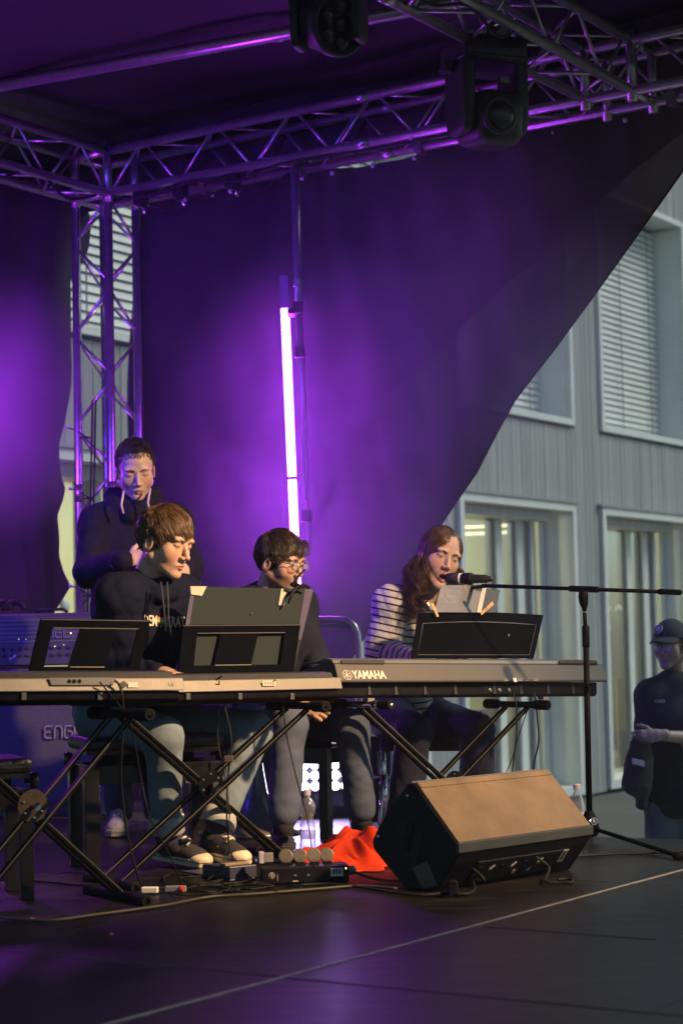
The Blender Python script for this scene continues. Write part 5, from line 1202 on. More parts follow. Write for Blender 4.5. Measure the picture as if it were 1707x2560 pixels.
# ============================================================ PEOPLE
def attr_mat(name, rough, spec=.5, sss=0, bump=.1, bscale=120, var=0, sheen=0):
    m=bpy.data.materials.new(name); m.use_nodes=True; n=m.node_tree; b=n.nodes['Principled BSDF']
    a=n.nodes.new('ShaderNodeAttribute'); a.attribute_name='tint'
    tc=n.nodes.new('ShaderNodeTexCoord'); no=n.nodes.new('ShaderNodeTexNoise'); no.inputs['Scale'].default_value=45; no.inputs['Detail'].default_value=4; n.links.new(tc.outputs['Object'],no.inputs['Vector'])
    mr=n.nodes.new('ShaderNodeMapRange'); mr.inputs[1].default_value=.3; mr.inputs[2].default_value=.7; mr.inputs[3].default_value=.88; mr.inputs[4].default_value=1.1; n.links.new(no.outputs['Fac'],mr.inputs[0])
    vm=n.nodes.new('ShaderNodeVectorMath'); vm.operation='SCALE'; n.links.new(a.outputs['Color'],vm.inputs[0]); n.links.new(mr.outputs[0],vm.inputs['Scale']); n.links.new(vm.outputs[0],b.inputs['Base Color'])
    b.inputs['Roughness'].default_value=rough; b.inputs['Specular IOR Level'].default_value=spec
    if sss: b.inputs['Subsurface Weight'].default_value=sss; b.inputs['Subsurface Radius'].default_value=(.012,.005,.003); b.inputs['Subsurface Scale'].default_value=1
    n2=n.nodes.new('ShaderNodeTexNoise'); n2.inputs['Scale'].default_value=bscale; n.links.new(tc.outputs['Object'],n2.inputs['Vector']); bp=n.nodes.new('ShaderNodeBump'); bp.inputs['Strength'].default_value=bump; bp.inputs['Distance'].default_value=.004
    n.links.new(n2.outputs['Fac'],bp.inputs['Height']); n.links.new(bp.outputs[0],b.inputs['Normal'])
    return m
SKIN=attr_mat('skin',.48,.45,.12,.12,160)
EYEW=mat('eye_white',(.62,.58,.55),.2,0,0); IRIS=mat('iris',(.03,.022,.018),.12,0,0); TEETH=mat('teeth',(.7,.66,.58),.3,0,0)
def frame(yaw,pitch,roll):
    y=math.radians(yaw); p_=math.radians(pitch); r=math.radians(roll)
    f=V((math.sin(y)*math.cos(p_),-math.cos(y)*math.cos(p_),-math.sin(p_))); rt=f.cross(UP).normalized(); u=rt.cross(f)
    R=Matrix.Rotation(r,3,f); return R@rt, f, R@u
def toW(P,c,fr,s): 
    rt,f,u=[np.array(x) for x in fr]; P=np.asarray(P,float); return np.array(c)+s*(P[:,:1]*rt+P[:,1:2]*f+P[:,2:3]*u)
class LV:   # local point helper
    def __init__(s,c,fr,sc): s.c,s.fr,s.s=V(c),fr,sc
    def __call__(s,x,y,z): return s.c+(s.fr[0]*x+s.fr[1]*y+s.fr[2]*z)*s.s
def head_mesh(skin, lips, stubble=0, open_=0, lid=0.0, jaw=1.0, nose=1.0, h=.0023, neck=True, hollow=.0):
    F=Field((-.095,-.13,-.20),(.095,.135,.13),h)
    F.ell((0,-.018,.028),(.074,.096,.088),k=0)
    F.ell((0,.030,.035),(.060,.053,.060),k=.02)
    F.ell((0,.034,-.030),(.056,.052,.072),k=.02)
    dj=-.014*open_
    for s in(-1,1):
        F.limb((s*.050*jaw,-.002,-.058),(s*.012,.066,-.098+dj),.022,.018,k=.02)
        F.ell((s*.038,.051,-.030),(.024,.020,.024),k=.03)
        F.ell((s*.027,.077,.021),(.027,.0105,.009),k=.014)
    F.ell((0,.073,-.101+dj),(.021,.017,.016),k=.012)
    F.ell((0,.068,-.068),(.029,.022,.026),k=.014)
    for s in(-1,1): F.ell((s*.031,.098,-.001),(.018,.0145,.0115),k=.010,op='sub')
    F.limb((0,.081,.010),(0,.1045*nose,-.035),.0075,.0095,k=.009)
    for s in(-1,1): F.ell((s*.0115,.094,-.040),(.0085,.011,.0075),k=.005)
    for s in(-1,1):
        n_=np.array((0,.25,1.)); n_/=np.linalg.norm(n_)
        F.ell((s*.031,.0705,.0),(.0155,.0148,.0148),k=.003,clip=(n_,lid))
        F.ell((s*.031,.0705,.0),(.0150,.0142,.0142),k=.003,clip=((0,-.1,-1.),.0055))
    if open_:
        F.ell((0,.092,-.079),(.019,.020,.0115),k=.004,op='sub')
        for s in(-1,1):
            F.limb((s*.019,.083,-.074),(0,.0935,-.064),.0038,.0052,k=.004); F.limb((s*.018,.081,-.082),(0,.090,-.0955),.004,.0058,k=.004)
    else:
        for s in(-1,1):
            F.limb((s*.021,.083,-.069),(s*.002,.0930,-.0655),.0028,.0048,k=.004); F.limb((s*.018,.082,-.072),(0,.0915,-.0765),.0030,.0055,k=.003)
        F.limb((-.018,.0955,-.0705),(.018,.0955,-.0705),.0022,.0022,k=.001,op='sub')
        F.ell((0,.098,-.087),(.014,.010,.005),k=.006,op='sub')
    for s in(-1,1):
        M=np.array([[1,0,0],[0,.96,-.28],[0,.28,.96]]).T
        F.ell((s*.077,-.012,-.020),(.0075,.019,.031),M=M,k=.006)
        F.ell((s*.084,-.007,-.016),(.0055,.010,.018),M=M,k=.003,op='sub')
    if neck: F.limb((0,-.022,-.06),(0,-.048,-.22),.052,.058,k=.025)
    v,f=F.mesh()
    n=len(v); col=np.ones((n,4)); col[:,:3]=skin; x,y,z=v.T
    def blend(m,c):
        m=np.clip(m,0,1)[:,None]; col[:,:3]=col[:,:3]*(1-m)+np.array(c)*m
    bs=np.exp(-((x/.035)**4+((y-.08)/.05)**4))
    blend(.35*np.exp(-(((np.abs(x)-.045)/.02)**2+((z+.035)/.02)**2))*(y>.02), np.array(skin)*np.array((1.1,.62,.55)))
    blend(.3*np.exp(-((x/.015)**2+((z+.036)/.012)**2))*(y>.085), np.array(skin)*np.array((1.1,.6,.5)))
    blend(.22*np.exp(-(((np.abs(x)-.031)/.017)**4+((z-.002)/.012)**4))*(y>.06), np.array(skin)*np.array((.62,.45,.42)))
    if stubble:
        st_=((z<-.048)&(y>-.005)&(z>-.135))*np.clip((-.043-z)/.015,0,1); st_=np.maximum(st_,((np.abs(x)>.045)&(z<.0)&(y>-.002)&(y<.035))*.8)
        blend(stubble*st_*(1-((np.abs(x)<.02)&(z>-.055)&(z<-.045))), np.array(skin)*.30)
    if open_:
        lipm=((np.abs(x)<.0235)&(y>.078)&(((z<-.0595)&(z>-.071))|((z<-.087)&(z>-.1025)))); inn=((x/.0185)**2+((z+.079)/.0125)**2<1)&(y>.05)&(y<.092)
        blend(lipm*.85,lips); blend(inn*1.0,(.05,.008,.008))
    else:
        w=np.exp(-((x/.021)**6)); m=w*((z<-.0615)&(z>-.082)&(y>.0805)); blend(m*.8,lips); blend(w*np.exp(-((z+.0705)/.0016)**2)*(y>.082)*.7,(np.array(lips)*.35))
    return v,f,col
def eyes(par,c,fr,s,look=(0,0)):
    L=LV(c,fr,s)
    for sd in(-1,1):
        q=L(sd*.031,.0705,0); e=put('eye', ell(q,fr[0],fr[1],fr[2],[.0130*s]*3,14,10), EYEW, par, smooth=True)
        d=(fr[1]+fr[2]*math.tan(math.radians(-look[1]))+fr[0]*math.tan(math.radians(look[0]))).normalized(); sx=d.cross(fr[2]).normalized()
        put('iris', ell(q+d*.0092*s,sx,d,sx.cross(d),(.0062*s,.0045*s,.0062*s),12,8), IRIS, e, smooth=True)
def strands(name, roots, paths, m, par, r0=.0012, label=None, extra=None, cl=None):
    col=m; m=HAIRM
    N0,K0,_=paths.shape; g_=rng.uniform(.35,1.9,(N0,1))*rng.choice([.7,1,1.3],(N0,1)); g_=g_*(1 if cl is None else (.62+.9*((cl*31)%13)/12.)[:,None]); tc_=np.array(col)[None]*g_; tc_=np.repeat(tc_,K0*3,axis=0)
    """paths: (N,K,3) world"""
    N,K,_=paths.shape
    t=np.gradient(paths,axis=1); t/=np.linalg.norm(t,axis=2,keepdims=True)+1e-9
    ref=rng.normal(size=(N,1,3)); a=np.cross(t,np.broadcast_to(ref,t.shape)); a/=np.linalg.norm(a,axis=2,keepdims=True)+1e-9; b=np.cross(t,a)
    rad=r0*np.linspace(1,.35,K)[None,:,None]*rng.uniform(.7,1.3,(N,1,1))
    ring=[paths+(a*math.cos(an)+b*math.sin(an))*rad for an in (0,2.094,4.189)]
    vs=np.stack(ring,2).reshape(-1,3)
    base=(np.arange(N)[:,None]*K+np.arange(K-1)[None])*3; base=base.reshape(-1)
    fs=[]
    for k in range(3):
        k2=(k+1)%3; fs.append(np.stack([base+k,base+k2,base+3+k2,base+3+k],1))
    fs=np.concatenate(fs)
    if extra is not None: tc_=np.concatenate([tc_,np.tile(np.array(col)[None]*.35,(len(extra[0]),1))])
    if extra is not None: ev,ef=extra; off=len(vs); vs=np.concatenate([vs,ev]); fs=[tuple(x) for x in fs]+[tuple(i+off for i in f) for f in ef]
    return put(name,(vs,fs),m,par,smooth=True,label=label,attr={'tint':np.concatenate([tc_,np.ones((len(tc_),1))],1)})
def hair_mat(name,col,rough=.38): return col
HAIRM=attr_mat('hair',.36,.6,0,0)
def man_hair(par,c,fr,s,m,N,length,crown,lift,lo,hl=None,jit=.25,inflate=(.078,.101,.093),r0=.0013,fringe=0):
    hl=hl or ([-.125,-.06,-.03,-.012,.006,.03,.045,.062,.090],[-.085,-.072,-.050,-.004,-.002,.022,.052,.062,.078])
    E=np.array(inflate); C0=np.array((0,-.018,.028))
    P=[]
    while len(P)<N:
        d=rng.normal(size=3); d/=np.linalg.norm(d); p=C0+d*E
        if p[2]>np.interp(p[1],*hl)+lo: P.append(p)
    P=np.array(P); K=8; path=np.zeros((N,K,3)); path[:,0]=P; cell=np.floor(P/.017).astype(int); key=(cell[:,0]*73+cell[:,1]*179+cell[:,2]*283)%997; cv=np.random.default_rng(3).normal(size=(997,3))*.030*jit*3; cl_=np.random.default_rng(4).uniform(.55,1.15,997)[key]; lf_=np.random.default_rng(5).uniform(.2,1.6,997)[key]; ln=length*rng.uniform(.75,1.1,N)*cl_/(K-1)
    cr=np.array(crown); dirn=None
    for k in range(1,K):
        q=path[:,k-1]; nrm=(q-C0)/E**2; nrm/=np.linalg.norm(nrm,axis=1)[:,None]
        d=q-cr+cv[key]+rng.normal(size=(N,3))*.006*jit*4
        d[:,2]-=.02*fringe
        d-=nrm*(d*nrm).sum(1)[:,None]; d/=np.linalg.norm(d,axis=1)[:,None]+1e-9
        if dirn is not None: d=d*.5+dirn*.5
        dirn=d
        q2=q+d*ln[:,None]
        # stay outside the inflated skull
        k_=(q2-C0)/(E[None]+(lift*lf_*math.sin(math.pi*min(1,k/(K-1)*.8)))[:,None]); rr=np.linalg.norm(k_,axis=1); q2=np.where((rr<1.0)[:,None] | True, C0+(q2-C0)/rr[:,None], q2)
        path[:,k]=q2
    ev,ef=ell((0,-.018,.028),(1,0,0),(0,1,0),(0,0,1),[x+.0008 for x in inflate],90,64); ev=np.array([tuple(x) for x in ev])
    keep=ev[:,2]>np.interp(ev[:,1],*hl)+lo; ef=[f for f in ef if all(keep[i] for i in f)]
    W_=toW(path.reshape(-1,3),c,fr,s).reshape(N,K,3)
    return strands('hair',None,W_,m,par,r0*s,extra=(toW(ev,c,fr,s),ef))
def brows(par,c,fr,s,m,th=.0026,drop=0):
    L=LV(c,fr,s); parts=[]
    for sd in(-1,1):
        parts.append(tube([L(sd*x,y,z-drop*(.05-x)*10) for x,y,z in ((.013,.0915,.0155),(.022,.091,.019),(.033,.087,.021),(.043,.078,.018),(.049,.070,.012))],[th*.8*s,th*1.1*s,th*s,th*.8*s,th*.3*s],6))
    put('eyebrows', cat(*parts), m, par, smooth=True)
def hand(Fd, wrist, pdir, back, thumb, curl=.5, s=1.0, spread=.012, tcurl=.5):
    """adds palm, four fingers and a thumb to a fine field"""
    w_=V(wrist); d=V(pdir).normalized(); b=(V(back)-d*V(back).dot(d)).normalized(); sd=(V(thumb)-d*V(thumb).dot(d)-b*V(thumb).dot(b)).normalized()
    Fd.limb(w_-d*.05*s,w_,.024*s,.023*s,k=.01,flat=1.2,side=sd)
    Fd.limb(w_,w_+d*.030*s,.021*s,.019*s,k=.012,flat=1.55,side=sd)
    Fd.limb(w_+d*.03*s,w_+d*.078*s,.0155*s,.0125*s,k=.012,flat=2.5,side=sd)
    ls=[(.042,.026,.020),(.047,.030,.022),(.044,.028,.021),(.035,.021,.018)]
    for k,(l1,l2,l3) in enumerate(ls):
        o=(1.5-k)*.0195*s; p_=w_+d*(.080-.003*abs(k-1.2))*s+sd*o; dd=(d+sd*(1.5-k)*spread*4).normalized(); an=0
        for i,(l,r1,r2) in enumerate(((l1,.0092,.0083),(l2,.0083,.0075),(l3,.0075,.0062))):
            an+=curl*(.75,1.05,.7)[i]*(1+.08*k); v_=(dd*math.cos(an)-b*math.sin(an)); q=p_+v_*l*s
            Fd.limb(p_,q,r1*s,r2*s,k=.0025); p_=q
    p_=w_+d*.018*s+sd*.020*s-b*.006*s; v_=(d*.55+sd*.75-b*.25).normalized()
    for i,(l,r1,r2) in enumerate(((.038,.014,.0105),(.032,.0105,.0092),(.024,.0092,.0068))):
        q=p_+v_*l*s; Fd.limb(p_,q,r1*s,r2*s,k=.006); p_=q; v_=(v_+d*.35*tcurl-sd*.5*tcurl-b*.3*tcurl).normalized()
def cloth_torso(F,J,g=1.0,arms=('R','L'),tl=.13,tc=.135,fl=1.3,sleeve=1.0,ke=None,short=False):
    sv=(J['sL']-J['sR']).normalized()
    F.limb(J['pelvis'],J['chest'],tl*g,tc*g,k=.03,flat=fl,side=sv)
    F.limb(J['chest'],J['neck'],tc*g*.95,.062*g,k=.05,flat=fl,side=sv)
    F.limb(J['sR'],J['sL'],.066*g,.066*g,k=.05)
    for a in 'RL': F.limb(lerp(J['neck'],J['chest'],.12),J['s'+a],.058*g,.066*g,k=.07)
    for a in arms:
        e=J['e'+a]; s=J['s'+a]; w_=J['w'+a]
        if short: F.limb(s,lerp(s,e,.72),.068*sleeve,.070*sleeve,k=.04)
        else:
            F.limb(s,e,.064*sleeve,.053*sleeve,k=.035); F.limb(e,lerp(e,w_,.93),.052*sleeve,.040*sleeve,k=.025)
def cloth_legs(F,J,g=1.0,th=.088,kn=.068,an=.058,end=1.0):
    F.limb(J['hR'],J['hL'],.112*g,.112*g,k=.04)
    for a in('R','L'):
        F.limb(J['h'+a],J['k'+a],th*g,kn*g,k=.045); F.limb(J['k'+a],lerp(J['k'+a],J['a'+a],end),kn*g*.97,an*g,k=.03)
def bbox(J,keys,m=.16):
    P=np.array([tuple(J[k]) for k in keys]); return P.min(0)-m, P.max(0)+m
def body(par,J,head,skin,bare=(),hands=(),h=.011,hh=.0034,legs=True):
    """one skin mesh: trunk and limbs, with head and hands in finer facets"""
    hv,hf,hc,hcen,fr,s=head
    keys=['pelvis','chest','neck','sR','sL','eR','eL','wR','wL','hR','hL']+(['kR','kL','aR','aL'] if legs else [])
    lo,hi=bbox(J,keys,.12); F=Field(lo,hi,h); sv=(J['sL']-J['sR']).normalized()
    L=LV(hcen,fr,s)
    F.limb(J['pelvis'],J['chest'],.10,.105,k=.03,flat=1.3,side=sv); F.limb(J['chest'],J['neck'],.10,.05,k=.04,flat=1.3,side=sv)
    F.limb(J['neck'],L(0,-.03,-.10),.05,.046*s,k=.02); F.limb(J['sR'],J['sL'],.045,.045,k=.04)
    for a in('R','L'):
        ab_=.040 if bare else .031; F.limb(J['s'+a],J['e'+a],.040,ab_-.002,k=.03); F.limb(J['e'+a],lerp(J['e'+a],J['w'+a],.35),ab_,ab_+.001,k=.02); F.limb(lerp(J['e'+a],J['w'+a],.3),J['w'+a],ab_,.026,k=.02)
        if legs: F.limb(J['h'+a],J['k'+a],.070,.050,k=.04); F.limb(J['k'+a],J['a'+a],.048,.036,k=.02)
    F.limb(J['hR'],J['hL'],.085,.085,k=.03)
    v,f=F.mesh(); V_=[v]; F_=[f]; C_=[np.tile(np.array((*skin,1.)),(len(v),1))]
    V_.append(toW(hv,hcen,fr,s)); F_.append(hf+len(v)); C_.append(hc); off=len(v)+len(hv)
    for hd_ in hands:
        w_=V(hd_[0]); Fh=Field(np.array(w_)-.17,np.array(w_)+.17,hh); hand(Fh,*hd_[:4],**hd_[4]); v2,f2=Fh.mesh()
        V_.append(v2); F_.append(f2+off); off+=len(v2); c2=np.tile(np.array((*[x*(.95) for x in skin],1.)),(len(v2),1)); C_.append(c2)
    return put('body',(np.concatenate(V_),np.concatenate(F_)),SKIN,par,smooth=True,attr={'tint':np.concatenate(C_)})
def garment(par,name,lo,hi,h,fn,m,wr=(),attr=None,label=None):
    F=Field(lo,hi,h); fn(F)
    for a in wr: F.wrinkle(*a[:2],seed=a[2],ridge=a[3] if len(a)>3 else True,stretch=a[4] if len(a)>4 else (1,1,1))
    v,f=F.mesh(); at_=attr(v) if attr else None
    return put(name,(v,f),m,par,smooth=True,attr=at_,label=label)
def denim(name,c,**k):
    return mat(name,c,.85,0,.22,7,.25,260,spec=.06)
from mathutils.bvhtree import BVHTree
def bvh_(o):
    me=o.data; w0=wloc(o); return BVHTree.FromPolygons([v.co+w0 for v in me.vertices],[tuple(p.vertices) for p in me.polygons])
def sneaker(par,heel,toe,upper,sole,lace,toe_cap=None,high=True,label=None,lift=0,ankle=None,star=False,s=1.0):
    a=V(heel); b_=V(toe); d=(b_-a); d=d.normalized(); sd=d.cross(UP).normalized(); u=sd.cross(d)
    q=lambda f,x,z:a+(d*f+sd*x+u*z)*s
    F=Field(np.array(q(.14,0,.06))-.20,np.array(q(.14,0,.06))+.20,.0042)
    M=np.array([tuple(sd),tuple(d),tuple(u)]).T
    F.ell(q(.085,0,.050),(.040*s,.080*s,.045*s),M=M,k=.01); F.ell(q(.17,0,.040),(.043*s,.085*s,.036*s),M=M,k=.02); F.ell(q(.215,0,.036),(.044*s,.055*s,.030*s),M=M,k=.015)
    ank=q(.055,0,.135) if ankle is None else V(ankle)
    if high: F.limb(q(.06,0,.06),lerp(q(.055,0,.06),ank,.95),.042*s,.041*s,k=.02)
    else: F.limb(q(.06,0,.06),q(.055,0,.085),.040*s,.038*s,k=.02)
    F.limb(q(.10,0,.09),q(.17,0,.066),.028*s,.022*s,k=.02)
    v,f=F.mesh(); zz=(v-np.array(a))@np.array(u); v=v-np.outer(np.minimum(zz-.022*s,0),np.array(u))
    sh=put('shoe',(v,f),upper,par,smooth=True,label=label)
    ol=[(-.004,-.022),(.0,-.032),(.04,-.038),(.10,-.039),(.16,-.046),(.22,-.050),(.262,-.040),(.284,-.018),(.286,.010),(.268,.036),(.22,.046),(.16,.042),(.10,.036),(.04,.036),(.0,.030),(-.006,.0)]
    put('sole', prism([q(f_,x,.003) for f_,x in ol],u*.031*s), sole, sh, bevel=.004)
    put('sole_stripe', tube([q(f_*1.004-.001,x*1.03,.0215) for f_,x in ol+ol[:1]],.0017*s,5), mat('sole_line',(.05,.045,.045),.6), sh)
    if toe_cap is not None:
        put('toe_cap', ell(q(.236,0,.029),sd,d,u,(.046*s,.050*s,.029*s),18,12), toe_cap, sh, smooth=True)
    bs_=bvh_(sh)
    def on(f_,x,lift=.003):
        o_=q(f_,x,.20); hloc=bs_.ray_cast(o_,-u,.3)[0]
        return (hloc if hloc is not None else q(f_,x,.05))+u*lift*s
    for k in range(6):
        t=k/5; f0=lerp(.105,.185,t)
        put('lace', tube([on(f0+(-.012 if k%2 else .0),-.024),on(f0-.004,-.010,.005),on(f0,.008,.005),on(f0+(.0 if k%2 else -.012),.024)],.0048*s,6), lace, sh, smooth=True)
    for sx in (-1,1):
        put('lace', tube([on(.105,.004*sx,.006),on(.118,.022*sx,.012),on(.14,.036*sx,.010),on(.155,.040*sx,.006),on(.135,.030*sx,.006),on(.11,.010*sx,.006)],.0042*s,6), lace, sh, smooth=True)
    if star:
        cc=ank*0+q(.05,.0455,.085); put('ankle_patch', lathe(q(.052,.0405,.088),sd,[(.019,0),(.019,.003)],20), toe_cap, sh)
        pts=[]; 
        for k in range(10):
            r=.012 if k%2==0 else .005; an=math.pi/2+k*math.pi/5; pts.append(q(.052+math.cos(an)*r,.0438,.088+math.sin(an)*r))
        put('star', prism(pts,sd*.0006), mat('star_navy',(.02,.03,.09),.5), sh)
    return sh
PX=W
CREAM=mat('shoe_cream',(.62,.55,.42),.6,0,.1,30); LACEW=mat('lace_white',(.62,.57,.48),.8,0,.1,60); CANV=mat('shoe_canvas_black',(.022,.022,.028),.85,0,.2,60,.3,300); CANVW=mat('shoe_canvas_dark',(.035,.033,.045),.85,0,.2,60,.3,300)

# ------------------------------------------------------------ 1: seated man in the printed hoodie
J=dict(pelvis=PX(300,1775,7.32),chest=PX(352,1570,7.28),neck=PX(383,1462,7.24),sR=PX(292,1488,7.12),sL=PX(458,1492,7.42),eR=PX(262,1650,7.22),eL=PX(520,1640,7.36),
 wR=PX(400,1690,6.98),wL=PX(505,1690,7.14),hR=PX(262,1785,7.20),hL=PX(345,1788,7.42),kR=PX(408,1842,6.96),kL=PX(632,1828,7.26),aR=PX(418,2100,7.08),aL=PX(532,2092,7.14))
p1_=thing('person','seated man with light brown hair and navy hoodie printed with a rainbow heart word','person',V((J['pelvis'].x,J['pelvis'].y,0)))
fr=frame(57,17,-3); hc=PX(416,1352,7.17); s=1.10; SK=(.50,.335,.255)
hv=head_mesh(SK,(.42,.16,.13),0,0,lid=-.001,nose=1.03)
body(p1_,J,(*hv,hc,fr,s),SK,hands=[(J['wR']+V((.02,-.01,.01)),V((.6,-.75,-.1)),UP,V((.8,.5,0)),dict(curl=.55))])
eyes(p1_,hc,fr,s,(0,35)); HB=hair_mat('hair_light_brown',(.105,.058,.028)); brows(p1_,hc,fr,s,mat('brow_fair',(.16,.09,.05),.6),.0020)
man_hair(p1_,hc,fr,s,HB,8000,.064,(0.02,-.06,.10),.007,0,hl=([-.125,-.07,-.04,-.016,.004,.022,.04,.062,.090],[-.060,-.062,-.050,.002,.004,.018,.045,.062,.072]),r0=.0010,jit=.13,fringe=.4,inflate=(.0775,.101,.0930))
HOOD=mat('navy_fleece',(.010,.013,.030),.9,0,.2,12,.35,220,spec=.06)
lo,hi=bbox(J,['pelvis','chest','neck','sR','sL','eR','eL','wR','wL'],.19)
def f1(F):
    cloth_torso(F,J,1.0,tl=.150,tc=.142)
    L=LV(hc,fr,s); nk=J['neck']; ring=[nk+V((-.075,.03,.035)),nk+V((-.055,-.055,.010)),nk+V((.02,-.085,-.045)),nk+V((.075,-.03,-.02)),nk+V((.06,.06,.03)),nk+V((-.02,.085,.045)),nk+V((-.075,.03,.035))]
    for a,b in zip(ring,ring[1:]): F.limb(a,b,.030,.030,k=.02)
    F.ell(nk+V((-.06,.07,.01)),(.075,.07,.05),k=.03)
    F.limb(J['pelvis']+V((0,0,-.02)),J['pelvis']+V((.0,0,.03)),.155,.155,k=.02,flat=1.15,side=(J['sL']-J['sR']))
g1=garment(p1_,'hoodie',lo,hi,.0075,f1,HOOD,[(.007,17,3),(.003,42,4)])
CORD=mat('cord_navy',(.03,.033,.055),.7)
for dx in (0,.018): put('drawstring', tube([PX(402+dx*900,1455,7.08),PX(408+dx*700,1500,7.07),PX(412+dx*500,1540,7.07),PX(414+dx*800,1578+dx*900,7.07)],.0035,6), CORD, g1, smooth=True)
# chest print: letters and a striped heart between them
PRT=mat('print_cream',(.62,.55,.46),.6,0,0)
def chest(px,py): return PX(px,py,7.062)
tn=V((.50,-.86,-.05)).normalized(); tx=V((.90,.43,-.045)).normalized(); ty=tn.cross(tx)*-1; ty=ty if ty.z>0 else -ty
tx=ty.cross(tn); tx = tx if tx.x>0 else -tx
# sample the fleece surface so the print lies on it
from mathutils.bvhtree import BVHTree
def bvh(o):
    me=o.data; w0=wloc(o); return BVHTree.FromPolygons([v.co+w0 for v in me.vertices],[tuple(p.vertices) for p in me.polygons])
bt1=bvh(g1)
def hit(px,py,bt,lift=.0015):
    r=ray(px,py); loc,nn,_,_=bt.ray_cast(CP,r.normalized()); 
    if loc is None: return None
    nn=nn if nn.dot(r)<0 else -nn
    return loc+nn*lift
def projtext(name,s_,x0,y0,x1,h_px,bt,m,par,slope=0,bold=.02):
    cu=bpy.data.curves.new(name,'FONT'); cu.body=s_; cu.size=1; cu.offset=bold; cu.resolution_u=2
    t=bpy.data.objects.new('tmp_text',cu); COL.objects.link(t); bpy.context.view_layer.update()
    me=bpy.data.meshes.new_from_object(t.evaluated_get(bpy.context.evaluated_depsgraph_get()))
    import bmesh
    bm=bmesh.new(); bm.from_mesh(me); bmesh.ops.triangulate(bm,faces=bm.faces[:]); bmesh.ops.subdivide_edges(bm,edges=[e for e in bm.edges if e.calc_length()>.25],cuts=2,use_grid_fill=False); bm.to_mesh(me); bm.free()
    co=np.array([tuple(v.co) for v in me.vertices]); fs=[tuple(p.vertices) for p in me.polygons]
    bpy.data.objects.remove(t); bpy.data.curves.remove(cu)
    wd=co[:,0].max()-co[:,0].min(); vs=[]; last=None
    for x,y,_ in co:
        px=x0+(x-co[:,0].min())/wd*(x1-x0); py=y0-y/.7*h_px+slope*(px-x0); q=hit(px,py,bt) or last; last=q; vs.append(q)
    return put(name,(vs,fs),m,par)
def tp_(a): return a
projtext('print_letters','DEM',360,1563,393,26,bt1,PRT,g1,slope=.06); projtext('print_letters','KRAT',417,1566,462,25,bt1,PRT,g1,slope=.02)
hts=[((.55,.03,.02),0),((.75,.30,.03),1),((.75,.60,.05),2),((.06,.30,.08),3),((.05,.12,.12),4),((.35,.35,.38),5)]
def heart_w(t): # half width of a heart at height t (0 top .. 1 bottom)
    return .5*(1-(max(0,t-.28)/.72)**1.25) if t>.28 else .5*(.82+.18*t/.28)
x0,x1,y0,y1=394,412,1541,1570
for c_,k in hts:
    ta,tb=k/6,(k+1)/6; vs=[]; 
    for t in (ta,(ta+tb)/2,tb):
        w_=heart_w(t)*(x1-x0); cx_=(x0+x1)/2
        for sx_ in (-1,-.33,.33,1): 
            yy=y0+t*(y1-y0)+(2.5 if (k==0 and t==ta and abs(sx_)<.5) else 0); vs.append(hit(cx_+sx_*w_,yy,bt1,.0018))
    fs=[(r*4+i,r*4+i+1,r*4+i+5,r*4+i+4) for r in range(2) for i in range(3)]
    if all(v is not None for v in vs): put('heart_stripe',(vs,fs),mat('heart_%d'%k,c_,.6,0,0),g1)
DN1=denim('denim_pale_blue',(.17,.225,.275))
lo,hi=bbox(J,['hR','hL','kR','kL','aR','aL'],.15)
def f2(F): cloth_legs(F,J,1.0,th=.090,kn=.070,an=.058,end=.74)
jn=garment(p1_,'jeans',lo,hi,.0075,f2,DN1,[(.0045,15,6),(.0018,46,8)])
CUF=mat('denim_cuff',(.42,.45,.45),.85,0,.15,30,.3,200)
for a in('R','L'):
    k_,q_=J['k'+a],J['a'+a]; d=(q_-k_).normalized(); put('cuff', lathe(lerp(k_,q_,.745),d,[(.056,0),(.066,.004),(.068,.030),(.070,.064),(.066,.067),(.058,.055)],28), CUF, jn, smooth=True)
for a in('R','L'): put('sock', tube([lerp(J['k'+a],J['a'+a],.85),J['a'+a]+V((0,0,-.03))],[.045,.042],14), mat('navy_sock',(.03,.03,.06),.9), p1_, smooth=True)
sneaker(p1_,Fl(392,2148,.022),Fl(492,2166,.008),CANVW,CREAM,LACEW,CREAM,ankle=J['aR'],label='low sneaker tipped on its toe with cream rubber cap')
sneaker(p1_,Fl(505,2140,.030),Fl(632,2168,.012),CANV,CREAM,LACEW,CREAM,ankle=J['aL'],star=True)

# ------------------------------------------------------------ 2: seated man with glasses
J=dict(pelvis=PX(668,1775,8.22),chest=PX(680,1580,8.10),neck=PX(668,1492,8.10),sR=PX(618,1518,7.96),sL=PX(748,1512,8.24),eR=PX(628,1660,7.92),eL=PX(790,1650,8.16),
 wR=PX(752,1758,7.72),wL=PX(808,1752,7.86),hR=PX(655,1790,8.06),hL=PX(735,1788,8.30),kR=PX(722,1808,7.62),kL=PX(878,1818,7.88),aR=PX(708,2070,7.55),aL=PX(905,2055,8.0))
p2_=thing('person','seated man with dark hair, glasses and stubble, dark jacket, half hidden by the grey folder','person',V((J['pelvis'].x,J['pelvis'].y,0)))
fr=frame(56,14,0); hc=PX(703,1402,8.0); s=1.07; SK=(.48,.31,.235)
hv=head_mesh(SK,(.38,.15,.13),.75,0,lid=.0035)
body(p2_,J,(*hv,hc,fr,s),SK,hands=[(J['wR'],V((.9,-.2,-.35)),V((-.1,-.9,.3)),V((.2,0,1)),dict(curl=.9)),(J['wL'],V((-.75,-.3,-.4)),V((.1,-.9,.2)),V((.1,0,1)),dict(curl=.9))])
eyes(p2_,hc,fr,s,(0,25)); HD=hair_mat('hair_dark_brown',(.030,.017,.012)); brows(p2_,hc,fr,s,mat('brow_dark',(.03,.018,.013),.6),.0028)
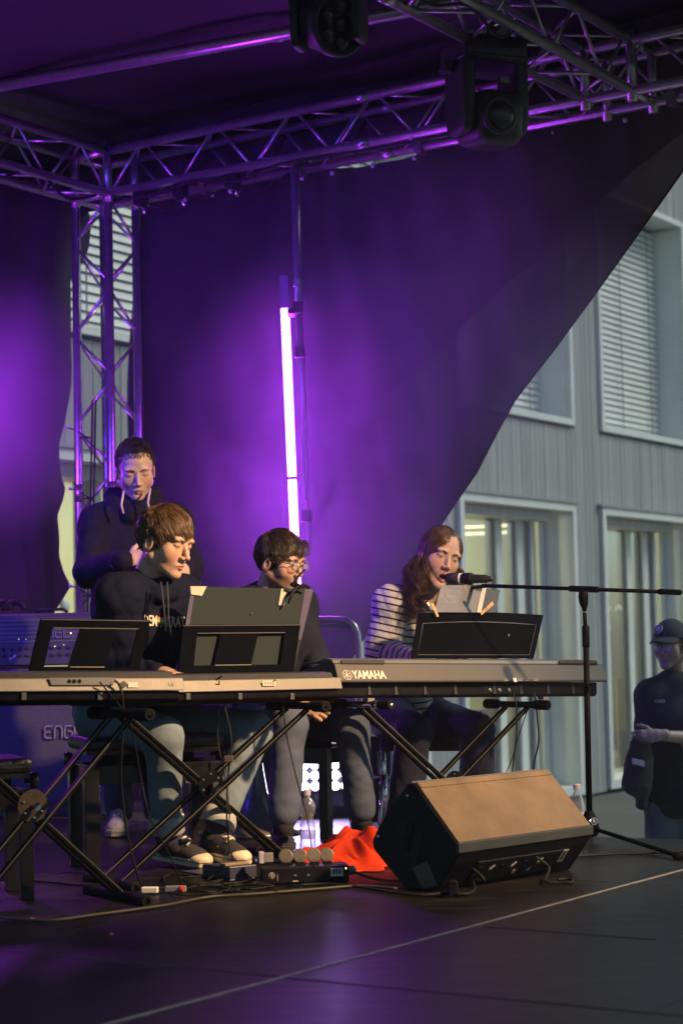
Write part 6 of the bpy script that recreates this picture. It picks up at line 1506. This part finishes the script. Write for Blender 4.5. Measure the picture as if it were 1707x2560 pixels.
man_hair(p2_,hc,fr,s,HD,7500,.058,(.02,-.06,.10),.007,0,r0=.0010,jit=.12,inflate=(.0770,.100,.0925),fringe=.2)
L=LV(hc,fr,s)
# fringe strands over the forehead
fp=np.zeros((46,7,3)); 
for i in range(46):
    x0=rng.uniform(-.055,.03); ln=rng.uniform(.4,1); 
    for k in range(7):
        t=k/6; fp[i,k]=(x0+.012*t+rng.normal()*.0008,.062+.034*math.sin(min(1,t*1.2)*1.4)+.002,.098-.075*t*ln)
strands('hair_fringe',None,toW(fp.reshape(-1,3),hc,fr,s).reshape(46,7,3),HD,p2_,.0016)
GM=mat('glasses_frame',(.015,.015,.018),.25,.3); GLm=mat('glasses_lens',(.7,.7,.75),.05,0,0,alpha=.14,spec=1)
def glasses(par,L,fr,m,r=(.024,.016),th=.0018):
    g=None; parts=[]
    for sd in(-1,1):
        c=L(sd*.032,.101,-.003); ring=[c+(fr[0]*math.copysign(abs(math.cos(a))**.7,math.cos(a))*r[0]+fr[2]*math.copysign(abs(math.sin(a))**.7,math.sin(a))*r[1])-fr[1]*(.006*abs(math.cos(a)) if math.cos(a)*sd>0 else 0) for a in np.linspace(0,2*math.pi,25)]
        parts.append(tube(ring,th,6,False)); parts.append(tube([L(sd*.055,.096,.004),L(sd*.072,.070,.004),L(sd*.080,.0,.002),L(sd*.080,-.012,-.010)],th,6))
    parts.append(tube([L(-.008,.103,.001),L(0,.107,.004),L(.008,.103,.001)],th,6))
    g=put('glasses', cat(*parts), m, par, smooth=True)
    for sd in(-1,1): put('lens', lathe(L(sd*.032,.1005,-.003),fr[1],[(.5*(r[0]+r[1])*1.05,0),(.5*(r[0]+r[1])*1.05,.0008)],20), GLm, g)
glasses(p2_,L,fr,GM)
JK=mat('charcoal_jacket',(.018,.021,.036),.85,0,.2,12,.3,220,spec=.06)
lo,hi=bbox(J,['pelvis','chest','neck','sR','sL','eR','eL','wR','wL'],.19)
def f1(F):
    cloth_torso(F,J,1.0,tl=.135,tc=.13); nk=J['neck']
    ring=[nk+V((-.06,-.03,.03)),nk+V((.0,-.065,.0)),nk+V((.06,-.02,.01)),nk+V((.05,.05,.03)),nk+V((-.03,.06,.04)),nk+V((-.06,-.03,.03))]
    for a,b in zip(ring,ring[1:]): F.limb(a,b,.020,.020,k=.02)
garment(p2_,'jacket',lo,hi,.0075,f1,JK,[(.007,18,13),(.003,45,14)])
DN2=denim('denim_dark',(.080,.102,.155)); lo,hi=bbox(J,['hR','hL','kR','kL','aR','aL'],.15)
def f2(F):
    cloth_legs(F,J,1.0,th=.086,kn=.072,an=.060,end=.84)
    for a in('R','L'): F.limb(lerp(J['k'+a],J['a'+a],.76),lerp(J['k'+a],J['a'+a],.86),.063,.060,k=.006)
j2=garment(p2_,'jeans',lo,hi,.0075,f2,DN2,[(.0045,15,16),(.0018,50,18)])
bt2=bvh(j2)
SEAM=mat('seam_thread',(.16,.14,.20),.7)
for pts in ([(846,1850),(858,1900),(863,1950),(872,2000),(876,2050)],):
    hp=[hit(x,y,bt2,.0004) for x,y in pts]
    if all(h_ is not None for h_ in hp): put('seam', tube(hp,.0022,5), SEAM, j2)
for a in('R','L'): put('sock', tube([lerp(J['k'+a],J['a'+a],.85),J['a'+a]+V((0,0,-.03))],[.045,.042],14), mat('black_sock',(.02,.02,.025),.9), p2_, smooth=True)
sneaker(p2_,Fl(700,2112,.004),Fl(742,2178,.004),CANV,CANV,LACEW,None,high=False,ankle=J['aR'])
sneaker(p2_,Fl(893,2070,.004),Fl(925,2110,.004),CANV,CANV,LACEW,None,high=False,ankle=J['aL'])

# ------------------------------------------------------------ 3: the singer
J=dict(pelvis=PX(1012,1765,8.78),chest=PX(1026,1585,8.70),neck=PX(1052,1480,8.60),sR=PX(978,1512,8.52),sL=PX(1100,1510,8.80),eR=PX(952,1630,8.52),eL=PX(1135,1640,8.75),
 wR=PX(1046,1652,8.36),wL=PX(1150,1660,8.5),hR=PX(975,1785,8.70),hL=PX(1055,1780,8.86),kR=PX(1035,1832,8.28),kL=PX(1190,1825,8.50),aR=PX(1003,2060,8.42),aL=PX(1195,2045,8.66))
p3_=thing('person','singing young woman with long wavy hair and striped jumper seated at the piano','person',V((J['pelvis'].x,J['pelvis'].y,0)))
fr=frame(20,8,-17); hc=PX(1100,1390,8.50); s=1.13; SK=(.56,.38,.30)
hv=head_mesh(SK,(.50,.15,.13),0,1.0,lid=.0015,jaw=.9,nose=.99)
body(p3_,J,(*hv,hc,fr,s),SK)
eyes(p3_,hc,fr,s,(0,28)); HW=hair_mat('hair_chestnut',(.060,.026,.014)); brows(p3_,hc,fr,s,mat('brow_dark',(.03,.018,.013),.6),.0024)
L=LV(hc,fr,s); put('teeth', tube([L(-.013,.079,-.0695),L(0,.085,-.0685),L(.013,.079,-.0695)],[.0028,.0032,.0028],6), TEETH, p3_, smooth=True)
put('tongue', ell(L(0,.066,-.090),fr[0],fr[1],fr[2],(.013,.018,.005)), mat('tongue',(.35,.08,.07),.4), p3_, smooth=True)
# long hair: strands from the parting, over the sides, then falling
E=np.array((.077,.100,.091)); C0=np.array((0,-.018,.028)); N=4200; K=24; path=np.zeros((N,K,3)); CLS=np.zeros(N,int)
rt,f_v,u_=[np.array(x) for x in fr]; cc=np.array(hc)
for i in range(N):
    sgn=rng.choice([-1,1],p=[.42,.58]); az=rng.uniform(.88 if sgn>0 else .84,2.95)*1.0   # 0 = front, pi = back
    py_=rng.uniform(-.085,.064); start=np.array((-.012,py_,0)); dz=np.sqrt(max(.02,1-((start[1]-C0[1])/E[1])**2-(start[0]/E[0])**2)); start[2]=C0[2]+E[2]*dz
    inf=1+rng.uniform(0.01,.13); tgt=C0+np.array((sgn*math.sin(az)*E[0],math.cos(az)*E[1],-.020-C0[2]+.0))*np.array((1,1,1))*1.0
    tgt[2]=-.015
    mid=None; ks=8
    for k in range(ks):
        t=k/(ks-1); q=start*(1-t)+tgt*t; d=(q-C0)/E; rr=np.linalg.norm(d); q=C0+(q-C0)/rr*(1+(inf-1)*math.sin(t*1.57)); path[i,k]=cc+s*(q[0]*rt+q[1]*f_v+q[2]*u_)
    p0_=path[i,ks-1].copy(); Lh=rng.uniform(.10,.31)*(1.0 if sgn>0 else .62); out=(p0_-cc); out[2]=0; out/=np.linalg.norm(out)+1e-6
    amp=rng.uniform(.008,.020); ph=rng.uniform(0,6.28); fq=rng.uniform(2.2,3.8); dr=rng.normal(size=3)*.012; dr[2]=0
    cl=int((az*9)//1+ (100 if sgn>0 else 0)+int(Lh*40)*7)%60; CLS[i]=cl; ph=cl*1.7+rng.normal()*.45; fq=2.6+((cl*37)%10)/6.0; amp=.013+.020*((cl*53)%10)/10; dr=np.array((((cl*29)%11-5)*.005,((cl*17)%11-5)*.004,0))+rng.normal(size=3)*.004
    for k in range(ks,K):
        t=(k-ks+1)/(K-ks); q=p0_+np.array((0,0,-Lh*t))+out*(.018*math.sin(t*2.2)-.016*t)+dr*t
        q=q+np.array((-.055*t*(sgn>0),-.045*t,0)); q=q+amp*t**.5*np.array((math.cos(ph+fq*6.28*t*Lh/.3),math.sin(ph+fq*6.28*t*Lh/.3),0)); path[i,k]=q
ev,ef=ell(C0,(1,0,0),(0,1,0),(0,0,1),E+.001,90,64); ev=np.array([tuple(x) for x in ev]); hl=([-.125,-.05,-.0,.02,.04,.062,.085],[-.09,-.085,-.06,-.02,.034,.050,.062])
keep=ev[:,2]>np.interp(ev[:,1],*hl); ef=[f for f in ef if all(keep[i] for i in f)]
strands('hair',None,path,HW,p3_,.0014,cl=CLS,extra=(toW(ev,hc,fr,s),ef))
# striped jumper
m=bpy.data.materials.new('striped_jersey'); m.use_nodes=True; n=m.node_tree; b=n.nodes['Principled BSDF']; b.inputs['Roughness'].default_value=.85; b.inputs['Specular IOR Level'].default_value=.1
a=n.nodes.new('ShaderNodeAttribute'); a.attribute_name='stripe'; ma=n.nodes.new('ShaderNodeMath'); ma.operation='FRACT'; n.links.new(a.outputs['Fac'],ma.inputs[0])
lt=n.nodes.new('ShaderNodeMath'); lt.operation='LESS_THAN'; lt.inputs[1].default_value=.26; n.links.new(ma.outputs[0],lt.inputs[0])
mx=n.nodes.new('ShaderNodeMixRGB'); mx.inputs[1].default_value=(.50,.51,.52,1); mx.inputs[2].default_value=(.022,.022,.04,1); n.links.new(lt.outputs[0],mx.inputs[0]); n.links.new(mx.outputs[0],b.inputs['Base Color'])
lo,hi=bbox(J,['pelvis','chest','neck','sR','sL','eR','eL','wR','wL'],.17)
def f1(F): cloth_torso(F,J,1.0,tl=.125,tc=.118,fl=1.25,sleeve=1.22)
def segd(v,a,b):
    a=np.array(a);b=np.array(b);ab=b-a;t=np.clip(((v-a)@ab)/(ab@ab),0,1); return np.linalg.norm(v-a-t[:,None]*ab,axis=1),t*np.linalg.norm(ab),((v-a)@ab)/np.linalg.norm(ab)
def sattr(v):
    out=np.zeros(len(v)); dT,_,_=segd(v,J['pelvis'],J['neck']); axis=np.array((J['neck']-J['pelvis']).normalized()); st=(v-np.array(J['pelvis']))@axis
    best=dT-.125; val=st
    for a in('R','L'):
        d1,_,t1=segd(v,J['s'+a],J['e'+a]); d2,_,t2=segd(v,J['e'+a],J['w'+a]); l1=(J['e'+a]-J['s'+a]).length
        m1=d1-.07<best; val=np.where(m1,t1+.5,val); best=np.minimum(best,d1-.07); m2=d2-.055<best; val=np.where(m2,l1+t2+.5,val); best=np.minimum(best,d2-.055)
    return {'stripe':val/.031+100}
garment(p3_,'striped_jumper',lo,hi,.0058,f1,m,[(.008,22,23),(.003,50,24)],attr=sattr)
DN3=denim('denim_indigo',(.030,.036,.065)); lo,hi=bbox(J,['hR','hL','kR','kL','aR','aL'],.16)
def f2(F): cloth_legs(F,J,1.0,th=.088,kn=.076,an=.078,end=.88)
garment(p3_,'jeans',lo,hi,.0085,f2,DN3,[(.005,15,26),(.002,46,28)])
sneaker(p3_,V((J['aR'].x-.02,J['aR'].y+.06,.002)),V((J['aR'].x+.08,J['aR'].y-.14,.002)),CANV,CREAM,LACEW,CREAM,high=False,ankle=J['aR'])
sneaker(p3_,V((J['aL'].x-.02,J['aL'].y+.06,.002)),V((J['aL'].x+.10,J['aL'].y-.13,.002)),CANV,CREAM,LACEW,CREAM,high=False,ankle=J['aL'])

# ------------------------------------------------------------ 4: standing man
J=dict(pelvis=PX(330,1620,8.50),chest=PX(335,1380,8.44),neck=PX(333,1262,8.42),sR=PX(247,1312,8.38),sL=PX(435,1308,8.46),eR=PX(222,1432,8.28),eL=PX(472,1425,8.34),
 wR=PX(318,1402,8.06),wL=PX(400,1440,8.10),hR=PX(290,1660,8.50),hL=PX(375,1655,8.52),kR=PX(290,1880,8.48),kL=PX(385,1880,8.55),aR=PX(300,2055,8.52),aL=PX(395,2050,8.65))
p4_=thing('person','standing man with cropped hair looking down, navy hooded top with pale drawstrings','person',V((J['pelvis'].x,J['pelvis'].y,0)))
fr=frame(13,22,3); hc=PX(339,1172,8.36); s=1.07; SK=(.56,.40,.33)
hv=head_mesh(SK,(.40,.18,.16),.25,0,lid=-.004,jaw=1.05)
body(p4_,J,(*hv,hc,fr,s),SK,bare=(1,),hands=[(J['wR'],V((.9,-.1,.25)),V((-.1,-.9,.2)),V((0,-.1,1)),dict(curl=.5)),(J['wL'],V((-.85,-.25,.25)),V((0,-1,.1)),V((0,0,1)),dict(curl=.5))])
eyes(p4_,hc,fr,s,(0,40)); brows(p4_,hc,fr,s,mat('brow_dark',(.03,.018,.013),.6),.0022)
man_hair(p4_,hc,fr,s,hair_mat('hair_cropped',(.030,.020,.017)),5200,.012,(0,-.045,.11),.006,.004,r0=.0008,jit=.05,inflate=(.0752,.101,.0965),hl=([-.125,-.06,-.03,-.012,.006,.03,.045,.062,.090],[-.045,-.035,-.015,.008,.010,.030,.055,.066,.073]))
lo,hi=bbox(J,['pelvis','chest','neck','sR','sL','eR','eL','wR','wL'],.19)
def f1(F):
    sv=(J['sL']-J['sR']).normalized()
    F.limb(J['pelvis'],J['chest'],.135,.145,k=.03,flat=1.3,side=sv); F.limb(J['chest'],J['neck'],.135,.065,k=.05,flat=1.35,side=sv); F.limb(J['sR'],J['sL'],.072,.072,k=.05)
    for a in 'RL': F.limb(lerp(J['neck'],J['chest'],.12),J['s'+a],.060,.070,k=.07)
    F.limb(J['sR'],J['eR'],.070,.062,k=.035); F.limb(J['eR'],lerp(J['eR'],J['wR'],.93),.062,.050,k=.02)
    F.limb(J['sL'],J['eL'],.070,.064,k=.035); F.limb(J['eL'],lerp(J['eL'],J['wL'],.12),.060,.060,k=.02)
    nk=J['neck']; ring=[nk+V((0,-.105,-.055)),nk+V((-.075,-.055,.0)),nk+V((-.095,.03,.045)),nk+V((0,.09,.06)),nk+V((.095,.03,.045)),nk+V((.075,-.055,.0)),nk+V((0,-.105,-.055))]
    for a,b in zip(ring,ring[1:]): F.limb(a,b,.030,.030,k=.02)
    F.ell(nk+V((0,.10,.0)),(.11,.07,.06),k=.03)
g4=garment(p4_,'hooded_top',lo,hi,.0078,f1,mat('navy_knit',(.014,.013,.030),.92,0,.2,14,.35,200,spec=.06),[(.007,18,33),(.003,44,34)])
CW=mat('pale_cord',(.55,.47,.42),.7)
for (x,dy) in ((307,0),(373,-6)): put('drawstring', tube([PX(x+3,1228+dy,8.28),PX(x,1245+dy,8.24),PX(x-3,1262+dy,8.235),PX(x+2,1284+dy,8.235)],.0050,7), CW, g4, smooth=True)
DN4=denim('denim_night',(.045,.05,.085)); lo,hi=bbox(J,['hR','hL','kR','kL','aR','aL'],.14)
def f2(F): cloth_legs(F,J,1.0,th=.088,kn=.070,an=.062,end=.84)
garment(p4_,'jeans',lo,hi,.010,f2,DN4,[(.005,20,36)])
GS=mat('shoe_grey',(.16,.17,.20),.8,0,.2,30)
sneaker(p4_,V((J['aR'].x-.0,J['aR'].y+.06,.002)),V((J['aR'].x+.0,J['aR'].y-.16,.002)),GS,GS,GS,None,high=False,ankle=J['aR'])
sneaker(p4_,V((J['aL'].x+.0,J['aL'].y+.06,.002)),V((J['aL'].x+.05,J['aL'].y-.15,.002)),GS,GS,GS,None,high=False,ankle=J['aL'])

# ------------------------------------------------------------ 5: man with a cap outside
D=10.2
J=dict(pelvis=PX(1692,1960,D),chest=PX(1690,1800,D),neck=PX(1685,1700,D),sR=PX(1626,1738,D-.03),sL=PX(1762,1736,D+.08),eR=PX(1615,1850,D-.02),eL=PX(1775,1850,D-.05),
 wR=PX(1712,1868,D-.12),wL=PX(1640,1838,D-.25),hR=PX(1655,1985,D),hL=PX(1730,1985,D+.02),kR=PX(1655,2200,D),kL=PX(1735,2200,D+.02),aR=PX(1660,2345,D),aL=PX(1740,2345,D))
J['aR'].z=GZ+.09; J['aL'].z=GZ+.09; J['kR'].z=GZ+.50; J['kL'].z=GZ+.50
p5_=thing('person','man in black t-shirt, cap and round glasses standing on the paving at the right edge','person',V((J['pelvis'].x,J['pelvis'].y,GZ)))
fr=frame(-36,5,0); hc=PX(1674,1612,D-.04); s=1.05; SK=(.30,.235,.20)
hv=head_mesh(SK,(.26,.13,.12),.3,0,lid=.004)
body(p5_,J,(*hv,hc,fr,s),SK,bare=(1,),hands=[(J['wL'],V((-.95,-.1,-.05)),V((-.1,-.95,.3)),V((0,-.1,1)),dict(curl=.8)),(J['wR'],V((.6,-.6,-.1)),V((0,-.95,.3)),V((0,-.1,1)),dict(curl=.9))])
eyes(p5_,hc,fr,s,(5,5)); brows(p5_,hc,fr,s,mat('brow_dark',(.03,.018,.013),.6),.0025)
man_hair(p5_,hc,fr,s,hair_mat('hair_cropped',(.030,.020,.017)),1500,.02,(0,-.045,.11),.004,.0,r0=.0012)
L=LV(hc,fr,s); glasses(p5_,L,fr,mat('wire_frame',(.3,.28,.25),.3,.9),r=(.023,.021),th=.0011)
CAPM=mat('cap_navy',(.022,.026,.034),.85,0,.15,30,.3,200)
ev,ef=ell((0,-.018,.030),(1,0,0),(0,1,0),(0,0,1),(.086,.110,.104),32,24); ev=np.array([tuple(x) for x in ev]); keep=ev[:,2]>.028; ef=[f for f in ef if all(keep[i] for i in f)]
cp=put('cap',(toW(ev,hc,fr,s),ef),CAPM,p5_,smooth=True)
so=cp.modifiers.new('thickness','SOLIDIFY'); so.thickness=.003
bv=[];bf=[]
for j in range(7):
    for i in range(13):
        a=lerp(-1.15,1.15,i/12); t=j/6; x=math.sin(a)*(.080+.004*t); y=-.018+math.cos(a)*.104+t*.072*math.cos(a*.9)**.6 if abs(a)<1.5 else 0; bv.append((x,y,.040+.012*math.cos(a*1.2)-t*.018-.010*abs(a)*t))
for j in range(6):
    for i in range(12): a=j*13+i; bf.append((a,a+1,a+14,a+13))
br_=put('cap_peak',(toW(bv,hc,fr,s),bf),CAPM,cp,smooth=True); so=br_.modifiers.new('thickness','SOLIDIFY'); so.thickness=.004
bo=L(.020,.078,.088); bnv=(fr[1]*.85+fr[2]*.5+fr[0]*.22).normalized()
em2=put('cap_badge', lathe(bo+bnv*.000,bnv,[(.027,0),(.027,.005),(.023,.005),(.023,.0035)],24), mat('badge_white',(.42,.43,.44),.6), cp)
put('badge_center', lathe(bo+bnv*.0035,bnv,[(.016,0),(.016,.003)],20), mat('badge_white',(.42,.43,.44),.6), em2); put('badge_ring', lathe(bo+bnv*.0036,bnv,[(.0225,0),(.0225,.001)],20), mat('badge_navy',(.03,.04,.06),.6), em2)
TS=mat('black_tshirt',(.014,.016,.018),.9,0,.2,12,.3,200); lo,hi=bbox(J,['pelvis','chest','neck','sR','sL','eR','eL'],.18)
def f1(F): cloth_torso(F,J,1.0,tl=.135,tc=.135,fl=1.35,short=True,sleeve=1.1); F.limb(J['pelvis'],J['pelvis']-UP*.06,.145,.15,k=.02,flat=1.3,side=(1,0,0))
g5=garment(p5_,'tshirt',lo,hi,.009,f1,TS,[(.006,18,43)])
projtext('print_letters','YANO',1634,1757,1661,9,bvh(g5),mat('print_grey_blue',(.35,.37,.42),.6),g5)
lo,hi=bbox(J,['hR','hL','kR','kL','aR','aL'],.15)
def f2(F): cloth_legs(F,J,1.0,th=.10,kn=.085,an=.08,end=.88)
garment(p5_,'jeans',lo,hi,.011,f2,denim('denim_grey_blue',(.10,.12,.14)),[(.005,18,46)])
for a in('R','L'): sneaker(p5_,V((J['a'+a].x,J['a'+a].y+.07,GZ+.002)),V((J['a'+a].x-.02,J['a'+a].y-.16,GZ+.002)),CANV,CREAM,LACEW,None,high=False,ankle=J['a'+a])
# jacket and bag he carries
F=Field(np.array(PX(1592,1930,D-.2))-.27,np.array(PX(1592,1930,D-.2))+.27,.008)
F.limb(PX(1600,1860,D-.24),PX(1588,1960,D-.2),.045,.062,k=.03,flat=1.2,side=(1,0,0)); F.limb(PX(1610,1900,D-.2),PX(1602,2010,D-.18),.04,.03,k=.03); F.wrinkle(.008,24,51)
v,f=F.mesh(); tag(put('carried_jacket',(v,f),mat('jacket_grey_blue',(.018,.022,.024),.8,0,.3,10,.3,100),smooth=True,loc=PX(1592,1930,D-.2)),'dark folded jacket carried over the forearm of the man with the cap','jacket')
tag(put('reflective_band', box(PX(1594,1906,D-.29),V((1,0,-.25)),V((0,1,0)),UP,.032,.006,.015), mat('band_pale',(.45,.47,.48),.5), smooth=False, loc=PX(1590,1906,D-.27)),'pale band on the folded jacket carried at the right edge','band') if False else put('pale_band', box(PX(1594,1906,D-.29),V((1,0,-.25)),V((0,1,0)),UP,.032,.010,.015), mat('band_pale',(.45,.47,.48),.5), [o for o in bpy.data.objects if o.name=='carried_jacket'][0], bevel=.003)
bpo=PX(1604,1985,D-.05); tag(put('drink_carton', box(bpo,V((1,0,0)),V((0,1,0)),UP,.028,.03,.075), mat('carton_red_blue',(.06,.03,.07),.5,0,.4,12), bevel=.006, loc=bpo),'small dark red and blue carton hanging below the folded jacket','carton')
